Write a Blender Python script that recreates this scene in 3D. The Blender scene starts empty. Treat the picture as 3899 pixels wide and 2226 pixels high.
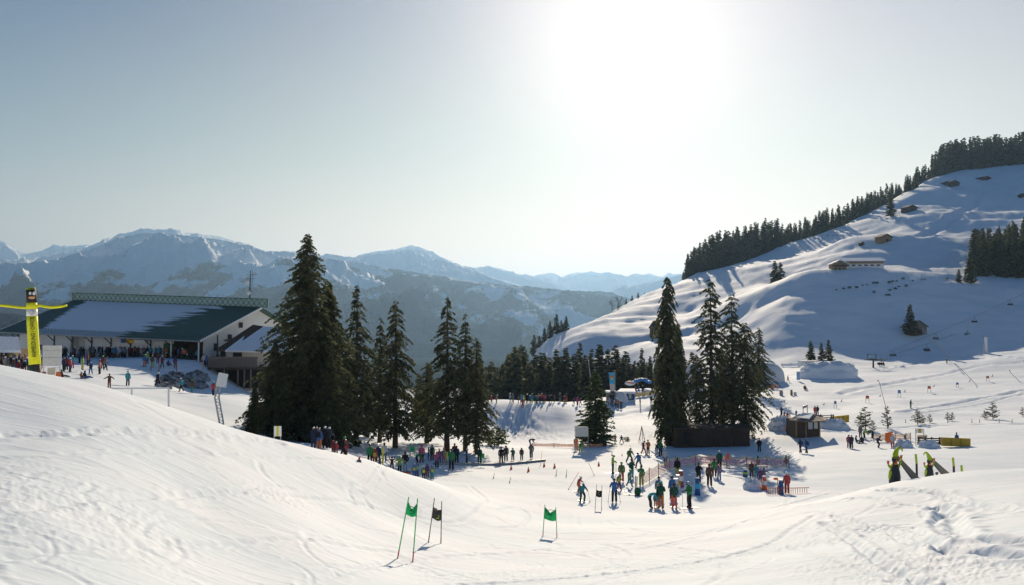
import bpy, bmesh, math, random
import numpy as np
from mathutils import Vector, Matrix
R = math.radians
scene = bpy.context.scene
COL = scene.collection
random.seed(7)
# ------------------------------------------------------------------ camera, sky, sun, exposure
F = 2208.0; CU = 1275.0; CV = 728.0; HOR = 840.0
PITCH = math.atan((HOR - CV) / F)
cam_d = bpy.data.cameras.new('camera'); cam = bpy.data.objects.new('camera', cam_d); COL.objects.link(cam)
cam_d.sensor_width = 36.0; cam_d.lens = 36.0 * F / 2550.0
cam_d.clip_start = 0.5; cam_d.clip_end = 90000
cam.location = (0, 0, 0); cam.rotation_euler = (R(90) + PITCH, 0, 0)
scene.camera = cam
scene.render.resolution_x = 1024; scene.render.resolution_y = 585
SUN_EL = R(20.8); SUN_AZ = R(7.4)
SD = Vector((math.sin(SUN_AZ) * math.cos(SUN_EL), math.cos(SUN_AZ) * math.cos(SUN_EL), math.sin(SUN_EL)))
sl = bpy.data.lights.new('sun', 'SUN'); sl.energy = 5.0; sl.angle = R(0.5); sl.color = (1.0, 0.84, 0.63)
so = bpy.data.objects.new('sun', sl); COL.objects.link(so); so.rotation_euler = SD.to_track_quat('Z', 'Y').to_euler()
world = bpy.data.worlds.new('World'); scene.world = world; world.use_nodes = True
wn = world.node_tree.nodes; wl = world.node_tree.links; wn.clear()
wo = wn.new('ShaderNodeOutputWorld')
sky = wn.new('ShaderNodeTexSky'); sky.sky_type = 'NISHITA'; sky.sun_disc = False
sky.sun_elevation = SUN_EL; sky.sun_rotation = SUN_AZ; sky.altitude = 1300; sky.air_density = 1.0; sky.dust_density = 0.3; sky.ozone_density = 2.5
bg = wn.new('ShaderNodeBackground'); bg.inputs[1].default_value = 0.05
hsv = wn.new('ShaderNodeMix'); hsv.data_type = 'RGBA'; hsv.blend_type = 'MULTIPLY'; hsv.inputs[0].default_value = 1.0; hsv.inputs[7].default_value = (0.56, 0.84, 0.93, 1)
wl.new(sky.outputs[0], hsv.inputs[6])
TINT_FRONT = (0.53, 0.52, 0.46, 1); TINT_BACK = (0.34, 0.92, 1.20, 1); wl.new(hsv.outputs[2], bg.inputs[0])
# aureole of the low sun in the air outside the haze
tcw = wn.new('ShaderNodeTexCoord'); dotn = wn.new('ShaderNodeVectorMath'); dotn.operation = 'DOT_PRODUCT'
dotn.inputs[1].default_value = SD; wl.new(tcw.outputs['Generated'], dotn.inputs[0])
tmr = wn.new('ShaderNodeMapRange'); tmr.inputs['From Min'].default_value = 0.50; tmr.inputs['From Max'].default_value = 0.93; wl.new(dotn.outputs['Value'], tmr.inputs['Value'])
tmx = wn.new('ShaderNodeMix'); tmx.data_type = 'RGBA'; tmx.inputs[6].default_value = TINT_BACK; tmx.inputs[7].default_value = TINT_FRONT; wl.new(tmr.outputs[0], tmx.inputs[0]); wl.new(tmx.outputs[2], hsv.inputs[7])
def wpow(p, s):
    m = wn.new('ShaderNodeMath'); m.operation = 'MAXIMUM'; m.inputs[1].default_value = 0.0; wl.new(dotn.outputs['Value'], m.inputs[0])
    a = wn.new('ShaderNodeMath'); a.operation = 'POWER'; a.inputs[1].default_value = p; wl.new(m.outputs[0], a.inputs[0])
    b = wn.new('ShaderNodeMath'); b.operation = 'MULTIPLY'; b.inputs[1].default_value = s; wl.new(a.outputs[0], b.inputs[0]); return b
GLOW = [(90, 1.0, (0.44, 0.37, 0.31)), (14, 1.0, (0.19, 0.13, 0.03)), (5, 1.0, (0.0, 0.01, 0.09))]
last = bg.outputs[0]
for p, s, c in GLOW:
    b2 = wn.new('ShaderNodeBackground'); b2.inputs[0].default_value = (*c, 1); wl.new(wpow(p, s).outputs[0], b2.inputs[1])
    ad = wn.new('ShaderNodeAddShader'); wl.new(last, ad.inputs[0]); wl.new(b2.outputs[0], ad.inputs[1]); last = ad.outputs[0]
# broad bright veil of thin cirrus to the right of the sun
d2 = wn.new('ShaderNodeVectorMath'); d2.operation = 'DOT_PRODUCT'; d2.inputs[1].default_value = (math.sin(.5) * math.cos(.2), math.cos(.5) * math.cos(.2), math.sin(.2)); wl.new(tcw.outputs['Generated'], d2.inputs[0])
m2_ = wn.new('ShaderNodeMath'); m2_.operation = 'MAXIMUM'; m2_.inputs[1].default_value = 0.0; wl.new(d2.outputs['Value'], m2_.inputs[0])
p2_ = wn.new('ShaderNodeMath'); p2_.operation = 'POWER'; p2_.inputs[1].default_value = 6.0; wl.new(m2_.outputs[0], p2_.inputs[0])
q2_ = wn.new('ShaderNodeMath'); q2_.operation = 'MULTIPLY'; q2_.inputs[1].default_value = 0.25; wl.new(p2_.outputs[0], q2_.inputs[0])
b4 = wn.new('ShaderNodeBackground'); b4.inputs[0].default_value = (1, 0.82, 0.74, 1); wl.new(q2_.outputs[0], b4.inputs[1])
ad = wn.new('ShaderNodeAddShader'); wl.new(last, ad.inputs[0]); wl.new(b4.outputs[0], ad.inputs[1]); last = ad.outputs[0]
# pale warm band low over the horizon
spw = wn.new('ShaderNodeSeparateXYZ'); wl.new(tcw.outputs['Generated'], spw.inputs[0])
mrw = wn.new('ShaderNodeMapRange'); mrw.interpolation_type = 'SMOOTHERSTEP'; mrw.inputs['From Min'].default_value = 0.46; mrw.inputs['From Max'].default_value = 0.0; mrw.inputs['To Max'].default_value = 1.0
wl.new(spw.outputs['Z'], mrw.inputs['Value'])
mlt = wn.new('ShaderNodeMath'); mlt.operation = 'MULTIPLY'; wl.new(mrw.outputs[0], mlt.inputs[0]); wl.new(wpow(1.4, 0.38).outputs[0], mlt.inputs[1])
b3 = wn.new('ShaderNodeBackground'); b3.inputs[0].default_value = (1.0, 0.86, 0.22, 1); wl.new(mlt.outputs[0], b3.inputs[1])
ad = wn.new('ShaderNodeAddShader'); wl.new(last, ad.inputs[0]); wl.new(b3.outputs[0], ad.inputs[1]); last = ad.outputs[0]
# cream glow hugging the horizon below the sun
mr5 = wn.new('ShaderNodeMapRange'); mr5.interpolation_type = 'SMOOTHERSTEP'; mr5.inputs['From Min'].default_value = 0.24; mr5.inputs['From Max'].default_value = -0.02; wl.new(spw.outputs['Z'], mr5.inputs['Value'])
ml5 = wn.new('ShaderNodeMath'); ml5.operation = 'MULTIPLY'; wl.new(mr5.outputs[0], ml5.inputs[0]); wl.new(wpow(3.0, 0.66).outputs[0], ml5.inputs[1])
b5 = wn.new('ShaderNodeBackground'); b5.inputs[0].default_value = (1.0, 0.26, 0.0, 1); wl.new(ml5.outputs[0], b5.inputs[1])
ad = wn.new('ShaderNodeAddShader'); wl.new(last, ad.inputs[0]); wl.new(b5.outputs[0], ad.inputs[1]); last = ad.outputs[0]
wl.new(last, wo.inputs[0])
vs = scene.view_settings; vs.view_transform = 'Standard'; vs.look = 'None'; vs.gamma = 1; vs.exposure = 0.38
try:
    scene.cycles.volume_bounces = 0; scene.cycles.max_bounces = 6; scene.cycles.transparent_max_bounces = 16
except Exception: pass
# ------------------------------------------------------------------ helpers
def px2dir(u, v):
    x = (u - CU) / F; y = -(v - CV) / F
    c, s = math.cos(PITCH), math.sin(PITCH)
    return np.array([x, c - y * s, s + y * c])
def at(u, v, d):                       # pixel (2550 wide) + forward distance -> point
    k = px2dir(u, v); return k * (d / k[1])
def hsh(ix, iy, s):
    n = (ix * 374761393 + iy * 668265263 + s * 974634777) & 0xffffffff
    n = ((n ^ (n >> 13)) * 1274126177) & 0xffffffff
    return ((n ^ (n >> 16)) & 0xffff) / 65535.0
def perlin(x, y, s=0):
    x = np.asarray(x, float); y = np.asarray(y, float)
    ix = np.floor(x).astype(np.int64); iy = np.floor(y).astype(np.int64); fx = x - ix; fy = y - iy
    def g(a, b):
        h = hsh(ix + a, iy + b, s) * 2 * math.pi
        return np.cos(h) * (fx - a) + np.sin(h) * (fy - b)
    u = fx * fx * fx * (fx * (fx * 6 - 15) + 10); v = fy * fy * fy * (fy * (fy * 6 - 15) + 10)
    a = g(0, 0) * (1 - u) + g(1, 0) * u; b = g(0, 1) * (1 - u) + g(1, 1) * u
    return (a * (1 - v) + b * v) * 1.5
def fbm(x, y, o=4, s=0, g=0.5):
    r = 0; a = 1.0
    for i in range(o): r = r + a * perlin(x * 2 ** i, y * 2 ** i, s + i * 17); a *= g
    return r
def ridged(x, y, o=5, s=0, g=0.5):
    r = 0; a = 1.0; w = 1.0
    for i in range(o):
        n = 1 - np.abs(perlin(x * 2 ** i, y * 2 ** i, s + i * 31)); n = n * n * w; r = r + a * n; w = np.clip(n * 1.6, 0, 1); a *= g
    return r
def sst(x, a, b):
    t = np.clip((x - a) / (b - a), 0, 1); return t * t * (3 - 2 * t)

# ------------------------------------------------------------------ terrain height
CP = [  # u, v, forward distance
 # bottom edge and near ground
 (-300,1456,10),(0,1456,12),(250,1456,13.5),(500,1456,16),(750,1456,19),(1000,1456,22),(1275,1456,24),(1600,1456,23),(1900,1456,21),(2200,1456,19),(2550,1456,17),(2900,1456,15),
 (-400,1200,17),(0,1220,17),(0,1080,24),(250,1250,19),(250,1120,25),(500,1280,23),(500,1150,29),(750,1330,25),(750,1210,33),(1000,1395,27.5),
 # left crest
 (-500,850,36),(-250,880,37),(0,921,38),(250,968,39),(500,1040,41),(750,1108,45),(900,1143,48),(1050,1190,52),(1150,1225,54),
 (1000,1290,38),(1050,1340,33),(1350,1390,32),(1350,1340,42),(1350,1290,54),(1200,1280,48),(1500,1330,43),
 (1700,1400,29),(1700,1330,43),(1850,1292,49),(1600,1290,55),
 # right crest
 (2000,1258,49),(2100,1232,49),(2230,1202,50),(2400,1180,50),(2550,1170,49),(2800,1160,47),(3050,1160,45),
 (2000,1400,24),(2000,1330,33),(2300,1380,23),(2300,1300,32),(2300,1240,40),(2550,1350,22),(2550,1260,31),(2550,1200,40),(2850,1300,25),
 # bowl
 (1450,1250,66),(1700,1268,63),(1620,1240,70),(1250,1235,66),(1500,1200,80),(1750,1210,78),(1900,1240,70),(2000,1200,80),
 (1120,1168,86),(1250,1153,98),(1350,1150,98),(1500,1150,98),(1700,1150,102),(1900,1130,113),(2010,1128,114),(2150,1120,112),(2300,1140,96),(2550,1120,104),(2800,1115,100),
 (940,1155,79),(1050,1195,75),(850,1133,74),(790,1121,71),
 (1130,1225,62),(1060,1215,62),(1000,1195,62),
 (1000,1120,98),(1150,1120,104),(1250,1110,116),(1400,1112,118),(1550,1105,122),(1700,1108,122),(1880,1100,122),
 (2050,1085,128),(2200,1070,140),(2400,1065,138),(2550,1060,135),(2800,1055,130),
 (2010,1122,112),(2400,1113,112),
 # bank behind the bowl
 (1300,1085,150),(1390,1084,151),(1230,1080,149),(1300,1050,158),(1350,1052,158),(1395,1048,160),(1240,1045,157),(1300,1013,164),(1390,1011,167),(1230,1009,163),(1300,1004,182),(1220,1001,180),(1390,1003,184),
 (1550,1060,145),(1600,1070,138),(1520,1015,180),(1600,1010,184),(1560,985,200),(1600,965,215),(1500,990,196),(1450,1000,188),
 (1200,1000,172),(1120,1040,150),(1000,1085,128),
 (1720,1000,205),(1700,1050,160),(1900,1000,190),(1940,975,216),(1930,1040,158),
 (2030,1037,160),(2110,1037,160),
 # right pistes
 (2200,1020,172),(2270,1017,176),(2500,1010,175),(2800,1000,170),(2160,1004,190),(2080,1016,184),(2240,990,200),(2500,965,220),(2385,965,222),(2460,950,240),(2314,977,212),
 (2000,950,238),(2150,932,262),(1900,955,232),(2050,915,290),(2170,915,288),(2300,905,300),(2360,900,300),(2500,890,300),(2800,880,290),
 (1930,882,330),(2150,858,338),(2260,852,340),(2400,862,334),(2550,850,330),(2800,840,320),(2280,836,347),(1950,845,341),(2100,830,346),(2400,830,346),(1960,790,362),(2100,785,364),(2280,785,364),(2450,790,360),(2600,790,360),
 # the right hill
 (1650,880,345),(1780,850,370),(1560,858,395),(1620,832,410),(1430,872,400),(1700,790,440),(1850,745,420),(1850,800,385),(2000,740,388),(2150,740,384),(2300,740,383),(2450,735,385),(2550,712,400),(2000,705,402),(2150,700,400),(2300,700,399),(2800,700,400),
 (1950,690,470),(2075,672,436),(2205,668,436),(2300,672,438),(2420,660,455),(1850,690,500),(2100,625,500),(2210,603,505),(2320,600,510),(2450,590,520),(2560,600,500),
 (2300,525,612),(2200,560,600),(2400,510,640),(2550,500,645),(2050,610,590),(1940,640,590),(2375,463,715),(2460,447,740),
 (1330,888,462),(1400,853,480),(1450,828,500),(1520,790,530),(1600,755,560),(1700,706,600),(1850,650,625),(1970,608,640),(2100,556,655),(2225,500,695),(2320,447,755),(2400,428,785),(2480,420,800),(2550,416,800),(2800,390,800),(3000,380,800),
 # terrace and lodge
 (20,928,105),(80,935,100),(160,927,110),(225,932,110),(272,966,96),(318,961,104),(360,913,128),(250,903,136),(100,893,148),(-100,888,150),(450,898,138),(500,904,138),(430,925,128),
 (452,977,112),(480,980,112),(531,986,110),(470,970,124),(560,968,130),(620,985,125),(640,1030,100),(560,1040,92),(450,1000,98),(560,1064,80),(640,1085,80),(700,1100,80),(760,1102,84),(880,1114,94),
]
def behind(u, d, z): k = px2dir(u, HOR); X = k[0] * d / k[1]; return (X, d, z)
XP = [ # X, Y, Z  (hidden ground)
 (0,2.2,-1.9),(-3,1,-1.8),(3,1,-1.9),(0,-6,-0.6),(-12,-4,1.2),(12,-4,0.4),(0,6,-2.5),(-5,6,-2.1),(5,6,-2.6),(0,12,-3.9),(-30,-60,12),(30,-60,12),(0,-200,45),(-200,-100,45),(200,-100,45),(-600,-300,120),(600,-300,150),(0,-900,190),
 behind(0,50,-5.2), behind(-300,55,-5), behind(0,70,-6.2), behind(250,55,-6.6), behind(250,75,-6.8), behind(500,55,-8.4), behind(500,70,-9.2), behind(750,57,-10.4), behind(900,60,-12.0),
 behind(2230,58,-10.6), behind(2400,58,-10.2), behind(2230,72,-12.4), behind(2550,60,-10.2), behind(2400,75,-12.5), behind(2550,80,-12.6), behind(2800,70,-12),
 behind(0,200,-3), behind(300,190,-4), behind(0,260,-8), behind(300,260,-12), behind(600,170,-12), behind(600,230,-22), behind(800,150,-16), behind(800,230,-26),
 behind(1000,180,-20), behind(1000,240,-30), behind(1200,230,-26), behind(1300,235,-25), behind(1400,240,-24), behind(1500,245,-22), behind(1250,300,-34), behind(1450,300,-26), behind(1620,260,-17), behind(1750,260,-15), behind(1550,330,-22),
 behind(0,500,-50), behind(500,500,-60), behind(1000,500,-62), behind(1250,480,-60), behind(-600,300,0), behind(-600,600,-40),
 behind(1330,560,-45), behind(1450,640,-35), behind(1600,720,-20), behind(1700,760,5), behind(1850,790,22), behind(2000,800,35), behind(2200,850,72), behind(2400,940,95), behind(2600,950,100), behind(3000,970,110),
 behind(0,900,-82), behind(900,900,-82), behind(1300,900,-80), behind(1700,1100,-60), behind(2200,1250,-10), behind(2800,1300,0),
 (400,250,10),(500,100,40),(800,300,120),(-300,100,10),(-500,200,0)]
P = [at(*c) for c in CP] + [np.array(x, float) for x in XP]
P = np.array(P)
def lp(x, y):
    r = np.sqrt(x * x + y * y + 9.0); return np.arctan2(x, y) * 2.6, np.log(r), r
_a, _b, _r = lp(P[:, 0], P[:, 1]); _v = P[:, 2] / _r
_n = len(P)
def _phi(d2): return 0.5 * d2 * np.log(d2 + 1e-12)
_K = _phi((_a[:, None] - _a[None]) ** 2 + (_b[:, None] - _b[None]) ** 2) + np.eye(_n) * 2e-4
_A = np.zeros((_n + 3, _n + 3)); _A[:_n, :_n] = _K; _A[:_n, _n] = 1; _A[:_n, _n + 1] = _a; _A[:_n, _n + 2] = _b; _A[_n:, :_n] = _A[:_n, _n:].T
_W = np.linalg.solve(_A, np.concatenate([_v, np.zeros(3)]))
VAL = -85.0
def base_h(x, y):
    a, b, r = lp(x, y); shp = a.shape; a = a.ravel(); b = b.ravel(); out = np.empty(a.size)
    for i in range(0, a.size, 40000):
        s = slice(i, i + 40000)
        out[s] = _phi((a[s, None] - _a) ** 2 + (b[s, None] - _b) ** 2) @ _W[:_n] + _W[_n] + _W[_n + 1] * a[s] + _W[_n + 2] * b[s]
    z = out.reshape(shp) * r
    th = np.abs(np.arctan2(x, y))
    t = sst(np.log(r), math.log(950), math.log(1500))
    zf = VAL + 6 * fbm(x / 900, y / 900, 3, 5)
    return np.where(t > 0, z * (1 - t) + zf * t, z), r
def height(x, y):
    x = np.asarray(x, float); y = np.asarray(y, float)
    z, r = base_h(x, y)
    near = sst(r, 6, 20)
    z = z + near * (0.035 * fbm(x / 5.0, y / 5.0, 3, 11) + 0.11 * fbm(x / 16, y / 13, 2, 3))
    mid = sst(r, 110, 200)
    z = z + mid * (0.35 * fbm(x / 28, y / 20, 3, 21))
    hill = sst(r, 300, 430) * (1 - sst(r, 1000, 1400)) * sst(np.arctan2(x, y), -0.02, 0.10)
    z = z + hill * (3.4 * fbm(x / 105 + .3, y / 62, 3, 41) + 0.6 * ridged(x / 24, y / 15, 4, 51) + 0.16 * fbm(x / 5.0, y / 3.2, 3, 61))
    return z
def gz(x, y): return float(height(np.array([x]), np.array([y]))[0])
def hit(u, v, dmin=8, dmax=1400):
    k = px2dir(u, v); k = k / k[1]
    d = np.exp(np.linspace(math.log(dmin), math.log(dmax), 700))
    g = height(k[0] * d, d) - k[2] * d
    i = np.argmax(g > 0)
    if g[i] <= 0: i = int(np.argmax(g)); return np.array([k[0] * d[i], d[i], k[2] * d[i] + g[i]])
    if i > 0:
        t = g[i - 1] / (g[i - 1] - g[i]); dd = d[i - 1] + (d[i] - d[i - 1]) * t
    else: dd = d[0]
    return np.array([k[0] * dd, dd, gz(k[0] * dd, dd)])
def foot(u, d):                        # a point on the ground straight ahead of column u at distance d
    x = (u - CU) / F / math.cos(PITCH) * d   # column direction, near enough for the level of the horizon
    return np.array([x, d, gz(x, d)])
def h_px(px, d): return px * d / F
# ------------------------------------------------------------------ materials
MATS = {}
def mat(name, color, rough=0.7, bump=0.0, bscale=20.0, var=0.0, vscale=6.0, metal=0.0, coord='Object', spec=0.3, color2=None):
    if name in MATS: return MATS[name]
    m = bpy.data.materials.new(name); m.use_nodes = True; n = m.node_tree.nodes; l = m.node_tree.links
    b = n['Principled BSDF']; b.inputs['Roughness'].default_value = rough; b.inputs['Metallic'].default_value = metal
    b.inputs['Specular IOR Level'].default_value = spec
    tc = n.new('ShaderNodeTexCoord')
    nz = n.new('ShaderNodeTexNoise'); nz.inputs['Scale'].default_value = vscale; nz.inputs['Detail'].default_value = 5
    l.new(tc.outputs[coord], nz.inputs['Vector'])
    mx = n.new('ShaderNodeMix'); mx.data_type = 'RGBA'
    v = var if var > 0 else 0.06
    c2 = color2 if color2 else tuple(min(1, c * (1 + v)) for c in color)
    c1 = color if color2 else tuple(c * (1 - v) for c in color)
    mx.inputs[6].default_value = (*c1, 1); mx.inputs[7].default_value = (*c2, 1)
    rp = n.new('ShaderNodeValToRGB'); rp.color_ramp.elements[0].position = 0.35; rp.color_ramp.elements[1].position = 0.65
    l.new(nz.outputs['Fac'], rp.inputs[0]); l.new(rp.outputs[0], mx.inputs[0]); l.new(mx.outputs[2], b.inputs['Base Color'])
    if bump > 0:
        n2 = n.new('ShaderNodeTexNoise'); n2.inputs['Scale'].default_value = bscale; n2.inputs['Detail'].default_value = 6
        l.new(tc.outputs[coord], n2.inputs['Vector'])
        bp = n.new('ShaderNodeBump'); bp.inputs['Strength'].default_value = bump; bp.inputs['Distance'].default_value = 0.1
        l.new(n2.outputs['Fac'], bp.inputs['Height']); l.new(bp.outputs[0], b.inputs['Normal'])
    MATS[name] = m; return m
def nodes_of(name):
    m = bpy.data.materials.new(name); m.use_nodes = True; MATS[name] = m
    return m, m.node_tree.nodes, m.node_tree.links, m.node_tree.nodes['Principled BSDF']
def snow_material():
    m, n, l, b = nodes_of('snow')
    b.inputs['Base Color'].default_value = (0.86, 0.87, 0.89, 1); b.inputs['Roughness'].default_value = 0.8; b.inputs['Specular IOR Level'].default_value = 0.12
    tc = n.new('ShaderNodeTexCoord')
    def noise(scale, vec, det=5, rough=0.6):
        mp = n.new('ShaderNodeMapping'); mp.inputs['Scale'].default_value = vec; mp.inputs['Rotation'].default_value = (0, 0, R(12))
        l.new(tc.outputs['Object'], mp.inputs['Vector'])
        t = n.new('ShaderNodeTexNoise'); t.inputs['Scale'].default_value = scale; t.inputs['Detail'].default_value = det; t.inputs['Roughness'].default_value = rough
        l.new(mp.outputs[0], t.inputs['Vector']); return t.outputs['Fac']
    def bump(h, dist, st, prev=None):
        p = n.new('ShaderNodeBump'); p.inputs['Strength'].default_value = st; p.inputs['Distance'].default_value = dist
        l.new(h, p.inputs['Height'])
        if prev: l.new(prev, p.inputs['Normal'])
        return p.outputs[0]
    b1 = bump(noise(0.5, (0.25, 1.0, 1.0), 8, 0.65), 0.14, 0.5)
    # chopped patches: lumpy only where a mask says so
    mask = n.new('ShaderNodeValToRGB'); mask.color_ramp.elements[0].position = 0.48; mask.color_ramp.elements[1].position = 0.66
    l.new(noise(0.09, (0.5, 1.0, 1.0), 4), mask.inputs[0])
    mul = n.new('ShaderNodeMath'); mul.operation = 'MULTIPLY'; l.new(noise(3.2, (0.6, 1.0, 1.0), 6, 0.7), mul.inputs[0]); l.new(mask.outputs[0], mul.inputs[1])
    b2 = bump(mul.outputs[0], 0.03, 0.6, b1)
    # criss-cross ski arcs: rings of large distorted waves
    wv = n.new('ShaderNodeTexWave'); wv.wave_type = 'BANDS'; wv.bands_direction = 'Y'; wv.inputs['Scale'].default_value = 0.35; wv.inputs['Distortion'].default_value = 9.0; wv.inputs['Detail'].default_value = 3; wv.inputs['Detail Scale'].default_value = 0.35
    l.new(tc.outputs['Object'], wv.inputs['Vector'])
    rp = n.new('ShaderNodeValToRGB'); rp.color_ramp.elements[0].position = 0.86; rp.color_ramp.elements[1].position = 1.0; l.new(wv.outputs['Fac'], rp.inputs[0])
    b3 = bump(rp.outputs[0], 0.012, 0.5, b2)
    l.new(b3, b.inputs['Normal'])
    # slightly dirty, icy places
    dr = n.new('ShaderNodeValToRGB'); dr.color_ramp.elements[0].position = 0.40; dr.color_ramp.elements[0].color = (0.74, 0.82, 0.88, 1); dr.color_ramp.elements[1].position = 0.60; dr.color_ramp.elements[1].color = (0.83, 0.87, 0.92, 1)
    l.new(noise(0.22, (0.35, 1.0, 1.0), 6), dr.inputs[0])
    # beyond the ski area, dark colour between snowy fields stands in for shaded, hazy snow
    ln = n.new('ShaderNodeVectorMath'); ln.operation = 'LENGTH'; l.new(tc.outputs['Object'], ln.inputs[0])
    mr = n.new('ShaderNodeMapRange'); mr.inputs['From Min'].default_value = 1250; mr.inputs['From Max'].default_value = 1500; l.new(ln.outputs['Value'], mr.inputs['Value'])
    wd = n.new('ShaderNodeValToRGB'); wd.color_ramp.elements[0].position = 0.62; wd.color_ramp.elements[0].color = (0.03, 0.045, 0.05, 1); wd.color_ramp.elements[1].position = 0.64; wd.color_ramp.elements[1].color = (0.80, 0.85, 0.9, 1)
    l.new(noise(0.0013, (1.0, 0.5, 1.0), 6), wd.inputs[0])
    mv = n.new('ShaderNodeMix'); mv.data_type = 'RGBA'; l.new(mr.outputs[0], mv.inputs[0]); l.new(dr.outputs[0], mv.inputs[6]); l.new(wd.outputs[0], mv.inputs[7]); l.new(mv.outputs[2], b.inputs['Base Color'])
    sp_ = n.new('ShaderNodeMapRange'); sp_.inputs['From Min'].default_value = 0; sp_.inputs['From Max'].default_value = 1; sp_.inputs['To Min'].default_value = 0.12; sp_.inputs['To Max'].default_value = 0.0; l.new(mr.outputs[0], sp_.inputs['Value']); l.new(sp_.outputs[0], b.inputs['Specular IOR Level'])
    return m
SNOW = snow_material()
def mountain_material(name, forest_lo, forest_hi, thr, nscale, dark=(0.008, 0.022, 0.032)):
    """snow above, forest patches below: forest where (noise - height term) says so; Object coords in metres"""
    m, n, l, b = nodes_of(name); b.inputs['Roughness'].default_value = 1.0; b.inputs['Specular IOR Level'].default_value = 0.0
    tc = n.new('ShaderNodeTexCoord'); sp = n.new('ShaderNodeSeparateXYZ'); l.new(tc.outputs['Object'], sp.inputs[0])
    def noise(scale, vec=(1, 1, 1), det=8, r=0.62):
        mp = n.new('ShaderNodeMapping'); mp.inputs['Scale'].default_value = vec; l.new(tc.outputs['Object'], mp.inputs['Vector'])
        t = n.new('ShaderNodeTexNoise'); t.inputs['Scale'].default_value = scale; t.inputs['Detail'].default_value = det; t.inputs['Roughness'].default_value = r
        l.new(mp.outputs[0], t.inputs['Vector']); return t.outputs['Fac']
    mr = n.new('ShaderNodeMapRange'); mr.inputs['From Min'].default_value = forest_lo; mr.inputs['From Max'].default_value = forest_hi; mr.inputs['To Min'].default_value = 0.24; mr.inputs['To Max'].default_value = -0.34
    l.new(sp.outputs['Z'], mr.inputs['Value'])
    nz = noise(nscale, (1.0, 0.7, 1.6)); ad = n.new('ShaderNodeMath'); l.new(nz, ad.inputs[0]); l.new(mr.outputs[0], ad.inputs[1])
    rp = n.new('ShaderNodeValToRGB'); rp.color_ramp.elements[0].position = thr; rp.color_ramp.elements[1].position = thr + 0.035
    l.new(ad.outputs[0], rp.inputs[0])
    # rocks and dwarf scrub in the snow
    rk = n.new('ShaderNodeValToRGB'); rk.color_ramp.elements[0].position = 0.60; rk.color_ramp.elements[1].position = 0.72
    l.new(noise(nscale * 9, (1, 1, 1.5), 6, 0.7), rk.inputs[0])
    m0 = n.new('ShaderNodeMix'); m0.data_type = 'RGBA'; m0.inputs[6].default_value = (0.88, 0.90, 0.93, 1); m0.inputs[7].default_value = (0.22, 0.2, 0.19, 1)
    mm = n.new('ShaderNodeMath'); mm.operation = 'MULTIPLY'; mm.inputs[1].default_value = 0.15; l.new(rk.outputs[0], mm.inputs[0]); l.new(mm.outputs[0], m0.inputs[0])
    m1 = n.new('ShaderNodeMix'); m1.data_type = 'RGBA'; l.new(rp.outputs[0], m1.inputs[0]); l.new(m0.outputs[2], m1.inputs[6])
    # forest: mottled
    m2 = n.new('ShaderNodeMix'); m2.data_type = 'RGBA'; m2.inputs[6].default_value = (*dark, 1); m2.inputs[7].default_value = (0.022, 0.042, 0.062, 1)
    l.new(noise(nscale * 22, (1, 1, 1), 4, 0.7), m2.inputs[0]); l.new(m2.outputs[2], m1.inputs[7]); l.new(m1.outputs[2], b.inputs['Base Color'])
    bp = n.new('ShaderNodeBump'); bp.inputs['Strength'].default_value = 0.9; bp.inputs['Distance'].default_value = 60; l.new(noise(nscale * 3, (1, 1, 1), 8, 0.6), bp.inputs['Height']); l.new(bp.outputs[0], b.inputs['Normal'])
    return m
# ------------------------------------------------------------------ object helpers
def tag(o, label=None, cat=None, group=None, kind=None):
    if label: o['label'] = label
    if cat: o['category'] = cat
    if group: o['group'] = group
    if kind: o['kind'] = kind
    return o
def thing(name, label, cat, loc, rz=0.0, group=None, scale=1.0):
    o = bpy.data.objects.new(name, None); COL.objects.link(o); o.empty_display_size = 0.2
    o.location = tuple(loc); o.rotation_euler = (0, 0, rz); o.scale = (scale,) * 3
    return tag(o, label, cat, group)
def link(name, me, parent=None):
    o = bpy.data.objects.new(name, me); COL.objects.link(o)
    if parent is not None: o.parent = parent
    return o
def copy_tree(o, parent=None):
    c = o.copy(); COL.objects.link(c)
    if parent is not None: c.parent = parent
    for ch in list(o.children): copy_tree(ch, c)
    return c
def grid_mesh(name, X, Y, Z, m, smooth=True, wrap=False):
    nr, nc = X.shape
    co = np.empty((nr * nc, 3)); co[:, 0] = X.ravel(); co[:, 1] = Y.ravel(); co[:, 2] = Z.ravel()
    i = np.arange(nr - 1)[:, None]; j = np.arange(nc if wrap else nc - 1)[None]; j2 = (j + 1) % nc
    q = np.stack([i * nc + j, i * nc + j2, (i + 1) * nc + j2, (i + 1) * nc + j], -1).reshape(-1, 4)
    me = bpy.data.meshes.new(name); me.vertices.add(len(co)); me.vertices.foreach_set('co', co.ravel())
    me.loops.add(q.size); me.loops.foreach_set('vertex_index', q.ravel().astype(np.int32))
    me.polygons.add(len(q)); me.polygons.foreach_set('loop_start', np.arange(0, q.size, 4, dtype=np.int32))
    me.update(calc_edges=True); me.polygons.foreach_set('use_smooth', np.full(len(q), smooth)); me.materials.append(m)
    return me
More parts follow.
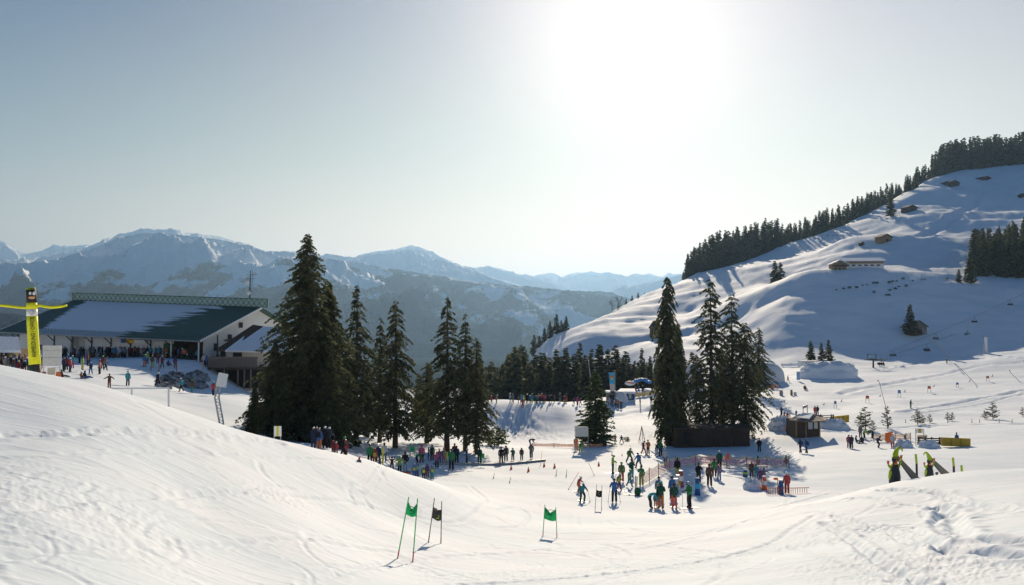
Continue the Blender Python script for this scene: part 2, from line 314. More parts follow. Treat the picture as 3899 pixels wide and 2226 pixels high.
class MB:
    def __init__(s): s.v = []; s.f = []; s.mi = []; s.M = None
    def add(s, vs, fs, mi=0):
        k = len(s.v)
        for p in vs:
            p = Vector(p); s.v.append(tuple(s.M @ p) if s.M is not None else tuple(p))
        for f in fs: s.f.append(tuple(i + k for i in f)); s.mi.append(mi)
        return s
    def box(s, c, sz, rz=0.0, mi=0, M=None, taper=1.0):
        hx, hy, hz = sz[0] / 2, sz[1] / 2, sz[2] / 2
        vs = [(-hx, -hy, -hz), (hx, -hy, -hz), (hx, hy, -hz), (-hx, hy, -hz)] + [(a * taper, b * taper, hz) for a, b in ((-hx, -hy), (hx, -hy), (hx, hy), (-hx, hy))]
        T = Matrix.Translation(Vector(c)) @ (M if M is not None else Matrix.Rotation(rz, 4, 'Z'))
        return s.add([T @ Vector(v) for v in vs], [(0, 3, 2, 1), (4, 5, 6, 7), (0, 1, 5, 4), (1, 2, 6, 5), (2, 3, 7, 6), (3, 0, 4, 7)], mi)
    def bar(s, a, b, w, h=None, mi=0):
        a = Vector(a); b = Vector(b); d = b - a; L = d.length; h = h or w
        M = d.to_track_quat('X', 'Z').to_matrix().to_4x4()
        return s.box((a + b) / 2, (L, w, h), mi=mi, M=M)
    def tube(s, path, rad, n=8, mi=0, cap=True):
        P = [Vector(p) for p in path]; m = len(P)
        if not hasattr(rad, '__len__'): rad = [rad] * m
        vs = []; up = Vector((0, 0, 1))
        for i in range(m):
            t = (P[min(i + 1, m - 1)] - P[max(i - 1, 0)]).normalized()
            a = t.cross(up) if abs(t.dot(up)) < 0.98 else t.cross(Vector((0, 1, 0)))
            a.normalize(); b = a.cross(t).normalized()
            for k in range(n):
                q = 2 * math.pi * k / n; vs.append(P[i] + (a * math.cos(q) + b * math.sin(q)) * rad[i])
        fs = [(i * n + k, i * n + (k + 1) % n, (i + 1) * n + (k + 1) % n, (i + 1) * n + k) for i in range(m - 1) for k in range(n)]
        if cap: fs += [tuple(range(n))[::-1], tuple((m - 1) * n + k for k in range(n))]
        return s.add(vs, fs, mi)
    def ball(s, c, r, n=10, m=7, mi=0, sc=(1, 1, 1)):
        c = Vector(c); vs = [c + Vector((0, 0, -r * sc[2]))]
        for i in range(1, m):
            ph = math.pi * i / m - math.pi / 2
            for k in range(n):
                q = 2 * math.pi * k / n; vs.append(c + Vector((r * math.cos(ph) * math.cos(q) * sc[0], r * math.cos(ph) * math.sin(q) * sc[1], r * math.sin(ph) * sc[2])))
        vs.append(c + Vector((0, 0, r * sc[2]))); t = len(vs) - 1
        fs = [(0, 1 + (k + 1) % n, 1 + k) for k in range(n)]
        fs += [(1 + i * n + k, 1 + i * n + (k + 1) % n, 1 + (i + 1) * n + (k + 1) % n, 1 + (i + 1) * n + k) for i in range(m - 2) for k in range(n)]
        fs += [(t, 1 + (m - 2) * n + k, 1 + (m - 2) * n + (k + 1) % n) for k in range(n)]
        return s.add(vs, fs, mi)
    def prism(s, poly, a, b, mi=0):
        """poly: 2D (x,z) outline extruded along y from a to b"""
        n = len(poly); vs = [(x, a, z) for x, z in poly] + [(x, b, z) for x, z in poly]
        fs = [tuple(range(n)), tuple(range(n, 2 * n))[::-1]] + [(i, i + n, (i + 1) % n + n, (i + 1) % n) for i in range(n)]
        return s.add(vs, fs, mi)
    def slab(s, quad, th, mi=0, d=None):
        """four corners (ccw seen from above) thickened downwards / along d"""
        q = [Vector(p) for p in quad]
        if d is None: d = (q[1] - q[0]).cross(q[2] - q[1]).normalized() * -th
        vs = q + [p + d for p in q]
        return s.add(vs, [(0, 1, 2, 3), (7, 6, 5, 4), (0, 4, 5, 1), (1, 5, 6, 2), (2, 6, 7, 3), (3, 7, 4, 0)], mi)
    def mesh(s, name, mats, smooth=False):
        me = bpy.data.meshes.new(name); me.from_pydata(s.v, [], s.f)
        for m in (mats if isinstance(mats, (list, tuple)) else [mats]): me.materials.append(m)
        me.polygons.foreach_set('material_index', s.mi)
        if smooth: me.polygons.foreach_set('use_smooth', [True] * len(s.f))
        bm = bmesh.new(); bm.from_mesh(me); bmesh.ops.recalc_face_normals(bm, faces=bm.faces); bm.to_mesh(me); bm.free()
        return me
    def build(s, name, mats, parent=None, smooth=False): return link(name, s.mesh(name, mats, smooth), parent)
# ------------------------------------------------------------------ ground sheet (polar grid round the camera)
def seg_dist(x, y, poly):
    best = np.full(x.shape, 1e9); side = np.zeros(x.shape)
    for (ax, ay), (bx, by) in zip(poly[:-1], poly[1:]):
        dx, dy = bx - ax, by - ay; L2 = dx * dx + dy * dy + 1e-9
        t = np.clip(((x - ax) * dx + (y - ay) * dy) / L2, 0, 1)
        ex, ey = x - ax - t * dx, y - ay - t * dy; d = np.hypot(ex, ey)
        sg = np.sign(dx * ey - dy * ex); m = d < best; best = np.where(m, d, best); side = np.where(m, sg, side)
    return best, side
def smooth_poly(pts, n=8):
    P_ = [np.array(p[:2]) for p in pts]; P_ = [2 * P_[0] - P_[1]] + P_ + [2 * P_[-1] - P_[-2]]; out = []
    for i in range(1, len(P_) - 2):
        for k in range(n):
            t = k / n; a, b, c, d = P_[i - 1:i + 3]
            out.append(0.5 * ((2 * b) + (-a + c) * t + (2 * a - 5 * b + 4 * c - d) * t * t + (-a + 3 * b - 3 * c + d) * t ** 3))
    out.append(P_[-2]); return [tuple(o) for o in out]
TRACKS = [ # pixel polylines, half-width m, depth m, rim
 ([(3268,2030),(3370,2015),(3560,2005),(3700,1985),(3899,1960)],0.09,0.10,0.3), ([(3268,2020),(3370,2005),(3560,1990),(3700,1972),(3899,1946)],0.07,0.08,0.3),
 ([(3165,1962),(3250,1985),(3380,2020),(3480,2055),(3560,2075),(3590,2095)],0.12,0.12,0.5), ([(3170,1975),(3260,2005),(3370,2030),(3450,2070),(3560,2090)],0.08,0.08,0.4),
 ([(3130,1990),(3180,2020),(3240,2060),(3300,2105),(3400,2170),(3520,2240)],0.14,0.14,0.6),
 ([(3050,1955),(3120,1950),(3150,1952)],0.1,0.08,0.4),
 ([(3560,1935),(3600,1950),(3625,1985),(3640,2020),(3670,2050),(3760,2055),(3899,2068)],0.24,0.22,0.8), ([(3590,1950),(3570,1975),(3565,2005),(3590,2035),(3640,2055)],0.16,0.14,0.6),
 ([(2960,1943),(3100,1922),(3220,1900),(3320,1897),(3380,1915),(3480,1927),(3570,1933)],0.12,0.12,0.5),
 ([(3350,1868),(3500,1872),(3580,1885),(3660,1915),(3780,1930),(3899,1945)],0.20,0.14,0.8),
 ([(2940,1935),(3060,1905),(3200,1880),(3320,1860),(3500,1862),(3620,1895),(3680,1915)],0.10,0.10,0.4),
 ([(3480,1950),(3500,1953),(3520,1975)],0.05,0.05,0.2),
 ([(3590,2095),(3650,2110),(3760,2108),(3899,2122)],0.22,0.16,0.6),
 ([(3000,2080),(3120,2120),(3280,2170),(3420,2250)],0.07,0.05,0.3),
 # left slope
 ([(0,1662),(300,1655),(600,1648),(900,1668),(1080,1690)],0.14,0.12,0.4), ([(0,1652),(300,1645),(600,1640),(900,1660),(1060,1683)],0.08,0.07,0.3),
 ([(0,1715),(250,1706),(520,1705),(760,1720)],0.30,0.05,0.5), ([(250,1730),(600,1722),(900,1735),(1150,1745),(1300,1760)],0.10,0.05,0.4),
 ([(620,1905),(760,1880),(900,1870),(1010,1850),(1120,1860)],0.10,0.05,0.5), ([(1350,1920),(1330,1850),(1420,1790),(1560,1790)],0.10,0.05,0.5),
 ([(1420,1940),(1380,1880),(1440,1820),(1560,1800),(1700,1830)],0.10,0.05,0.5), ([(1560,1960),(1700,1990),(1800,1960),(1850,1900),(1790,1850)],0.12,0.06,0.6),
 ([(1900,2010),(1985,2000),(2010,1960),(1960,1930),(1890,1940)],0.12,0.07,0.6), ([(2250,2100),(2500,2080),(2750,2020),(2900,1960),(3000,1930)],0.10,0.06,0.5),
 ([(1150,2226),(1600,2130),(2100,2090),(2500,2060),(2850,1980)],0.12,0.05,0.5), ([(1750,2226),(2200,2200),(2600,2150),(2900,2080),(3020,2010),(3100,1960)],0.14,0.07,0.6),
 ([(0,1960),(400,1900),(800,1880),(1200,1900),(1500,1960),(1900,2060)],0.12,0.05,0.5), ([(0,2130),(500,2080),(1000,2060),(1500,2100)],0.12,0.05,0.5),
 ([(2010,1880),(2200,1900),(2400,1880),(2700,1850),(2900,1830)],0.12,0.06,0.5), ([(1700,1800),(2000,1830),(2300,1850),(2600,1930),(3000,1915)],0.12,0.06,0.5),
 # far pistes
 ([(3430,1570),(3560,1550),(3700,1525),(3899,1485)],0.7,0.5,1.5), ([(3500,1575),(3640,1555),(3780,1530),(3899,1500)],0.4,0.3,1.0),
 ([(3350,1632),(3500,1625),(3700,1618),(3899,1615)],0.5,0.35,1.0), ([(2700,1470),(2900,1450),(3100,1425)],0.6,0.3,1.2),
 ([(3350,1396),(3460,1390),(3560,1370),(3660,1360),(3899,1365)],0.8,0.5,1.5), ([(2300,1590),(2420,1570),(2560,1545)],1.0,0.4,2.0),
 ([(3745,700),(3680,800),(3620,840),(3560,880),(3500,900)],2.5,2.0,4), ([(3200,1500),(3400,1460),(3700,1400),(3899,1380)],1.0,0.4,2.0),
]
a_in = np.arange(-33.5, 33.5, 0.088); a_out = np.concatenate([np.arange(-180, -60, 6.0), np.arange(-60, -33.5, 1.5)])
ang = np.radians(np.concatenate([a_out, a_in, -a_out[::-1][:-1]]))
lr = [math.log(2.0)]
while lr[-1] < math.log(1400):
    r_ = math.exp(lr[-1]); lr.append(lr[-1] + (0.02 if r_ < 9 else 0.0062 if r_ < 260 else 0.0085))
while lr[-1] < math.log(20000): lr.append(lr[-1] + 0.05)
rr = np.exp(np.array(lr))
RR, AA = np.meshgrid(rr, ang, indexing='ij'); GX = RR * np.sin(AA); GY = RR * np.cos(AA)
GZ = height(GX, GY)
inner = (np.abs(AA) < R(34)) & (RR < 800)
for pl, w, dep, rim in TRACKS:
    if pl[0][0] > 2900 and pl[0][1] > 1850: dep *= 1.15
    scr = [hit(x / 1.529, min(y, 2226) / 1.529, 6) for x, y in pl]
    pp = smooth_poly(scr, 6); xs = [p[0] for p in pp]; ys = [p[1] for p in pp]; mg = w * 5 + rim
    m = inner & (GX > min(xs) - mg) & (GX < max(xs) + mg) & (GY > min(ys) - mg) & (GY < max(ys) + mg)
    if not m.any(): continue
    x = GX[m]; y = GY[m]; d, s = seg_dist(x, y, pp)
    d = d * (1 + 0.5 * perlin(x / (w * 5), y / (w * 5), 71))
    k = -dep * np.exp(-(d / w) ** 2) + dep * 0.45 * np.exp(-((d - w * 2.1) / (w * 1.1)) ** 2)
    k *= 0.75 + 0.5 * perlin(x / (w * 3), y / (w * 3), 72)
    GZ[m] += k
rt = random.Random(11)
for k in range(90):
    u = rt.uniform(-50, 2350); v = rt.uniform(1130 if u < 1000 else 1260, 1440); c = hit(u, min(v, 1450), 6)
    if c[1] > 75: continue
    a = rt.uniform(0, 6.28); L = rt.uniform(1.2, 3.5) * (c[1] / 25); cur = rt.uniform(-.5, .5); pts = [(c[0], c[1])]
    for j in range(7): a += cur; pts.append((pts[-1][0] + math.cos(a) * L / 3, pts[-1][1] + math.sin(a) * L / 3 * 1.3))
    w = rt.uniform(.05, .11) * (0.6 + c[1] / 50); dep = rt.uniform(.008, .022) * (0.6 + c[1] / 50); xs = [p[0] for p in pts]; ys = [p[1] for p in pts]
    m = inner & (GX > min(xs) - 1) & (GX < max(xs) + 1) & (GY > min(ys) - 1) & (GY < max(ys) + 1)
    if m.any():
        d, s = seg_dist(GX[m], GY[m], smooth_poly(pts, 4)); GZ[m] += -dep * np.exp(-(d / w) ** 2) + dep * .5 * np.exp(-((d - w * 2) / w) ** 2)
# churned snow: lumps in patches near the camera and on the bank behind the bowl
def patch(u, v, ru, lump, amp, dmin=6):
    lump *= 0.55; amp *= 0.5 if dmin > 50 else 0.26
    c = hit(u, v, dmin); d = np.hypot(GX - c[0], (GY - c[1])); m = d < ru * 1.6
    x = GX[m]; y = GY[m]; w = 1 - sst(d[m] + ru * 0.5 * perlin(x / ru * 2, y / ru * 2, 5), ru * 0.5, ru * 1.2)
    GZ[m] += w * amp * np.maximum(fbm(x / lump, y / lump, 3, 91), -0.25)
for a in [(2130,1340,3.0,.22,.13),(2230,1400,2.6,.2,.14),(2330,1440,2.4,.2,.13),(2350,1330,1.2,.2,.14),(2120,1310,1.3,.2,.14),(1750,1400,3.4,.3,.09),(1500,1420,4,.3,.09),(1300,1450,4,.3,.07),(1880,1360,3,.25,.08),(690,1235,1.2,.25,.2),(150,1290,3,.3,.06),(60,1200,3,.3,.06),(2450,1410,1.2,.25,.14)]: patch(*a)
for a in [(1270,1075,9,1.0,.5,120),(1240,1050,8,1.0,.5,120),(1640,1075,9,1.0,.4,120),(1560,1090,7,.9,.35,120),(2050,1055,6,.8,.5,120),(2140,1050,4,.8,.5,120),(1345,1085,6,.9,.4,120)]: patch(*a)
g = link('snow_ground', grid_mesh('snow_ground', GX, GY, GZ, SNOW, True, True)); tag(g, kind='structure')
del GX, GY, GZ, RR, AA
# ------------------------------------------------------------------ far mountains
def mountain(name, prof, d_ridge, d_foot, z_foot, m, amp, nsc, seed, back=0.5, nu=900, nt=220, shape=1.0):
    us = np.array([p[0] for p in prof], float); vs_ = np.array([p[1] for p in prof], float)
    u = np.linspace(us[0], us[-1], nu); v = np.interp(u, us, vs_)
    v = v + 2.2 * fbm(u / 22.0, u * 0 + seed, 4, seed)      # craggy skyline
    dr = d_ridge * (1 + 0.06 * fbm(u / 160.0, u * 0 + 3.3, 3, seed))
    k = np.array([px2dir(a, b) for a, b in zip(u, v)]); zr = k[:, 2] / k[:, 1] * dr
    t = np.concatenate([np.linspace(0, 1, nt), 1 + np.linspace(0.02, 1, 24)])
    T, U = np.meshgrid(t, np.arange(nu), indexing='ij')
    tt = np.minimum(T, 1); D = d_foot + (dr[U] - d_foot) * T
    X = k[U, 0] / k[U, 1] * D
    prof_z = tt ** shape * (1 - 0.0 * tt)
    Z = z_foot + (zr[U] - z_foot) * np.where(T <= 1, prof_z, 1 - (T - 1) * back)
    nz = ridged(X / nsc, D / nsc, 8, seed, 0.52) - 0.95
    env = np.sin(np.clip(tt, 0, 1) * math.pi) ** 0.8 * 0.9 + 0.06
    Z = Z + nz * amp * env * np.where(T > 1, 0.4, 1)
    # keep the slope under its own skyline
    lim = zr[U] / dr[U] * D * 0.985 - 4
    Z = np.where(T < 0.97, np.minimum(Z, np.where(lim > Z * 0 - 1e9, lim, Z)), Z)
    return tag(link(name, grid_mesh(name, X, D, Z, m)), kind='structure')
MC = mountain_material('left_massif', 40, 820, 0.515, 0.0023)
mountain('mountain_massif', [(-420,640),(-150,610),(0,648),(60,650),(140,640),(240,610),(300,585),(350,575),(400,573),(460,581),(540,590),(620,605),(662,622),(700,621),(760,626),(830,640),(880,648),(960,668),(1100,720),(1300,800)], 9500, 3700, VAL, MC, 260, 1100, 5, shape=0.72)
MD = mountain_material('forest_ridge', 500, 1900, 0.675, 0.0026)
mountain('forest_ridge', [(520,860),(640,800),(760,720),(820,690),(880,655),(920,660),(1000,673),(1100,690),(1250,707),(1380,718),(1440,724),(1500,726),(1560,742),(1640,770),(1750,800),(1900,840)], 6800, 4300, VAL, MD, 110, 700, 9, shape=0.8)
MBm = mountain_material('snow_peak', -200, 500, 0.55, 0.0010)
mountain('snow_peak', [(760,690),(850,650),(890,636),(920,629),(960,626),(1000,618),(1030,617),(1052,620),(1080,636),(1130,652),(1170,666),(1230,690),(1300,712),(1420,735),(1500,760)], 11500, 6500, 0, MBm, 330, 1300, 14, shape=0.75)
mountain('snow_range', [(1080,700),(1180,665),(1215,660),(1240,667),(1300,687),(1360,700),(1420,722),(1500,740)], 14500, 10000, 100, MBm, 330, 1500, 23, shape=0.7)
mountain('distant_range', [(1260,715),(1340,684),(1370,680),(1400,688),(1440,676),(1480,682),(1520,676),(1560,686),(1580,678),(1610,684),(1650,688),(1700,680),(1760,690),(1900,700)], 17500, 12500, 200, MBm, 330, 1600, 31, nt=140, shape=0.75)
mountain('white_shoulder', [(1440,760),(1500,735),(1560,715),(1600,704),(1660,690),(1720,676),(1800,665),(1900,650),(2050,640),(2200,600)], 10500, 8600, VAL, MBm, 300, 1200, 37, nt=140)
mountain('left_far_peak', [(-400,560),(-100,590),(-20,598),(10,602),(40,622),(75,632),(130,618),(180,612),(215,608),(260,620),(400,660)], 13000, 8500, 0, MBm, 350, 1500, 43, nt=140, shape=0.7)
ML = mountain_material('wooded_hill', 400, 2000, 0.30, 0.004)
mountain('wooded_hill', [(-500,740),(-200,745),(0,776),(30,780),(80,792),(140,800),(220,815),(320,840)], 2600, 1500, VAL, ML, 60, 500, 51, nt=60)
# ------------------------------------------------------------------ trees
def needle_mat(name, c1, c2):
    m, n, l, b = nodes_of(name); b.inputs['Roughness'].default_value = 0.75; b.inputs['Specular IOR Level'].default_value = 0.15
    tc = n.new('ShaderNodeTexCoord'); nz = n.new('ShaderNodeTexNoise'); nz.inputs['Scale'].default_value = 1.3; nz.inputs['Detail'].default_value = 4; l.new(tc.outputs['Object'], nz.inputs['Vector'])
    mx = n.new('ShaderNodeMix'); mx.data_type = 'RGBA'; mx.inputs[6].default_value = (*c1, 1); mx.inputs[7].default_value = (*c2, 1)
    rp = n.new('ShaderNodeValToRGB'); rp.color_ramp.elements[0].position = 0.38; rp.color_ramp.elements[1].position = 0.64; l.new(nz.outputs['Fac'], rp.inputs[0]); l.new(rp.outputs[0], mx.inputs[0]); l.new(mx.outputs[2], b.inputs['Base Color'])
    tr = n.new('ShaderNodeBsdfTranslucent'); l.new(mx.outputs[2], tr.inputs[0]); ms = n.new('ShaderNodeMixShader'); ms.inputs[0].default_value = 0.38
    l.new(b.outputs[0], ms.inputs[1]); l.new(tr.outputs[0], ms.inputs[2]); l.new(ms.outputs[0], n['Material Output'].inputs['Surface'])
    return m
NEEDLE = needle_mat('spruce_needles', (0.058, 0.072, 0.042), (0.15, 0.155, 0.072))
NEEDLE_G = needle_mat('bright_needles', (0.05, 0.08, 0.035), (0.13, 0.16, 0.06))
BARK = mat('bark', (0.075, 0.055, 0.042), 0.9, 0.6, 12, 0.3)
def raw_mesh(name, V, Fq, m):
    me = bpy.data.meshes.new(name); me.vertices.add(len(V)); me.vertices.foreach_set('co', np.ascontiguousarray(V, dtype=np.float32).ravel())
    k = Fq.shape[1]; me.loops.add(Fq.size); me.loops.foreach_set('vertex_index', Fq.ravel().astype(np.int32))
    me.polygons.add(len(Fq)); me.polygons.foreach_set('loop_start', np.arange(0, Fq.size, k, dtype=np.int32)); me.update(calc_edges=True); me.materials.append(m); return me
def conifer_crown(seed, H=20.0, Rb=4.0, nb=330, spr=34, t0=0.06, power=0.9, droop=0.35, size=0.42, irr=0.25, lift=0.15, whorl=True, gap=0.0, hang=0.5, nm=None, width=0.30):
    g = np.random.default_rng(seed)
    n = nb
    t = t0 + (1 - t0) * (np.arange(n) + g.random(n)) / n; t = 1 - (1 - t) ** 0.85 * 1.0
    t = np.clip(t, t0, 0.995)
    if whorl: t = t0 + np.round((t - t0) * 26 / (1 - t0)) / 26 * (1 - t0) + g.normal(0, 0.006, n); t = np.clip(t, t0, 0.99)
    az = g.random(n) * 2 * math.pi
    lob = 1 + irr * (perlin(az * 1.1 + seed, t * 7, seed) + 0.6 * perlin(az * 2.3, t * 18 + 5, seed + 3))
    prof = np.minimum((1 - t) ** power, 1.0) * (0.55 + 0.45 * sst(t, t0 - 0.02, t0 + 0.16))
    L = Rb * prof * np.clip(lob, 0.25, 1.6) * (0.52 + 0.62 * g.random(n) ** 1.3) + 0.12
    if gap > 0: keep = g.random(n) > gap; t, az, L = t[keep], az[keep], L[keep]; n = len(t)
    ns = np.maximum(4, (spr * (L / Rb) ** 0.8 + 3)).astype(int)
    idx = np.repeat(np.arange(n), ns); m = len(idx)
    s = g.random(m) ** 0.62
    Lb = L[idx]; a = az[idx]
    r = s * Lb
    z = t[idx] * H + lift * Lb * s * 1.2 - droop * Lb * s * s * 1.5 + g.normal(0, 0.04, m) * (0.5 + Lb * 0.15)
    lat = g.normal(0, 1, m) * (0.09 + 0.13 * Lb * (1.05 - s)) * 0.62
    ca, sa = np.cos(a), np.sin(a)
    P = np.stack([ca * r - sa * lat, sa * r + ca * lat, z], 1)
    P[:, 2] -= hang * np.abs(lat) * 0.5 + hang * 0.1
    sz = size * (0.55 + 0.75 * g.random(m)) * (0.55 + 0.45 * (Lb / Rb) ** 0.4)
    out = np.stack([ca + g.normal(0, .45, m) - sa * np.sign(lat) * .7, sa + g.normal(0, .45, m) + ca * np.sign(lat) * .7, -hang + g.normal(0, 0.35, m)], 1)
    out /= np.linalg.norm(out, axis=1)[:, None]
    sd = np.cross(out, g.normal(0, 1, (m, 3))); sd /= np.linalg.norm(sd, axis=1)[:, None] + 1e-6
    A = out * sz[:, None]; W = sd * (sz * width)[:, None]
    V = np.stack([P - A * 0.25, P + A * 0.3 + W, P + A * 0.75, P + A * 0.3 - W], 1).reshape(-1, 3)
    return raw_mesh('crown', V, np.arange(m * 4).reshape(-1, 4), nm or NEEDLE), (t, az, L)
def trunk_mesh(seed, H, r0, br=None, nbr=60, droop=0.35, lift=0.15):
    b = MB(); g = random.Random(seed); path = [(0, 0, -0.6)]; rad = [r0 * 1.25]
    for i in range(9):
        t = i / 8; path.append((g.gauss(0, .02) * H * .05, g.gauss(0, .02) * H * .05, H * t * 0.98)); rad.append(r0 * (1 - t) ** 0.9 * (1.0 if i else 1.1) + 0.015)
    b.tube(path, rad, 8)
    if br is not None:
        t, az, L = br
        for k in g.sample(range(len(t)), min(nbr, len(t))):
            pts = []
            for s in (0, .35, .7, .95):
                r = s * L[k]; pts.append((math.cos(az[k]) * r, math.sin(az[k]) * r, t[k] * H + lift * L[k] * s * 1.2 - droop * L[k] * s * s * 1.5))
            b.tube(pts, [0.05 * (0.3 + L[k] / 4), .04 * (0.3 + L[k] / 4), .025, .01], 4, cap=False)
    return b.mesh('trunk', BARK)
KIND = {}
def kind(key, H, r0, seed, nbr=60, **kw):
    cm, br = conifer_crown(seed, H=H, **kw); KIND[key] = (cm, trunk_mesh(seed, H, r0, br, nbr, kw.get('droop', .35), kw.get('lift', .15)), H)
kind('dense', 20, .42, 1, 60, Rb=6.3, nb=1150, spr=75, t0=0.02, power=0.82, droop=0.32, size=0.336, irr=0.5, whorl=False, hang=0.8)
kind('dense2', 15, .3, 2, 40, Rb=3.6, nb=700, spr=59, t0=0.02, power=0.8, droop=0.3, size=0.386, irr=0.4, whorl=False, hang=0.8, nm=NEEDLE)
kind('open1', 17, .30, 3, 120, Rb=4.5, nb=300, spr=70, t0=0.15, power=0.85, droop=0.42, size=0.353, irr=0.35, gap=0.12, hang=0.9)
kind('open2', 17, .30, 4, 120, Rb=4.6, nb=320, spr=70, t0=0.13, power=0.72, droop=0.46, size=0.353, irr=0.4, gap=0.1, hang=0.9)
kind('open3', 17, .28, 5, 120, Rb=4.0, nb=270, spr=67, t0=0.15, power=0.8, droop=0.42, size=0.336, irr=0.4, gap=0.15, hang=0.9)
kind('shaggy1', 23, .42, 6, 100, Rb=2.7, nb=480, spr=62, t0=0.10, power=0.34, droop=0.75, size=0.420, irr=0.65, gap=0.08, hang=1.3, lift=0.05)
kind('shaggy2', 23, .40, 7, 120, Rb=4.3, nb=330, spr=70, t0=0.14, power=0.52, droop=0.4, size=0.386, irr=0.75, gap=0.15, hang=1.0)
kind('shaggy3', 23, .40, 8, 110, Rb=4.9, nb=430, spr=70, t0=0.10, power=0.42, droop=0.5, size=0.386, irr=0.7, gap=0.12, hang=1.0)
kind('mid', 9, .2, 9, 30, Rb=2.6, nb=420, spr=36, t0=0.04, power=0.75, droop=0.15, size=0.34, irr=0.35, whorl=False, hang=0.3, nm=NEEDLE_G)
for i in range(5): kind('far%d' % i, 18, .22, 20 + i, 0, Rb=2.3 + .22 * i, nb=190, spr=13, t0=0.05, power=1.0, droop=0.3, size=0.95, irr=0.4, hang=0.6, width=0.36)
for i in range(3): kind('sap%d' % i, 3.4, .05, 40 + i, 30, Rb=1.15, nb=46, spr=22, t0=0.12, power=0.8, droop=-0.05, size=0.22, irr=0.5, hang=0.1, lift=0.15)
def bare_tree(seed, H):
    g = random.Random(seed); b = MB()
    def rec(p, d, L, r, dep):
        q = p + d * L; b.tube([p, (p + q) / 2 + Vector((g.gauss(0, .03), g.gauss(0, .03), 0)) * L, q], [r, r * .85, r * .65], 4, cap=False)
        if dep == 0: return
        for k in range(3 if dep > 1 else 4):
            nd = (d + Vector((g.gauss(0, .5), g.gauss(0, .5), g.gauss(.12, .25)))).normalized(); rec(p + d * L * g.uniform(.55, 1), nd, L * g.uniform(.55, .75), r * .55, dep - 1)
    rec(Vector((0, 0, -.3)), Vector((0, 0, 1)), H * .36, H * .022, 5)
    return b.mesh('branches', BARK)
BARE = [bare_tree(s, 12) for s in (3, 8)]
SHRUBM, _ = conifer_crown(77, H=1.3, Rb=1.2, nb=60, spr=16, t0=0.02, power=0.4, droop=0.1, size=0.22, irr=.4, whorl=False, hang=0.0, nm=NEEDLE_G)
def tree(key, pos, H, label, group=None, rz=None, wide=1.0, name='spruce_tree'):
    cm, tm, H0 = KIND[key]; s = H / H0
    t = thing(name, label, 'tree', pos, random.uniform(0, 6.28) if rz is None else rz, group); t.scale = (s * wide, s * wide, s)
    link('crown', cm, t); link('trunk', tm, t); return t
def tree_px(key, u, vtop, vbase, d, label, group=None, wide=1.0, rz=None, sink=0.2):
    """a tree standing at column u and distance d; its height follows from its top in the photo"""
    k = px2dir(u, vbase); x = k[0] / k[1] * d; z = gz(x, d)
    kt = px2dir(u, vtop); H = kt[2] / kt[1] * d - z
    return tree(key, (x, d, z - sink), max(H, 1.5) + sink, label, group, rz, wide)
def tree_mass(name, spots, label_kind='stuff'):
    Vs, k0 = [], 0
    for i, (x, y, z, zt) in enumerate(spots):
        cm = KIND['far%d' % (i % 5)][0]; n_ = len(cm.vertices); v = np.empty(n_ * 3, dtype=np.float32); cm.vertices.foreach_get('co', v); v = v.reshape(-1, 3)
        s = max(zt - z, 6) / 18; a = i * 1.7; c_, s_ = math.cos(a), math.sin(a)
        Vs.append(np.stack([(v[:, 0] * c_ - v[:, 1] * s_) * s * 1.25 + x, (v[:, 0] * s_ + v[:, 1] * c_) * s * 1.25 + y, v[:, 2] * s + z], 1))
    V = np.concatenate(Vs); return tag(link(name, raw_mesh(name, V, np.arange(len(V)).reshape(-1, 4), NEEDLE)), kind='stuff')
G1 = 'tall spruces between the lodge and the ski school meadow'
tree_px('dense', 760, 578, 1100, 88, 'huge dense spruce with a broad skirt right of the lodge, tallest in the photo', G1, 1.02)
tree_px('dense2', 812, 698, 1100, 92, 'bushy spruce merged into the right side of the huge spruce', G1, 1.1)
tree_px('dense2', 684, 840, 1090, 84, 'bushy lower spruce on the left flank of the huge spruce', G1, .95)
tree_px('dense2', 632, 955, 1085, 80, 'low drooping spruce skirt at the far left foot of the huge spruce', G1, 1.05)
tree_px('dense2', 822, 880, 1105, 84, 'low green spruce at the right foot of the huge spruce', G1, 1.0)
tree_px('open1', 886, 706, 1115, 97, 'slender layered spruce standing just right of the huge spruce', G1, .95)
tree_px('open3', 945, 788, 1118, 106, 'pale green narrow spruce half hidden between two taller ones', G1, 1.0)
tree_px('open2', 984, 744, 1120, 100, 'dark spruce with full drooping boughs, alone in the middle of the row', G1, .98)
tree_px('open1', 1113, 736, 1116, 101, 'tallest of the three close spruces at the right end of the row', G1, 1.0)
tree_px('open3', 1158, 778, 1116, 104, 'middle spruce of the three close spruces at the right end', G1, 1.0)
tree_px('open2', 1186, 838, 1112, 103, 'shortest spruce at the right end of the row with a leaning bough', G1, .9)
tree_px('open2', 1062, 900, 1116, 110, 'low dark spruce filling the gap in the row of spruces', G1, 1.3)
tree_px('open2', 915, 900, 1116, 112, 'short dark spruce behind the slender layered spruce', G1, 1.3)
tree_px('mid', 1483, 925, 1098, 121, 'single bushy green spruce behind the white board in the meadow', None, 1.05)
G2 = 'old ragged spruces around the long wooden shed'
tree_px('shaggy1', 1664, 684, 1102, 121, 'narrow ragged old spruce left of the long shed with a crooked top', G2, .86)
tree_px('shaggy1', 1690, 800, 1100, 128, 'shaggy spruce leaning into the narrow old spruce', G2, .8)
tree_px('shaggy2', 1773, 690, 1090, 128, 'tall ragged spruce with open top directly behind the shed', G2, 1.0)
tree_px('shaggy2', 1826, 728, 1092, 131, 'ragged spruce second from right behind the shed', G2, .95)
tree_px('shaggy3', 1858, 800, 1092, 127, 'broad dark spruce hanging over the right end of the shed', G2, 1.0)
tree_px('shaggy3', 1735, 880, 1092, 132, 'dark lower spruce in the middle behind the shed', G2, .9)
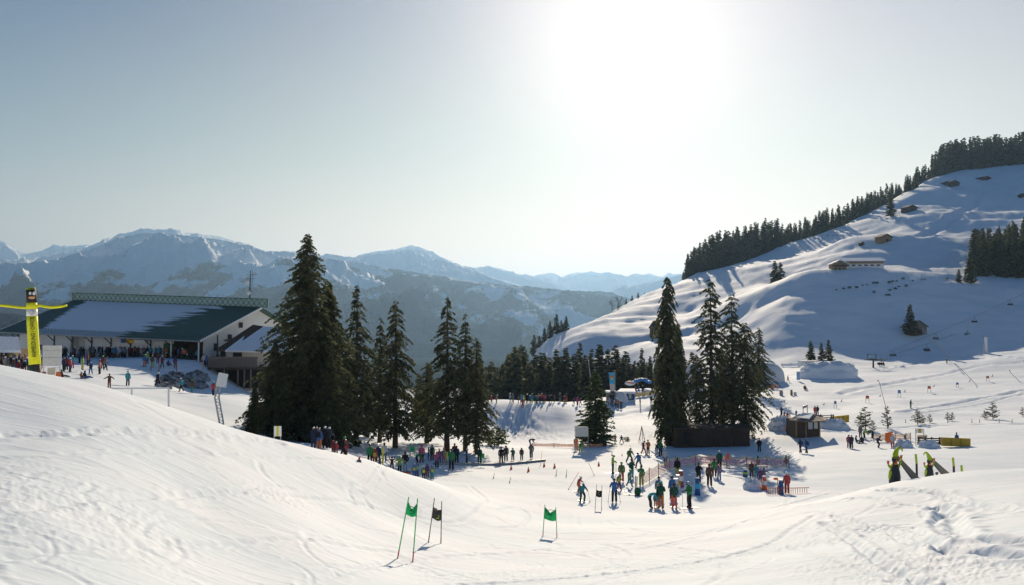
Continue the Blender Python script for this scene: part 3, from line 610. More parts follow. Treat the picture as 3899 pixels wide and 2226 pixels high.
tree_px('open2', 1890, 813, 905, 205, 'spruce showing behind the right edge of the ragged group', G2, 1.1)
tree_px('shaggy3', 1800, 860, 1092, 138, 'lower spruce filling the back of the ragged group', G2, .9)
g3 = random.Random(5)
G3 = 'spruces of the dark belt behind the beginners piste'
row = [(1215,905),(1232,918),(1250,902),(1268,890),(1285,872),(1300,865),(1318,905),(1335,885),(1352,872),(1368,893),(1384,870),(1398,890),(1413,862),(1430,880),(1444,858),(1458,878),(1474,866),(1495,850),(1512,862),(1532,855),(1548,885),(1562,875),(1582,892),(1600,870),(1618,880),(1636,872),(1652,892),(1705,868),(1722,880),(1190,915),(1176,905),(1040,925),(1070,905)]
for i, (u, v) in enumerate(row):
    tree_px('far%d' % (i % 5), u + g3.uniform(-3, 3), v + g3.uniform(-6, 6), 985, g3.uniform(232, 262), 'dark spruce in the dense belt along the far edge of the piste', G3, g3.uniform(1.0, 1.9))
belt = []
for i in range(60):
    u = 1180 + i * 7.8 + g3.uniform(-5, 5); d = g3.uniform(262, 285); vt = 905 + g3.uniform(-18, 22); kt = px2dir(u, vt); x = kt[0] / kt[1] * d; belt.append((x, d, gz(x, d) - 1, kt[2] / kt[1] * d))
tree_mass('forest_belt', belt)
G4 = 'forest trees along the skyline of the right hill'
sky_f = [(1696,690,712),(1712,628,700),(1730,622,694),(1760,600,680),(1790,582,672),(1820,572,660),(1850,562,650),(1880,556,640),(1910,550,632),(1940,546,618),(1958,565,610),(1972,556,608),(1990,552,602),(2020,545,590),(2050,528,578),(2080,520,566),(2110,510,555),(2140,495,540),(2170,482,526),(2200,470,512),(2230,455,500),(2245,460,490),(2262,440,480),(2285,425,468),(2310,408,452),(2322,440,448),(2328,380,446),(2350,368,444),(2380,355,436),(2410,350,432),(2450,345,428),(2490,342,424),(2520,340,424),(2550,336,422),(2600,330,420)]
su = [a[0] for a in sky_f]; st = [a[1] for a in sky_f]; sb = [a[2] for a in sky_f]
nsk = 0
deep = []
for rowi, (dd, cnt) in enumerate([(4, 95), (24, 60), (50, 110)]):
    for i in range(cnt):
        u = 1696 + (2600 - 1696) * (i + g3.random()) / cnt
        if 2316 < u < 2328: continue
        vt = float(np.interp(u, su, st)) + g3.choice([-9, -4, 0, 3, 8, 14, 22]); vb = float(np.interp(u, su, sb))
        # the crest in this column: farthest ground point still seen
        ds = np.linspace(480, 860, 110); k = px2dir(u, 600); xs = k[0] / k[1] * ds; el = height(xs, ds) / ds; j = int(np.argmax(el)); d = ds[j] + dd
        if rowi == 2:
            kt = px2dir(u, vt); x = k[0] / k[1] * d; deep.append((x, d, gz(x, d) - 1, kt[2] / kt[1] * d)); continue
        tree_px('far%d' % g3.randrange(5), u, vt, vb, d, 'dark spruce in the dense forest along the skyline of the right hill', G4, g3.uniform(.95, 1.6), sink=0.8); nsk += 1
tree_mass('forest', deep)
G5 = 'forest trees at the right edge of the hill'
wood = []
for i in range(90):
    u = g3.uniform(2412, 2640); f = g3.random(); d = 415 + f * 85; vt = float(np.interp(u, [2410, 2425, 2470, 2530, 2550, 2640], [640, 562, 560, 540, 528, 500])) + 70 * (1 - f) * g3.random() + 6
    if i >= 34:
        kt = px2dir(u, vt); x = kt[0] / kt[1] * d; wood.append((x, d, gz(x, d) - 1, kt[2] / kt[1] * d)); continue
    tree_px('far%d' % g3.randrange(5), u, vt, 705, d, 'dark spruce in the wood at the right edge of the hill', G5, 1.45, sink=1)
tree_mass('woodland', wood)
tree_px('far1', 2418, 622, 712, 400, 'slim spruce in front of the left tip of the right hand wood', None, 1.5)
tree_px('far3', 2388, 670, 706, 402, 'short bushy spruce left of the right hand wood', None, 2.0)
tree_px('far4', 2405, 668, 708, 404, 'small spruce squeezed between two others left of the right hand wood', None, 1.2)
tree_px('far2', 2218, 480, 532, 615, 'lone dark spruce on the hill crest left of a small hay barn', None, 1.9)
tree_px('far0', 1930, 648, 692, 468, 'bushy dark conifer pair on the open slope below the ridge, left one', None, 2.2)
tree_px('far2', 1944, 652, 692, 470, 'bushy dark conifer pair on the open slope below the ridge, right one', None, 2.0)
tree_px('far1', 2267, 757, 834, 345, 'spruce beside the green roofed hut on the shaded slope', None, 2.0)
tree_px('far2', 1605, 728, 758, 560, 'lone small spruce on the left nose of the hill', None, 1.3)
tree_px('far0', 2020, 848, 902, 300, 'dark spruce beside the white container at the lift', None, 2.0)
tree_px('far1', 2046, 852, 912, 298, 'left spruce of the close pair by the chairlift tower', None, 1.6)
tree_px('far3', 2064, 845, 912, 297, 'right spruce of the close pair by the chairlift tower', None, 1.6)
def crest(u, d0=400, d1=620):
    ds = np.linspace(d0, d1, 80); k = px2dir(u, 800); xs = k[0] / k[1] * ds; el = height(xs, ds) / ds; j = int(np.argmax(el)); return ds[j], HOR - el[j] * F
G6 = 'leafless trees and dark conifers on the left nose of the hill'
for i, (u, vt, d) in enumerate([(1255,872,440),(1290,852,470),(1345,838,478),(1362,822,490),(1375,828,486),(1526,752,530),(1545,765,540),(1300,855,455)]):
    d, vc = crest(u); d += 3; k = px2dir(u, 880); x = k[0] / k[1] * d; z = gz(x, d); kt = px2dir(u, min(vt, vc - 38)); H = kt[2] / kt[1] * d - z
    b_ = thing('bare_tree', 'leafless grey tree on the left nose of the hill', 'tree', (x, d, z), g3.uniform(0, 6), G6, scale=max(H, 4) / 12); link('branches', BARE[i % 2], b_)
for i, (u, vt, d) in enumerate([(1280,862,455),(1296,858,458),(1310,870,450),(1330,850,480),(1344,848,480),(1356,845,485),(1370,842,486),(1386,838,488),(1398,816,495),(1410,832,492),(1540,775,545),(1560,772,552),(1575,765,556),(1268,880,440),(1590,760,560)]):
    d, vc = crest(u); tree_px('far%d' % (i % 5), u, min(vt, vc - (30 + 7 * (i % 4)) if u < 1450 else vc - 14), 880, d + 2, 'dark conifer among bare trees on the left nose of the hill', G6, 1.8)
# saplings on the right
for i, (u, vt, vb, d, lb) in enumerate([(2155,1012,1069,139,'largest young fir left of the lift meadow'),(2143,1030,1068,141,'small fir leaning against the largest young fir'),(2210,1010,1064,141,'slim young fir tied to a long snow lance pole'),(2285,1019,1057,146,'young fir right of the lance pole with a stake'),(2296,1030,1056,147,'thin little fir close behind a staked young fir'),(2316,1036,1053,148,'very small fir between two bigger saplings'),(2371,1026,1050,150,'young fir with a bare lower stem'),(2360,1040,1051,150,'tiny fir beside the young fir with bare stem'),(2473,999,1050,150,'round topped young fir near the right edge'),(2453,1023,1048,151,'tiny fir left of the round topped one'),(2547,1023,1048,152,'small fir cut by the right edge of the photo'),(2174,1048,1068,137,'low bushy fir seedling beside the largest young fir')]):
    tree_px('sap%d' % (i % 3), u, vt, vb, d, lb, None, 1.35 if u != 2210 else .9, sink=0.05)
# low shrubs
SH = 'low shrubs poking out of the snow on the hill'
for i, (zx, zy) in enumerate([(250,160),(325,150),(390,140),(470,135),(535,110),(585,103),(660,88),(698,87),(835,82),(870,68),(915,62),(990,40),(1095,60),(1190,47),(1225,45),(840,165),(900,150),(940,125),(1020,120),(665,188),(800,220),(828,220),(1475,38)]):
    u = 2027.5 + zx * .22457; v = 686.7 + zy * .22457; p = hit(u, v, 300)
    s = thing('shrub', 'small dark shrub in the scattered row across the shaded slope', 'shrub', p, g3.uniform(0, 6), SH, scale=g3.uniform(.4, .9)); link('foliage', SHRUBM, s)
for i, (zx, zy) in enumerate([(290,915),(340,893),(390,890),(420,888),(537,873),(190,962),(100,990),(415,1355)]):
    u = 1962 + zx * .2919; v = 327 + zy * .2919; p = hit(u, v, 300)
    s = thing('shrub', 'small dark shrub below the ridge left of the barns', 'shrub', p, g3.uniform(0, 6), 'low shrubs below the ridge', scale=g3.uniform(.4, .85)); link('foliage', SHRUBM, s)
for u, v, sc, lb in [(1230, 1110, 2.3, 'round green bush at the right end of the spruce row'), (1560, 1098, .6, 'tiny bush beside the single bushy spruce')]:
    p = hit(u, v, 60); s = thing('bush', lb, 'bush', p, 0, None, scale=sc * .75); link('foliage', SHRUBM, s)
# ------------------------------------------------------------------ plain materials
WHITE = mat('white_render', (0.72, 0.71, 0.68), 0.8, 0.2, 8)
WPAINT = mat('white_paint', (0.78, 0.78, 0.76), 0.5)
GREENM = mat('green_metal', (0.035, 0.085, 0.055), 0.5, 0.0, 8, 0.25)
WOOD = mat('weathered_wood', (0.075, 0.055, 0.042), 0.85, 0.5, 14, 0.3)
WOODL = mat('light_wood', (0.30, 0.19, 0.10), 0.8, 0.4, 14, 0.25)
WOODG = mat('grey_wood', (0.19, 0.16, 0.14), 0.85, 0.5, 14, 0.25)
DARK = mat('dark_opening', (0.02, 0.02, 0.022), 0.6)
GLASS = mat('window_glass', (0.05, 0.07, 0.09), 0.15, spec=0.6)
STEEL = mat('galvanised_steel', (0.30, 0.31, 0.32), 0.5, metal=0.3)
DSTEEL = mat('dark_steel', (0.06, 0.065, 0.07), 0.6)
REDB = mat('red_brown_paint', (0.16, 0.05, 0.04), 0.6)
STONE = mat('dark_stone', (0.10, 0.09, 0.085), 0.9, 0.8, 6, 0.4)
ORANGE = mat('orange_plastic', (0.75, 0.16, 0.04), 0.6)
YELLOWM = mat('yellow_mat', (0.50, 0.33, 0.04), 0.7, 0.2, 5, 0.15)
YEL = mat('yellow_fabric', (0.80, 0.78, 0.02), 0.6)
LIME = mat('lime_fabric', (0.42, 0.60, 0.015), 0.6)
BLACKF = mat('black_fabric', (0.025, 0.025, 0.028), 0.7)
GREENF = mat('green_fabric', (0.01, 0.50, 0.14), 0.6)
BLUEP = mat('blue_panel', (0.03, 0.10, 0.28), 0.6)
SKYB = mat('sky_blue_fabric', (0.05, 0.42, 0.66), 0.6)
SNOWB = mat('heaped_snow', (0.80, 0.84, 0.89), 0.8, 0.6, 2.5, 0.04)
TENT = mat('white_tent_fabric', (0.68, 0.70, 0.72), 0.6, 0.1, 3)
TAN = mat('tan_net', (0.62, 0.45, 0.22), 0.8)
def frame_at(name, label, cat, loc, group=None, rz=0.0):
    t = thing(name, label, cat, loc, rz, group); return t
def pm(t):                             # mesh builder in world coordinates for a thing that is not rotated
    b = MB(); b.M = Matrix.Translation(-Vector(t.location)); return b
def pbox(b, u0, u1, v0, v1, d, depth, mi=0):
    p = at(u0, v1, d); q = at(u1, v0, d); b.box(((p[0] + q[0]) / 2, d + depth / 2, (p[2] + q[2]) / 2), (abs(q[0] - p[0]), depth, abs(q[2] - p[2])), mi=mi)
def text_mesh(txt, size, m, ext=0.01):
    c = bpy.data.curves.new('text', 'FONT'); c.body = txt; c.size = size; c.extrude = ext; c.align_x = 'CENTER'; c.align_y = 'CENTER'; c.resolution_u = 2
    o = bpy.data.objects.new('text', c); COL.objects.link(o); dg = bpy.context.evaluated_depsgraph_get(); me = bpy.data.meshes.new_from_object(o.evaluated_get(dg))
    bpy.data.objects.remove(o); bpy.data.curves.remove(c); me.materials.clear(); me.materials.append(m); return me
V = Vector
# ------------------------------------------------------------------ the lodge
EL, ER, RL, RRt = (V(at(-8, 825, 155)), V(at(497, 848, 140)), V(at(182, 747, 169)), V(at(651, 765, 153)))
lodge = frame_at('lodge', 'long white mountain lodge with a green roof half covered in snow and a glazed ridge', 'building', tuple((EL + ER) / 2 - V((0, -6, 5))))
def rp(s, t): return (EL.lerp(ER, s)).lerp(RL.lerp(RRt, s), t)
# roof plane with UV = (s, t)
def roof_material():
    m, n, l, b = nodes_of('green_roof_with_snow'); b.inputs['Roughness'].default_value = 0.6
    uv = n.new('ShaderNodeUVMap'); sp = n.new('ShaderNodeSeparateXYZ'); l.new(uv.outputs[0], sp.inputs[0])
    mp = n.new('ShaderNodeMapping'); mp.inputs['Scale'].default_value = (7, 15, 1); l.new(uv.outputs[0], mp.inputs['Vector'])
    nz = n.new('ShaderNodeTexNoise'); nz.inputs['Scale'].default_value = 1.0; nz.inputs['Detail'].default_value = 5; l.new(mp.outputs[0], nz.inputs['Vector'])
    def M(op, a, c, clamp=False):
        k = n.new('ShaderNodeMath'); k.operation = op; k.use_clamp = clamp
        for i, q in enumerate((a, c)):
            if isinstance(q, (int, float)): k.inputs[i].default_value = q
            else: l.new(q, k.inputs[i])
        return k.outputs[0]
    s, t = sp.outputs[0], sp.outputs[1]; nn = M('MULTIPLY', M('SUBTRACT', nz.outputs['Fac'], 0.5), 0.42)
    # right edge: s < 0.62 + 0.16 t + noise ; left edge: s > 0.22 - 0.17 t + noise ; away from the eave
    right = M('MULTIPLY', M('SUBTRACT', M('ADD', M('ADD', M('MULTIPLY', t, 0.16), 0.66), nn), s), 16, True)
    left = M('MULTIPLY', M('SUBTRACT', s, M('ADD', M('SUBTRACT', 0.19, M('MULTIPLY', t, 0.13)), M('MULTIPLY', nn, 0.25))), 40, True)
    eave = M('MULTIPLY', M('ADD', M('SUBTRACT', t, 0.10), M('MULTIPLY', nn, 0.15)), 22, True)
    sm_ = M('ADD', M('MULTIPLY', eave, 0.5), 0.5)
    mask = M('MULTIPLY', M('MULTIPLY', right, left), sm_)
    wv = n.new('ShaderNodeTexWave'); wv.bands_direction = 'X'; wv.inputs['Scale'].default_value = 22; l.new(uv.outputs[0], wv.inputs['Vector'])
    gmix = n.new('ShaderNodeMix'); gmix.data_type = 'RGBA'; gmix.inputs[6].default_value = (0.03, 0.075, 0.055, 1); gmix.inputs[7].default_value = (0.045, 0.105, 0.075, 1); l.new(wv.outputs['Fac'], gmix.inputs[0])
    mx = n.new('ShaderNodeMix'); mx.data_type = 'RGBA'; mx.inputs[7].default_value = (0.72, 0.78, 0.84, 1); l.new(gmix.outputs[2], mx.inputs[6]); l.new(mask, mx.inputs[0]); l.new(mx.outputs[2], b.inputs['Base Color'])
    bp = n.new('ShaderNodeBump'); bp.inputs['Distance'].default_value = 0.12; bp.inputs['Strength'].default_value = 0.7; l.new(M('ADD', mask, M('MULTIPLY', nz.outputs['Fac'], 0.25)), bp.inputs['Height']); l.new(bp.outputs[0], b.inputs['Normal'])
    return m
o_ = V(lodge.location)
me = bpy.data.meshes.new('roof'); vs_ = [rp(0, 0), rp(1, 0), rp(1, 1), rp(0, 1)]
up = V((0, 0, -0.25)); vv = [tuple(p - o_) for p in vs_] + [tuple(p + up - o_) for p in vs_]
me.from_pydata(vv, [], [(0, 1, 2, 3), (7, 6, 5, 4), (0, 4, 5, 1), (1, 5, 6, 2), (2, 6, 7, 3), (3, 7, 4, 0)])
uvl = me.uv_layers.new(name='UVMap'); U4 = {0: (0, 0), 1: (1, 0), 2: (1, 1), 3: (0, 1), 4: (0, 0), 5: (1, 0), 6: (1, 1), 7: (0, 1)}
for lp_ in me.loops: uvl.data[lp_.index].uv = U4[lp_.vertex_index]
me.materials.append(roof_material()); roof = link('roof', me, lodge)
# back slope of the roof
bk = (RL - EL); bkh = V((bk.x, bk.y, 0)); b = pm(lodge)
b.slab([RL + V((.02, .02, -.03)), RRt + V((.02, .02, -.03)), RRt + bkh - V((0, 0, RRt.z - ER.z)), RL + bkh - V((0, 0, RL.z - EL.z))], 0.25); b.build('roof', [GREENM], lodge)
b = pm(lodge); b.bar(EL + V((0, -.08, -.12)), ER + V((0, -.08, -.12)), .12, .14); b.build('gutter', [STEEL], lodge)
for s_v, dx_ in ((1.0, .1), (0.0, -.1)): b = pm(lodge); b.bar(rp(s_v, 0) + V((dx_, 0, -.1)), rp(s_v, 1) + V((dx_, 0, -.1)), .12, .35); b.build('verge_board', [WPAINT], lodge)
b = pm(lodge)
for i in range(46):
    for tt in (0.10, 0.115): pass
    p = rp(0.2 + i / 46 * .78, 0.10); b.box(p + V((0, 0, .10)), (.05, .05, .22))
b.bar(rp(.19, .10) + V((0, 0, .2)), rp(.99, .10) + V((0, 0, .2)), .04); b.build('snow_guard', [GREENM], lodge)
# glazed ridge
hL, hR = 1.38, 1.45; b = pm(lodge)
b.slab([RL, RRt + (RRt - RL) * .03, RRt + (RRt - RL) * .03 + V((0, 0, hR)), RL + V((0, 0, hL))], 0.5, d=V((.15, .5, 0))); rg = b.build('ridge_glazing', [mat('ridge_glass', (0.35, 0.50, 0.46), 0.4)], lodge)
b = pm(lodge); Q = lambda s, f: RL.lerp(RRt + (RRt - RL) * .03, s) + V((-.03, -.08, (hL + (hR - hL) * s) * f))
b.bar(Q(0, .02), Q(1, .02), .1); b.bar(Q(0, 1), Q(1, 1), .12); b.bar(Q(0, 0), Q(0, 1), .1); b.bar(Q(1, 0), Q(1, 1), .1)
for i in range(40): b.bar(Q(i / 40, .05), Q((i + 1) / 40, .95), .05); b.bar(Q(i / 40, .95), Q((i + 1) / 40, .05), .05)
b.build('lattice', [GREENM], rg)
# walls
ax = (ER - EL); ax.z = 0; ax.normalize(); inn = V((-ax.y, ax.x, 0)); 
def wp(s, dz, off=2.2): p = EL.lerp(ER, s) + inn * off; p.z = EL.lerp(ER, s).z + dz; return p
b = pm(lodge)
segs = [(0.055, .33, 0.0), (.33, .405, 1.6), (.405, .84, 0.0)]
for s0, s1, rec in segs:
    b.slab([wp(s0, -5.8, 2.2 + rec), wp(s1, -5.8, 2.2 + rec), wp(s1, .6, 2.2 + rec), wp(s0, .6, 2.2 + rec)], .3, d=inn * .3)
b.slab([wp(.33, -5.8, 2.2), wp(.33, -5.8, 3.9), wp(.33, .6, 3.9), wp(.33, .6, 2.2)], .2, d=ax * .2); b.slab([wp(.405, -5.8, 3.9), wp(.405, -5.8, 2.2), wp(.405, .6, 2.2), wp(.405, .6, 3.9)], .2, d=ax * .2)
b.build('wall', [WHITE], lodge)
b = pm(lodge); b.slab([wp(.84, -5.8, 5), wp(.985, -5.8, 5), wp(.985, .9, 5), wp(.84, .9, 5)], .3, d=inn * .3); b.slab([wp(.84, -5.8, 2.2), wp(.84, -5.8, 5), wp(.84, .6, 5), wp(.84, .6, 2.2)], .2, d=ax * .2); b.build('porch_wall', [WOOD], lodge)
def gp(t, z): p = rp(.975, t).copy(); p.z += z; return p
b = pm(lodge); zf = ER.z - 5.5
q = [gp(.16, -.35), gp(1, -.35), gp(1, -.35) + (gp(1, 0) - gp(.1, 0)) * 1.0]
q2 = q[1] + V((bkh.x, bkh.y, -(RRt.z - ER.z))) * .9
vsg = [q[0], q[1], q2, V((q2.x, q2.y, zf)), V((q[0].x, q[0].y, zf))]; b.add(vsg + [p - ax * .3 for p in vsg], [(0, 1, 2, 3, 4), (9, 8, 7, 6, 5)] + [(i, i + 5, (i + 1) % 5 + 5, (i + 1) % 5) for i in range(5)]); gab = b.build('gable_wall', [WHITE], lodge)
for s in np.linspace(.06, .83, 9): b = pm(lodge); b.bar(wp(s, -5.5, 2.1), wp(s, .0, 2.1), .16); b.bar(wp(s, -1.3, 2.1), wp(s, -.15, .5), .12); b.build('timber_brace', [DSTEEL], lodge)
for s in (.985, .86): b = pm(lodge); b.bar(wp(s, -5.5, .6), wp(s, -.1, .6), .18); b.build('post', [WPAINT], lodge)
for i, (s0, s1, z0, z1, mm) in enumerate([(.165, .185, -2.9, -2.0, GLASS), (.243, .262, -3.0, -2.0, GLASS), (.272, .292, -3.6, -2.0, GLASS), (.475, .495, -9, 0, DARK), (.527, .557, -9, 0, REDB), (.59, .61, -9, 0, DARK), (.625, .655, -9, 0, DARK), (.69, .72, -9, 0, REDB), (.765, .785, -2.6, -1.5, DARK)]):
    dz_ = z0 < -8
    if dz_: z0, z1 = -4.55 + s0 * .9, -2.2 + s0 * .75
    b = pm(lodge); b.slab([wp(s0, z0, 2.17), wp(s1, z0, 2.17), wp(s1, z1, 2.17), wp(s0, z1, 2.17)], .06, d=-inn * .06)
    nm_ = 'door' if dz_ else 'window'; f = b.build(nm_, [REDB], lodge); b = pm(lodge); e = (s1 - s0) * .16
    b.slab([wp(s0 + e, z0 + .1, 2.1), wp(s1 - e, z0 + .1, 2.1), wp(s1 - e, z1 - .12, 2.1), wp(s0 + e, z1 - .12, 2.1)], .02, d=-inn * .02); b.build('pane', [GLASS if mm is GLASS else DARK], f)
b = pm(lodge)
for k, (s0, s1, mm) in enumerate([(.60, .625, 0), (.625, .665, 1), (.665, .72, 2)]): b.slab([wp(s0, -1.0, 1.6), wp(s1, -1.0, 1.6), wp(s1, -.35, 1.6), wp(s0, -.35, 1.6)], .1, mi=k, d=inn * .1)
b.build('sign', [BLUEP, mat('amber_sign', (.8, .45, .03), .5), WPAINT], lodge)
b = pm(lodge); b.slab([wp(.80, -3.2, 1.9), wp(.845, -3.2, 1.9), wp(.845, -.7, 1.9), wp(.80, -.7, 1.9)], .08, d=-inn * .08); b.build('awning', [mat('green_awning', (.05, .13, .03), .7)], lodge)
for t_, z0, z1, t2 in ((.30, -3.4, -2.2, .36), (.52, -3.2, -2.0, .58), (.70, -1.9, -1.0, .76), (.34, -6.2, -4.3, .5)):
    b = pm(lodge); a_ = rp(.975, t_); c_ = rp(.975, t2); za = rp(.975, t_).z
    b.slab([V((a_.x, a_.y, za + z0)) + ax * .05, V((c_.x, c_.y, za + z0)) + ax * .05, V((c_.x, c_.y, za + z1)) + ax * .05, V((a_.x, a_.y, za + z1)) + ax * .05], .1, d=ax * .1); b.build('window', [DARK], gab)
b = pm(lodge); b.bar(rp(.98, .45) + ax * .15 - V((0, 0, 2.6)), rp(.98, .8) + ax * .15 - V((0, 0, 4.0)), .25); b.build('duct', [DSTEEL], gab)
# annex with the lower snowy roof, balcony and basement
an = frame_at('lodge_annex', 'low annex of the lodge with snowy lean-to roof, wooden balcony and dark basement', 'building', foot(575, 139)); 
b = pm(an); pbox(b, 545, 700, 862, 972, 141.5, 9); b.build('wall', [WHITE], an)
b = pm(an); b.slab([V(at(560, 872, 138)), V(at(720, 875, 138)), V(at(740, 815, 146)), V(at(640, 812, 146))], .3); r_ = b.build('roof', [SNOWB], an)
b = pm(an); b.slab([V(at(540, 868, 138.5)), V(at(572, 871, 138.2)), V(at(656, 812, 146)), V(at(630, 808, 146))], .4); b.build('verge_board', [WOOD], r_)
b = pm(an); pbox(b, 517, 640, 893, 915, 136.4, .15); pbox(b, 515, 642, 888, 893, 136.2, .3)
for i in range(24): pbox(b, 518 + i * 5.1, 521 + i * 5.1, 893, 915, 136.3, .08)
bal = b.build('balcony', [WOODG], an); b = pm(an); pbox(b, 517, 700, 915, 920, 136.2, 6); b.build('floor', [WOOD], bal)
b = pm(an); pbox(b, 519, 562, 920, 966, 139.5, .6); pbox(b, 566, 700, 920, 966, 140.6, .6); b.build('basement', [DARK], an)
for u in (519, 556, 590, 606, 622): b = pm(an); pbox(b, u, u + 3.5, 918, 968, 136.6, .25); b.build('post', [WOODG], an)
for u0, u1, v0, v1 in ((580, 602, 873, 893), (548, 562, 866, 890)): b = pm(an); pbox(b, u0, u1, v0, v1, 141.3, .1); b.build('window', [DARK], an)
# antenna mast
m_ = frame_at('antenna_mast', 'thin dark antenna mast with two white dishes rising over the lodge roof', 'mast', tuple(V(at(622, 800, 156))))
b = pm(m_); b.tube([at(620, 800, 156), at(622, 730, 156), at(624, 672, 156)], [.17, .14, .06], 6); b.bar(V(at(612, 694, 156)), V(at(634, 694, 156)), .08); b.bar(V(at(615, 684, 156)), V(at(631, 684, 156)), .05); b.bar(V(at(629, 672, 156)), V(at(629, 730, 156)), .05)
for v in (700, 712, 724): b.bar(V(at(622, v, 156)), V(at(629, v, 156)), .05)
b.build('mast', [DSTEEL], m_)
for u, v in ((615, 704), (619, 729)): b = pm(m_); b.ball(V(at(u, v, 155.6)), .36, 8, 6, sc=(1, .4, 1)); b.build('dish', [WPAINT], m_, True)
# kiosk at the left edge
k_ = frame_at('ticket_kiosk', 'wooden kiosk with thick snow on its roof at the left edge of the photo', 'kiosk', foot(5, 128))
b = pm(k_); pbox(b, -90, 40, 868, 905, 128, 4); b.build('wall', [WOODL], k_); b = pm(k_); b.slab([V(at(-100, 872, 126.6)), V(at(52, 872, 126.6)), V(at(46, 838, 133)), V(at(-60, 836, 133))], .35); b.build('roof', [SNOWB], k_)
b = pm(k_); pbox(b, 2, 18, 872, 890, 127.85, .1); b.build('hatch', [DARK], k_)
# stone retaining wall with railing
w_ = frame_at('retaining_wall', 'snow dusted dark boulder retaining wall below the lodge terrace', 'wall', foot(450, 132))
b = pm(w_); rg_ = random.Random(3)
for i in range(130):
    u = rg_.uniform(392, 517); lo = 968 - max(0, (400 - u)) * .4; v = rg_.uniform(np.interp(u, [390, 430, 517], [952, 930, 924]), lo); q_ = hit(u, v, 100)
    b.ball(V(q_) + V((0, -.1, .1)), rg_.uniform(.28, .52), 6, 4, sc=(1.2, .9, .8))
b.build('boulders', [mat('snowy_stone', (0.06, 0.055, 0.05), .9, .8, 5, color2=(0.42, 0.45, 0.48), vscale=1.1)], w_)
rl = frame_at('railing', 'net railing along the sloping ramp beside the lodge terrace', 'railing', foot(450, 134))
pts = [(376, 948, 915), (396, 934, 905), (440, 918, 902), (505, 908, 893)]
b = pm(rl); RD = 126
for u, v0, v1 in pts: b.bar(V(at(u, v0 + 14, RD)), V(at(u, v1, RD)), .1)
b.build('post', [mat('reddish_pole', (.3, .12, .12), .6)], rl); b = pm(rl)
for f in (0, .25, .5, .75, 1):
    for (a0, b0, c0), (a1, b1, c1) in zip(pts[:-1], pts[1:]): b.bar(V(at(a0, c0 + (b0 - c0) * f, RD)), V(at(a1, c1 + (b1 - c1) * f, RD)), .03)
b.build('net', [STEEL], rl)
# ------------------------------------------------------------------ long shed among the old spruces
sh = frame_at('shed', 'long low shed of dark weathered boards under the ragged spruces', 'shed', foot(1772, 119))
b = pm(sh)
zb = gz(*foot(1772, 119)[:2]) - .6
for i in range(62):
    u0 = 1680 + i * 3.02; p = at(u0, 1060, 118.4 + .06 * (i * 7 % 3)); q = at(u0 + 2.6, 1060, 118.4); top = at(u0, 1064 + 2 * math.sin(i * 1.7) * .3, 118.4)[2]
    b.box(((p[0] + q[0]) / 2, p[1], (zb + top) / 2), (q[0] - p[0] + .01, .06, top - zb))
b.build('board_wall', [WOOD], sh)
b = pm(sh); p = at(1680, 1064, 118.6); q = at(1867, 1066, 118.6); b.box(((p[0] + q[0]) / 2, 121, (zb + p[2] - .1) / 2), (q[0] - p[0] - .1, 4.6, p[2] - zb - .1)); b.build('body', [WOOD], sh)
b = pm(sh); b.slab([V(at(1676, 1065, 117.9)), V(at(1871, 1068, 117.9)), V(at(1864, 1055, 124)), V(at(1684, 1053, 124))], .14); b.build('roof', [WOOD], sh)
for u in (1722, 1782, 1830): b = pm(sh); pbox(b, u, u + 1.8, 1066, 1108, 118.25, .1); b.build('door_frame', [WOOD], sh)
b = pm(sh); pbox(b, 1702, 1715, 1075, 1106, 118.3, .06); b.build('door', [DARK], sh)
# ------------------------------------------------------------------ small hut on the right
hu = frame_at('ski_hut', 'small brown timber hut with snowy pitched roof and two tall windows', 'hut', foot(2012, 128))
D0 = 127.0; b = pm(hu); pbox(b, 1981, 2042, 1046, 1092, D0, 4.2); body = b.build('wall', [WOOD], hu)
b = pm(hu)
A, B_, C_ = V(at(1964, 1045, D0 - .8)), V(at(2017, 1047, D0 - .8)), V(at(2060, 1046, D0 - .8)); Rf, Rb = V(at(1990, 1030, D0 + 2)), V(at(2040, 1029, D0 + 4))
b.slab([A, B_ + V((0, -.2, -.1)), V(at(2030, 1031, D0 + 3)), Rf], .15); b.slab([B_ + V((0, -.2, -.1)), C_, V(at(2052, 1037, D0 + 4.6)), V(at(2030, 1031, D0 + 3))], .15); rf_ = b.build('roof', [WOODG], hu)
b = pm(hu); b.slab([A.lerp(Rf, .35) + V((.5, 0, .12)), B_.lerp(V(at(2030, 1031, D0 + 3)), .15) + V((-.2, 0, .16)), V(at(2026, 1031.5, D0 + 3)) + V((0, 0, .14)), Rf + V((.5, 0, .12))], .12); b.build('snow_cover', [SNOWB], rf_)
for u0, u1, v0, v1 in ((2013, 2023, 1049, 1068), (2027.5, 2036, 1049, 1067)):
    b = pm(hu); pbox(b, u0 - 1, u1 + 1, v0 - 1, v1 + 1, D0 - .06, .06); f = b.build('window', [WOODG], hu); b = pm(hu); pbox(b, u0, u1, v0, v1, D0 - .09, .03); b.build('pane', [mat('bright_pane', (.45, .50, .55), .2, spec=.6)], f)
b = pm(hu)
for u in (1982, 2006, 2040): pbox(b, u, u + 2.6, 1046, 1090, D0 - .12, .12)
b.build('corner_post', [WOODL], hu)
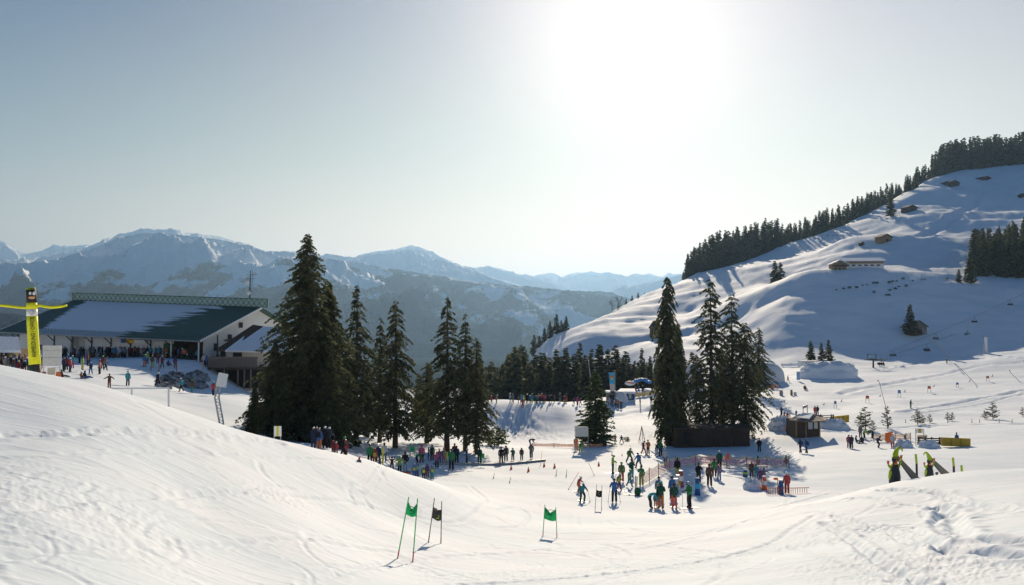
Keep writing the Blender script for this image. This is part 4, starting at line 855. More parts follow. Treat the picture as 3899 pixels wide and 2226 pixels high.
# fence, sign behind hut, mats, deck
fe = frame_at('rail_fence', 'dark rail fence running behind the small timber hut', 'fence', foot(2044, 140)); b = pm(fe)
for u in (2012, 2044, 2070, 2075): b.bar(V(at(u, 1050, 138 + (u > 2060) * .5)), V(at(u, 1031, 138 + (u > 2060) * .5)), .14)
for v in (1034, 1039, 1044): b.bar(V(at(2010, v - 1, 138)), V(at(2077, v + 1, 138.5)), .12)
b.build('rails', [WOOD], fe)
def mat_pad(u0, u1, v0, v1, d, tilt, label):
    t = frame_at('crash_mat', label, 'crash mat', foot((u0 + u1) / 2, d)); b = pm(t)
    b.slab([V(at(u0, v1, d)), V(at(u1, v1 - tilt, d)), V(at(u1, v0 - tilt, d)), V(at(u0, v0, d))], .35, d=V((0, .4, 0))); p_ = b.build('pad', [YELLOWM], t)
    for f in (.33, .66): b = pm(t); u = u0 + (u1 - u0) * f; b.bar(V(at(u, v1 - tilt * f, d - .02)), V(at(u, v0 - tilt * f, d - .02)), .05); b.build('seam', [mat('mat_seam', (.3, .2, .03), .8)], t)
    return t
mat_pad(2071, 2114.5, 1037, 1055, 141, 4, 'yellow crash mat standing right of the small timber hut')
mat_pad(2347, 2417, 1089, 1110, 113, -3, 'long yellow crash mat near the right edge with a person in blue before it')
def sign(name, label, u0, u1, v0, v1, vb, d, mats_, splits=None, tilt=0):
    t = frame_at(name, label, 'sign', foot((u0 + u1) / 2, d)); b = pm(t); n_ = len(mats_)
    for i in range(n_):
        a, c = u0 + (u1 - u0) * i / n_, u0 + (u1 - u0) * (i + 1) / n_; f0, f1 = i / n_, (i + 1) / n_
        b.slab([V(at(a, v1 - tilt * f0, d)), V(at(c, v1 - tilt * f1, d)), V(at(c, v0 - tilt * f1, d)), V(at(a, v0 - tilt * f0, d))], .06, mi=i, d=V((0, .08, 0)))
    b.build('board', mats_, t)
    for u in (u0 + .8, u1 - .8):
        b = pm(t); p = V(at(u, v1, d + .12)); q = V((p.x, p.y, gz(p.x, p.y) - .3)); b.bar(q, V(at(u, v0 - (tilt if u > u0 + 2 else 0), d + .12)), .06 * max(1, d / 90)); b.build('post', [STEEL], t)
    return t
sign('notice_board', 'grey tilted notice board on two posts behind the hut roof', 1999, 2011, 1011, 1018, 1035, 139, [STEEL], tilt=5)
sign('lift_sign', 'white and yellow sign on two posts beside the practice lift deck', 2279.5, 2301, 1067, 1078, 1108, 115, [WPAINT, YELLOWM, WPAINT])
dk = frame_at('wooden_deck', 'low dark wooden deck with railing left of the long yellow mat', 'deck', foot(2315, 118)); b = pm(dk)
for k, v in enumerate((1091, 1096, 1101)): b.bar(V(at(2285, v, 117)), V(at(2347, v + 1, 118)), .16)
for u in (2288, 2304, 2320, 2340): b.bar(V(at(u, 1088, 117)), V(at(u, 1108, 117)), .16)
b.slab([V(at(2284, 1105, 117)), V(at(2350, 1103, 117)), V(at(2352, 1100, 119)), V(at(2284, 1100, 119))], .2); b.build('rails', [WOOD], dk)
b = pm(dk); b.slab([V(at(2284, 1087, 117)), V(at(2309, 1086, 117)), V(at(2309, 1082, 119)), V(at(2284, 1083, 119))], .15); b.build('roof', [WOODG], dk)
# big white board on the left and its little board
wb = frame_at('white_board', 'large blank white board on padded posts beside the inflatable tube man', 'board', foot(130, 62)); zg = foot(130, 62)[2]
b = pm(wb); pbox(b, 105.5, 152, 860, 911, 62, .12); bd = b.build('panel', [mat('dirty_white_panel', (.62, .61, .57), .6)], wb); b = pm(wb)
for v in (872, 890): b = pm(wb); pbox(b, 106, 152, v, v + .6, 61.97, .03); b.build('seam', [STEEL], bd)
for u in (107, 147): b = pm(wb); pbox(b, u, u + 2.2, 893, 960, 62.15, .08); b.build('post', [STEEL], wb)
for u, mm in ((106, REDB), (141.5, ORANGE)): b = pm(wb); p = at(u + 3, 944, 61.8); b.tube([(p[0], 61.8, p[2] - 1.0), (p[0], 61.8, p[2] + .1), (p[0], 61.8, at(u, 925, 62)[2])], [.26, .2, .12], 8); b.build('post_padding', [ORANGE if mm is ORANGE else mat('red_padding', (.35, .08, .07), .6)], wb)
b = pm(wb); pbox(b, 118, 137, 916, 933, 61.9, .06); b.build('notice', [mat('cream_notice', (.60, .55, .42), .6)], wb)
# leaning sign post bent like a ladder
ls = frame_at('lattice_post', 'bent steel lattice post holding a tilted white board beside the terrace slope', 'post', foot(548, 78)); b = pm(ls)
cen = [(553, 1085), (551, 1050), (540, 990), (549, 935)]
for (u0, v0), (u1, v1) in zip(cen[:-1], cen[1:]):
    for o in (-5, 5): b.bar(V(at(u0 + o, v0, 76)), V(at(u1 + o, v1, 76)), .11)
    n_ = max(2, int(abs(v0 - v1) / 7))
    for k in range(n_):
        f = k / n_; f2 = (k + 1) / n_; s_ = 5 if k % 2 else -5; b.bar(V(at(u0 + (u1 - u0) * f - s_, v0 + (v1 - v0) * f, 76)), V(at(u0 + (u1 - u0) * f2 + s_, v0 + (v1 - v0) * f2, 76)), .05)
b.build('lattice', [mat('pale_galvanised', (.42, .44, .46), .5)], ls); b = pm(ls); b.slab([V(at(537, 961, 75.8)), V(at(562, 965, 75.8)), V(at(568, 932, 75.8)), V(at(545, 927, 75.8))], .08, d=V((0, .1, 0))); b.build('board', [WPAINT], ls)
# goal frame
gf = frame_at('goal_frame', 'thin white goal frame half hidden behind the near snow crest', 'goal', foot(330, 70)); b = pm(gf)
b.bar(V(at(243, 967, 74)), V(at(420, 966, 68)), .12)
for u, d in ((243, 74), (328, 71), (420, 68)): p = V(at(u, 966, d)); b.bar(p, V((p.x + .1, p.y, gz(p.x, p.y) - .2)), .11)
b.build('frame', [WPAINT], gf)
# piste signs
t_ = sign('piste_sign', 'small white sign with a yellow stripe on the near snow crest', 682.5, 700, 1061, 1086, 1105, 60, [WPAINT, mat('yellow_stripe', (.6, .6, .03), .5), WPAINT])
bw = sign('blank_board', 'blank white board on two thin legs before the bushy green spruce', 1432, 1465, 1062, 1087, 1120, 108, [mat('grey_white_board', (.60, .60, .57), .6)])
# ------------------------------------------------------------------ top of the beginners piste
fl = frame_at('banner_flag', 'tall sky blue banner flag with a white foot by the blue kiosk', 'flag', foot(1531, 186)); b = pm(fl)
p0 = foot(1531.5, 186); b.bar(V(p0), V(at(1531, 923, 186)), .12); b.build('pole', [STEEL], fl); b = pm(fl)
b.slab([V(at(1518, 955, 186)), V(at(1531, 956, 186)), V(at(1530.5, 927, 186)), V(at(1516, 928, 186))], .05, mi=0, d=V((0, .05, 0))); b.slab([V(at(1520, 978, 186)), V(at(1531, 978, 186)), V(at(1531, 956, 186)), V(at(1518, 955, 186))], .05, mi=1, d=V((0, .05, 0)))
b.build('banner', [SKYB, mat('pale_pink_fabric', (.66, .56, .52), .7)], fl); b = pm(fl); b.ball(V(at(1523.5, 938, 185.9)), .35, 8, 5, sc=(1, .1, 1)); b.ball(V(at(1523.5, 942, 185.9)), .22, 8, 5, sc=(1, .1, 1), mi=1); b.build('emblem', [ORANGE, YEL], fl)
kk = frame_at('blue_kiosk', 'dark blue kiosk with thick snow on top at the head of the beginners piste', 'kiosk', foot(1565, 192)); b = pm(kk)
pbox(b, 1553, 1581, 975, 1004, 190, 4); b.build('wall', [BLUEP], kk); b = pm(kk); b.slab([V(at(1537, 974, 189)), V(at(1582, 975, 189)), V(at(1581, 967, 194)), V(at(1545, 967, 194))], .45); b.build('roof', [SNOWB], kk)
b = pm(kk); pbox(b, 1566, 1572, 979, 993, 189.85, .12); b.build('poster', [mat('cream_notice', (.6, .55, .42), .6)], kk); b = pm(kk); pbox(b, 1554, 1583, 996, 1005, 189.6, .1); b.build('banner', [WPAINT], kk)
dt = frame_at('dome_tent', 'greyish white dome tent beside the blue kiosk', 'tent', foot(1537, 187)); b = pm(dt); p = foot(1543, 187)
b.ball(V((p[0], 187.5, p[2])), 1.9, 14, 8, sc=(.95, 1, 1.25)); b.build('shell', [TENT], dt, True); b = pm(dt); pbox(b, 1513, 1534, 977, 1003, 186.5, 3); b.build('porch', [WOODG], dt); b = pm(dt); pbox(b, 1512, 1536, 974, 978, 186, 4); b.build('roof', [SNOWB], dt)
b = pm(dt); pbox(b, 1518, 1530, 983, 1003, 186.4, .1); b.build('door', [DARK], dt)
bt = frame_at('blue_tarpaulin', 'crumpled bright blue tarpaulin over gear at the edge of the dark tree belt', 'tarpaulin', foot(1598, 214)); b = pm(bt); g_ = random.Random(2)
for i in range(9): b.ball(V(at(1580 + i * 4.6, 950 - 6 * math.sin(i * .4) + g_.uniform(-1, 1), 214 + g_.uniform(-1, 1))), .62, 6, 4, sc=(1.2, .8, .6))
b.build('sheet', [mat('blue_tarp', (.02, .16, .50), .5)], bt)
wc = frame_at('snow_groomer_cover', 'white covered machine with red trim left of the blue tarpaulin', 'covered machine', foot(1569, 212)); b = pm(wc); b.ball(V(at(1569, 954, 212)), 1.1, 10, 6, sc=(1.2, .8, .5)); b.build('cover', [TENT], wc, True); b = pm(wc); b.bar(V(at(1560, 951, 211)), V(at(1580, 955, 211)), .18); b.build('trim', [ORANGE], wc)
def net(name, label, pts, d0, h, m, posts=True, cat='safety net', dd=None, bands=False):
    """pts: pixel points of the lower edge; h in metres"""
    t = frame_at(name, label, cat, V(hit(*pts[0], d0))); P3 = [V(hit(u, v, d0)) for u, v in pts]; b = pm(t)
    vs, fs = [], []; R_ = 5; mi_ = []
    SS = []
    for a, c in zip(P3[:-1], P3[1:]):
        n_ = max(2, int((c - a).length / 1.0))
        for k in range(n_):
            q = a.lerp(c, k / n_); sag = .18 * math.sin(math.pi * k / n_); SS.append((q, sag))
    SS.append((P3[-1], 0))
    for q, sag in SS:
        for r in range(R_ + 1): vs.append(q + V((0, .06 * math.sin(r * 2 + q.x), .12 + (h - sag * h) * r / R_)))
    n_ = len(SS)
    k0 = len(b.v); b.add(vs, [], 0)
    for i in range(n_ - 1):
        for r in range(R_): b.f.append((k0 + i * (R_ + 1) + r, k0 + (i + 1) * (R_ + 1) + r, k0 + (i + 1) * (R_ + 1) + r + 1, k0 + i * (R_ + 1) + r + 1)); b.mi.append((0, 1, 2, 1, 0)[r] if bands else 0)
    o = link('net', b.mesh('net', m if isinstance(m, list) else [m], True), t)
    md = o.modifiers.new('thick', 'SOLIDIFY'); md.thickness = .03
    b = pm(t)
    for q in P3: b.bar(q - V((0, 0, .3)), q + V((0, 0, h + .15)), .06)
    if posts: b.build('post', [DSTEEL], t)
    return t
def netmat(name, col, alpha=.55):
    m = mat(name, col, .7); n = m.node_tree.nodes; l = m.node_tree.links; b = n['Principled BSDF']; tc = n.new('ShaderNodeTexCoord')
    v = n.new('ShaderNodeTexNoise'); v.inputs['Scale'].default_value = 9; l.new(tc.outputs['Object'], v.inputs['Vector']); r = n.new('ShaderNodeMapRange'); r.inputs['From Min'].default_value = .35; r.inputs['From Max'].default_value = .65; r.inputs['To Min'].default_value = alpha - .25; r.inputs['To Max'].default_value = alpha + .25
    l.new(v.outputs['Fac'], r.inputs['Value']); l.new(r.outputs[0], b.inputs['Alpha']); return m
NO = netmat('orange_net', (.85, .38, .18), .45); NR = netmat('pink_net', (.80, .30, .30), .30); NY = netmat('yellow_net', (.85, .65, .30), .30); NT = netmat('tan_fence_net', (.65, .48, .22), .75)
net('safety_net', 'long thin orange safety net across the piste at the lone bushy spruce', [(1326, 1113), (1380, 1114), (1436, 1115), (1470, 1116), (1502, 1113)], 100, .42, NO)
net('safety_net', 'yellow and pink striped safety net curving through the ski school meadow', [(1595, 1212), (1617, 1200), (1640, 1186), (1668, 1172), (1682, 1166), (1732, 1161), (1770, 1160), (1810, 1164), (1860, 1165), (1910, 1166), (1965, 1166)], 60, 1.15, [NY, NR, NR], bands=True)
net('safety_net', 'yellowish net fence right of the blue kiosk', [(1582, 990), (1605, 987), (1640, 982)], 150, 1.1, NT)
net('safety_net', 'orange net looping round the left side of the small timber hut', [(1968, 1040), (1948, 1048), (1922, 1056), (1930, 1066), (1958, 1076)], 110, .8, NO)
net('safety_net', 'orange and yellow net behind the sitting skiers on the right', [(2176, 1099), (2205, 1100), (2230, 1099), (2268, 1098)], 100, 1.0, [NY, NO, NY], bands=True)
net('safety_net', 'short orange net below the snow domes', [(1912, 968), (1937, 968)], 180, 1.1, NO)
rb = frame_at('orange_sheet', 'bright red orange sheet hung between two poles by the practice lift', 'sheet', foot(2213, 116)); b = pm(rb); b.slab([V(at(2208, 1103, 115)), V(at(2221, 1101, 115)), V(at(2224, 1074, 115)), V(at(2204, 1078, 115))], .06, d=V((0, .08, 0))); b.build('sheet', [ORANGE], rb)
# ------------------------------------------------------------------ snow domes, container, snow heaps
def lump(name, label, u0, u1, vt, vb, d, m, depth=3.0, rough=.0, cat='snow heap', seed=1, flat=1.0, dents=None):
    t = frame_at(name, label, cat, foot((u0 + u1) / 2, d)); p = V(at(u0, vb, d)); q = V(at(u1, vt, d)); w = (q.x - p.x) / 2; zc = gz((p.x + q.x) / 2, d); h = q.z - zc
    b = pm(t); N, M_ = 40, 12; vs = []
    for i in range(M_ + 1):
        ph = math.pi / 2 * i / M_
        for k in range(N):
            a = 2 * math.pi * k / N; c_ = math.copysign(abs(math.cos(ph)) ** (1 / flat), 1); r = 1 + rough * float(perlin(np.array(a * 2.2), np.array(ph * 3.0), seed)) * (1 if i < M_ else 0)
            vs.append(((p.x + q.x) / 2 + math.copysign(abs(math.cos(a)) ** .8, math.cos(a)) * w * c_ * r, d + depth / 2 + math.sin(a) * depth / 2 * c_ * r, zc - .4 + (h + .4) * math.sin(ph) ** (1 / flat) * r))
    fs = [(i * N + k, i * N + (k + 1) % N, (i + 1) * N + (k + 1) % N, (i + 1) * N + k) for i in range(M_) for k in range(N)] + [tuple(M_ * N + k for k in range(N))]
    b.add(vs, fs); b.build('heap' if cat == 'snow heap' else 'shell', [m], t, True); return t
lump('snow_dome', 'largest white snow dome right of the ragged spruces', 1866, 1966, 903, 953, 234, TENT, 9, 0.02, 'snow dome', 2, 1.3)
lump('snow_dome', 'middle snow dome rising behind the largest dome', 1880, 1950, 896, 940, 243, TENT, 7, 0.02, 'snow dome', 3, 1.3)
lump('snow_dome', 'small rounded dome in front of the largest dome', 1880, 1919, 925, 950, 230, TENT, 4, 0.02, 'snow dome', 4, 1.2)
lump('snow_dome', 'snow dome glimpsed between the trunks of the ragged spruces', 1708, 1760, 905, 950, 226, TENT, 6, 0.02, 'snow dome', 5, 1.2)
lump('snow_dome', 'low snow dome behind the ragged spruces next to another', 1775, 1850, 903, 948, 230, TENT, 6, 0.02, 'snow dome', 6, 1.2)
lump('snow_heap', 'long steep heap of ploughed snow with a rough top beside the chairlift', 2006, 2154, 903, 949, 246, SNOWB, 10, 0.16, 'snow heap', 7, 1.5)
lump('snow_heap', 'small ploughed snow heap before the practice lift deck', 2238, 2282, 1098, 1112, 113, SNOWB, 2.5, 0.2, 'snow heap', 8, 1.4)
lump('snow_heap', 'pointed snow heap in front of the long yellow mat', 2298, 2352, 1099, 1111, 112, SNOWB, 2.5, 0.2, 'snow heap', 9, 1.1)
lump('snow_heap', 'low snow heap between the timber hut and the left yellow mat', 2045, 2120, 1046, 1064, 137, SNOWB, 3, 0.25, 'snow heap', 10, 1.3)
lump('snow_heap', 'lumpy snow bank beside the netting left of the timber hut', 1925, 1978, 1042, 1074, 134, SNOWB, 4, 0.3, 'snow heap', 11, 1.2)
lump('snow_heap', 'low snow ridge leading to the red rail fence', 1856, 1905, 1196, 1222, 76, SNOWB, 1.6, 0.25, 'snow heap', 12, 1.1)
ct = frame_at('white_container', 'white container with four square openings beside the dark spruces', 'container', foot(2018, 292)); b = pm(ct); pbox(b, 1997, 2037, 898, 916, 285, 4); b.build('body', [WPAINT], ct)
for u in (2007, 2014, 2021.5, 2028.5): b = pm(ct); pbox(b, u, u + 2.6, 902, 905.5, 284.8, .1); b.build('window', [DARK], ct)
def slabthing(name, label, cat, u0, u1, v0, v1, d, m, pn='panel', depth=.1):
    t = frame_at(name, label, cat, foot((u0 + u1) / 2, d)); b = pm(t); pbox(b, u0, u1, v0, v1, d, depth); b.build(pn, [m], t); return t
slabthing('blue_banner', 'pale blue upright banner left of the long snow heap', 'banner', 1984, 1992, 925, 946, 240, mat('pale_blue_fabric', (.30, .45, .68), .6))
slabthing('blue_banner', 'small blue banner on the back of the long snow heap', 'banner', 2067, 2075, 903, 913, 266, mat('pale_blue_fabric', (.30, .45, .68), .6))
net('fence_net', 'pale blue net fence left of the white container', [(1946, 913), (1970, 913), (1992, 912)], 220, 1.1, netmat('pale_blue_net', (.45, .58, .75), .5))
wbn = frame_at('white_banner', 'tall white banner on a pole on the slope at the right', 'banner', foot(2449, 318)); b = pm(wbn); b.bar(V(foot(2449, 318)), V(at(2449, 836, 318)), .12); b.build('pole', [STEEL], wbn); b = pm(wbn); b.slab([V(at(2449.5, 880, 318)), V(at(2459, 880, 318)), V(at(2459, 839, 318)), V(at(2449.5, 839, 318))], .05, d=V((0, .1, 0))); b.build('banner', [WPAINT], wbn)
# gear lumps by the domes
for u0, u1, v0, v1, mm, lb in ((1941, 1950, 968, 980, STEEL, 'grey bin below the snow domes'), (1968, 1974, 963, 976, WOODL, 'brown barrel below the snow domes'), (1976, 1984, 968, 975, TENT, 'white covered box right of the brown barrel')):
    t = frame_at('barrel', lb, 'barrel', foot((u0 + u1) / 2, 208)); b = pm(t); p = V(at((u0 + u1) / 2, v1, 208)); r = h_px(u1 - u0, 208) / 2; h = h_px(v1 - v0, 208); z = gz(p.x, 208); b.tube([(p.x, 208, z - .2), (p.x, 208, z + h * .5), (p.x, 208, z + h)], [r * .9, r * 1.05, r * .85], 10); b.build('barrel_body', [mm], t, False); b = pm(t); b.tube([(p.x, 208, z + h), (p.x, 208, z + h + .1)], [r * .9, r * .8], 10); b.build('lid', [DSTEEL], t)
# ------------------------------------------------------------------ barns and farmhouse on the hill
def barn(name, label, u0, u1, vt, vb, d, m, rz=0, roofm=WOOD, lean=0.5, snow=False):
    p = V(hit((u0 + u1) / 2, vb, 250, 900)); d = p.y; w = h_px(u1 - u0, d); h = h_px(vb - vt, d) * 1.3; t = thing(name, label, 'barn', tuple(p), rz)
    wz = h * .66; dp = w * .6; b = MB(); b.box((0, dp / 2, wz / 2 - .5), (w * .86, dp, wz + 1)); b.build('wall', [m], t)
    b = MB(); hw = w / 2; q = [(-hw, wz * .9), (0, h), (hw, wz * .9), (hw, wz * .9 - .25), (0, h - .3), (-hw, wz * .9 - .25)]; b.prism(q, -.6, dp + .6); b.build('roof', [SNOWB if snow else roofm], t)
    b = MB(); b.prism([(-hw * .84, wz * .88), (0, h - .3), (hw * .84, wz * .88)], .02, .12); b.build('gable', [m], t)
    b = MB(); b.box((w * .05, -.04, wz * .32), (w * .22, .08, wz * .6)); b.build('door', [DARK], t); return t
barn('hay_barn', 'brown hay barn with a low gable above the farmhouse', 2189, 2227, 586, 603, 500, WOODL, R(18))
barn('hay_barn', 'tiny dark hay hut left of the brown barn above the farmhouse', 2141, 2153, 603, 611, 520, WOOD, R(10))
barn('hay_barn', 'dark hay barn just right of the lone spruce on the crest', 2254, 2290, 513, 526, 590, WOOD, R(20))
barn('hay_barn', 'long low hay barn sunk in snow high on the hill', 2357, 2398, 451, 464, 650, WOOD, R(25))
barn('hay_barn', 'highest hay barn, a thin dark strip below the top forest', 2440, 2476, 440, 448, 675, REDB, R(25))
barn('hay_barn', 'dark hut at the right edge of the photo high on the hill', 2540, 2556, 483, 491, 560, WOOD, R(10))
barn('hillside_cabin', 'dark boxy cabin half hidden behind the narrow old spruce', 1623, 1650, 808, 842, 410, WOOD, R(20))
gh = barn('lift_hut', 'weathered hut with a green roof beside the spruce on the shaded slope', 2262, 2315, 806, 835, 345, WOODG, R(14), GREENM)
p = V(hit(2142, 666, 350, 700)); fh = thing('farmhouse', 'long alpine farmhouse with snowy roof and a row of windows on the hillside', 'house', tuple(p), R(-4)); sc_ = p.y / F
W_, H_ = 116 * sc_, 26 * sc_; wz = H_ * .66
b = MB(); b.box((1, 5, wz * .3 - 1), (W_ * .92, 9, wz * .6 + 2)); b.build('wall', [WHITE], fh); b = MB(); b.box((1, 5, wz * .8), (W_ * .92 + .05, 9.05, wz * .42)); b.build('timber_storey', [WOODL], fh)
b = MB(); b.slab([(-W_ * .46, -1.4, wz * .98), (W_ * .53, -1.4, wz * .98), (W_ * .53, 5, H_ + .2), (-W_ * .46, 5, H_ + .2)], .3); b.slab([(-W_ * .46, 5, H_ + .2), (W_ * .53, 5, H_ + .2), (W_ * .53, 11, wz * .95), (-W_ * .46, 11, wz * .95)], .3); r_ = b.build('roof', [SNOWB], fh)
b = MB(); b.prism([(-5.6, wz * .9), (0, H_ + .1), (5.6, wz * .9), (5.6, wz * .9 - .4), (0, H_ - .35), (-5.6, wz * .9 - .4)], -.1, .15); o = b.build('verge_board', [WOOD], r_); o.rotation_euler = (0, 0, R(90)); o.location = (W_ * .535, 5, 0)
for i in range(6):
    b = MB(); x = -W_ * .26 + i * W_ * .13; b.box((x, .46, wz * .36), (1.6, .1, wz * .2)); b.build('window', [DARK], fh)
wg = thing('farmhouse_wing', 'brown timber wing with its own snowy gable at the left end of the farmhouse', 'house', tuple(V(hit(2092, 672, 350, 700))), R(-4)); b = MB(); b.box((0, 4, 1.2), (6.2, 7, 4.6)); b.build('wall', [WOODL], wg)
b = MB(); b.prism([(-4.2, 3.0), (0, 4.9), (4.2, 3.0), (4.2, 2.7), (0, 4.5), (-4.2, 2.7)], -.8, 8); b.build('roof', [SNOWB], wg); b = MB(); b.box((0, -.4, 1.7), (6.4, .9, .2)); b.box((0, -.8, 2.1), (6.4, .08, .7)); b.build('balcony', [WOOD], wg)
for x in (-1.8, 0, 1.8): b = MB(); b.box((x, .46, .7), (.8, .1, 1.1)); b.build('window', [DARK], wg)
# ------------------------------------------------------------------ chairlift
tw = frame_at('chairlift_tower', 'steel chairlift tower with crossarm and roller batteries', 'lift tower', foot(2171, 287)); p0 = foot(2171, 287); ztop = at(2171, 893, 287)[2]; b = pm(tw)
b.tube([V(p0) - V((0, 0, .5)), (p0[0], 287, ztop)], [.32, .24], 8); b.build('mast', [DSTEEL], tw); b = pm(tw)
b.bar(V(at(2160, 895, 286)), V(at(2184, 894, 288)), .35); b.bar(V(at(2160, 894, 287)), V(at(2161, 882, 287)), .15); b.bar(V(at(2181, 895, 287)), V(at(2182, 883, 287)), .15); b.bar(V(at(2159, 882, 287)), V(at(2183, 883, 287)), .18); b.build('crossarm', [DSTEEL], tw)
for (a, c) in (((2153, 895), (2172, 891)), ((2170, 896), (2211, 893)), ((2174, 899), (2205, 897))): b = pm(tw); b.bar(V(at(*a, 286)), V(at(*c, 288)), .22); b.build('roller_battery', [DSTEEL], tw)
def cable(label, pts, d0, d1, r=.05):
    t = frame_at('lift_cable', label, 'cable', V(at(*pts[0], d0))); b = pm(t); n_ = len(pts); b.tube([V(at(u, v, d0 + (d1 - d0) * i / (n_ - 1))) for i, (u, v) in enumerate(pts)], r, 5); b.build('rope', [DSTEEL], t)
c1 = [(2172, 891), (2224, 871), (2330, 829), (2427, 788), (2516, 746), (2640, 690)]; c2 = [(2180, 895), (2194, 892), (2308, 856), (2409, 821), (2499, 776.5), (2640, 715)]
cable('upper haul rope of the chairlift', c1, 287, 400); cable('lower haul rope of the chairlift', c2, 287, 395)
def chair(u, v, d, h, occ, label):
    t = frame_at('lift_chair', label, 'lift chair', V(at(u, v, d))); b = pm(t); q = V(at(u, v, d)); b.bar(q, q - V((0, 0, h * .55)), .09); b.bar(q - V((.5, 0, h * .55)), q + V((.5, 0, -h * .55)), .09); b.bar(q - V((.7, 0, h * .55)), q - V((.9, 0, h)), .08); b.bar(q + V((.7, 0, -h * .55)), q + V((.9, 0, -h)), .08); b.build('hanger', [DSTEEL], t)
    b = pm(t); b.box(q - V((0, 0, h)), (2.3, .6, .18)); b.box(q - V((0, -.3, h - .35)), (2.3, .1, .5)); b.build('seat', [DSTEEL], t); return q
lifters = []
for i, (u, v, v2, occ) in enumerate([(2224, 871, 886, 0), (2330.7, 829, 844, 0), (2427, 788, 802, 0), (2516, 746, 759, 0), (2194, 892, 907, 3), (2308, 856, 872, 3), (2409, 821, 834, 3), (2499, 776.5, 790, 3)]):
    d = 287 + (400 - 287) * (u - 2172) / (2640 - 2172); q = chair(u, v, d, h_px(v2 - v, d), occ, ('empty' if not occ else 'occupied') + ' chair ' + ('nearest the lift tower' if i in (0, 4) else 'second from the tower' if i in (1, 5) else 'third from the tower' if i in (2, 6) else 'farthest from the tower') + (' on the upper rope' if not occ else ' on the lower rope'))
    if occ: lifters.append((q, h_px(v2 - v, d)))
# ------------------------------------------------------------------ snow lances and bare poles
def lance(label, pts, d, r=.06, name='snow_lance'):
    t = frame_at(name, label, 'snow lance', V(at(*pts[-1], d))); b = pm(t); P_ = [V(at(u, v, d)) for u, v in pts]; g_ = P_[-1].copy(); g_.z = gz(g_.x, g_.y) - .3; b.tube(P_[:-1] + [g_], r, 5); b.build('pipe', [STEEL], t); b = pm(t); b.ball(P_[0], r * 2.2, 6, 4); b.build('nozzle', [DSTEEL], t)
lance('long snow lance leaning over the dark tree belt', [(1461, 888), (1464, 891), (1471, 942), (1477, 985)], 196, .09)
lance('snow lance behind the slim young fir', [(2186, 947), (2190, 952), (2206, 1014), (2213, 1062)], 142, .05)
lance('snow lance above a skier in the lift area', [(2295, 817), (2298, 820), (2359, 886), (2366, 897)], 296, .1)
lance('low snow lance on the right piste', [(2378, 906), (2384, 909), (2428, 949)], 236, .07)
lance('snow lance farthest right on the piste', [(2514, 922), (2518, 930), (2541, 949)], 236, .07)
tp = frame_at('climbing_tripod', 'thin dark tripod standing alone on the piste left of the narrow old spruce', 'tripod', foot(1598, 124)); ap = V(at(1598, 1061, 125))
for u, v, d in ((1590, 1098, 122), (1607, 1095, 123), (1600, 1092, 129), (1593, 1096, 128)): g_ = V(at(u, v, d)); g_.z = gz(g_.x, g_.y) - .1; b = pm(tp); b.bar(g_, ap, .07); b.build('leg', [DSTEEL], tp)
# ------------------------------------------------------------------ people
JC = {'navy': (.03, .05, .11), 'blue': (.03, .17, .50), 'teal': (.02, .30, .36), 'turquoise': (.02, .42, .50), 'black': (.02, .02, .024), 'grey': (.20, .20, .22), 'dark grey': (.07, .07, .08), 'white': (.70, .70, .72), 'red': (.62, .05, .05), 'dark red': (.28, .03, .05),
      'orange': (.80, .22, .03), 'neon red': (.95, .12, .06), 'pink': (.75, .10, .25), 'magenta': (.55, .04, .20), 'purple': (.16, .06, .22), 'yellow': (.75, .62, .03), 'lime': (.40, .60, .04), 'green': (.03, .30, .08), 'dark green': (.02, .12, .07), 'olive green': (.12, .22, .07), 'brown': (.16, .08, .05), 'beige': (.45, .36, .26), 'mauve': (.28, .18, .28), 'light blue': (.35, .60, .68), 'salmon': (.80, .33, .25)}
def cloth(c):
    r_, g_, b_ = JC[c]; m_ = (r_ + g_ + b_) / 3; return mat('cloth_' + c.replace(' ', '_'), tuple((x * .82 + m_ * .18) * .8 for x in (r_, g_, b_)), 0.85, 0.2, 30)
SKIN = mat('skin', (.45, .26, .18), .6); HAIR = mat('brown_hair', (.06, .035, .02), .8); BOOT = mat('ski_boot', (.06, .06, .065), .5); GLOVE = mat('glove', (.03, .03, .035), .8)
HSH = {'white': (.75, .75, .76), 'black': (.02, .02, .02), 'red': (.55, .04, .04), 'blue': (.04, .12, .40), 'grey': (.3, .3, .32), 'orange': (.8, .25, .05), 'green': (.05, .35, .1), 'pink': (.7, .15, .35)}
def hel(c): return mat('shell_' + c, HSH[c], .3, spec=.5)
GOG = mat('goggle_lens', (.02, .02, .03), .1, spec=.8)
SKIM = [mat('ski_red', (.35, .05, .05), .4), mat('ski_grey', (.15, .16, .18), .4), mat('ski_white', (.6, .6, .6), .4), mat('ski_yellow', (.55, .5, .05), .4)]
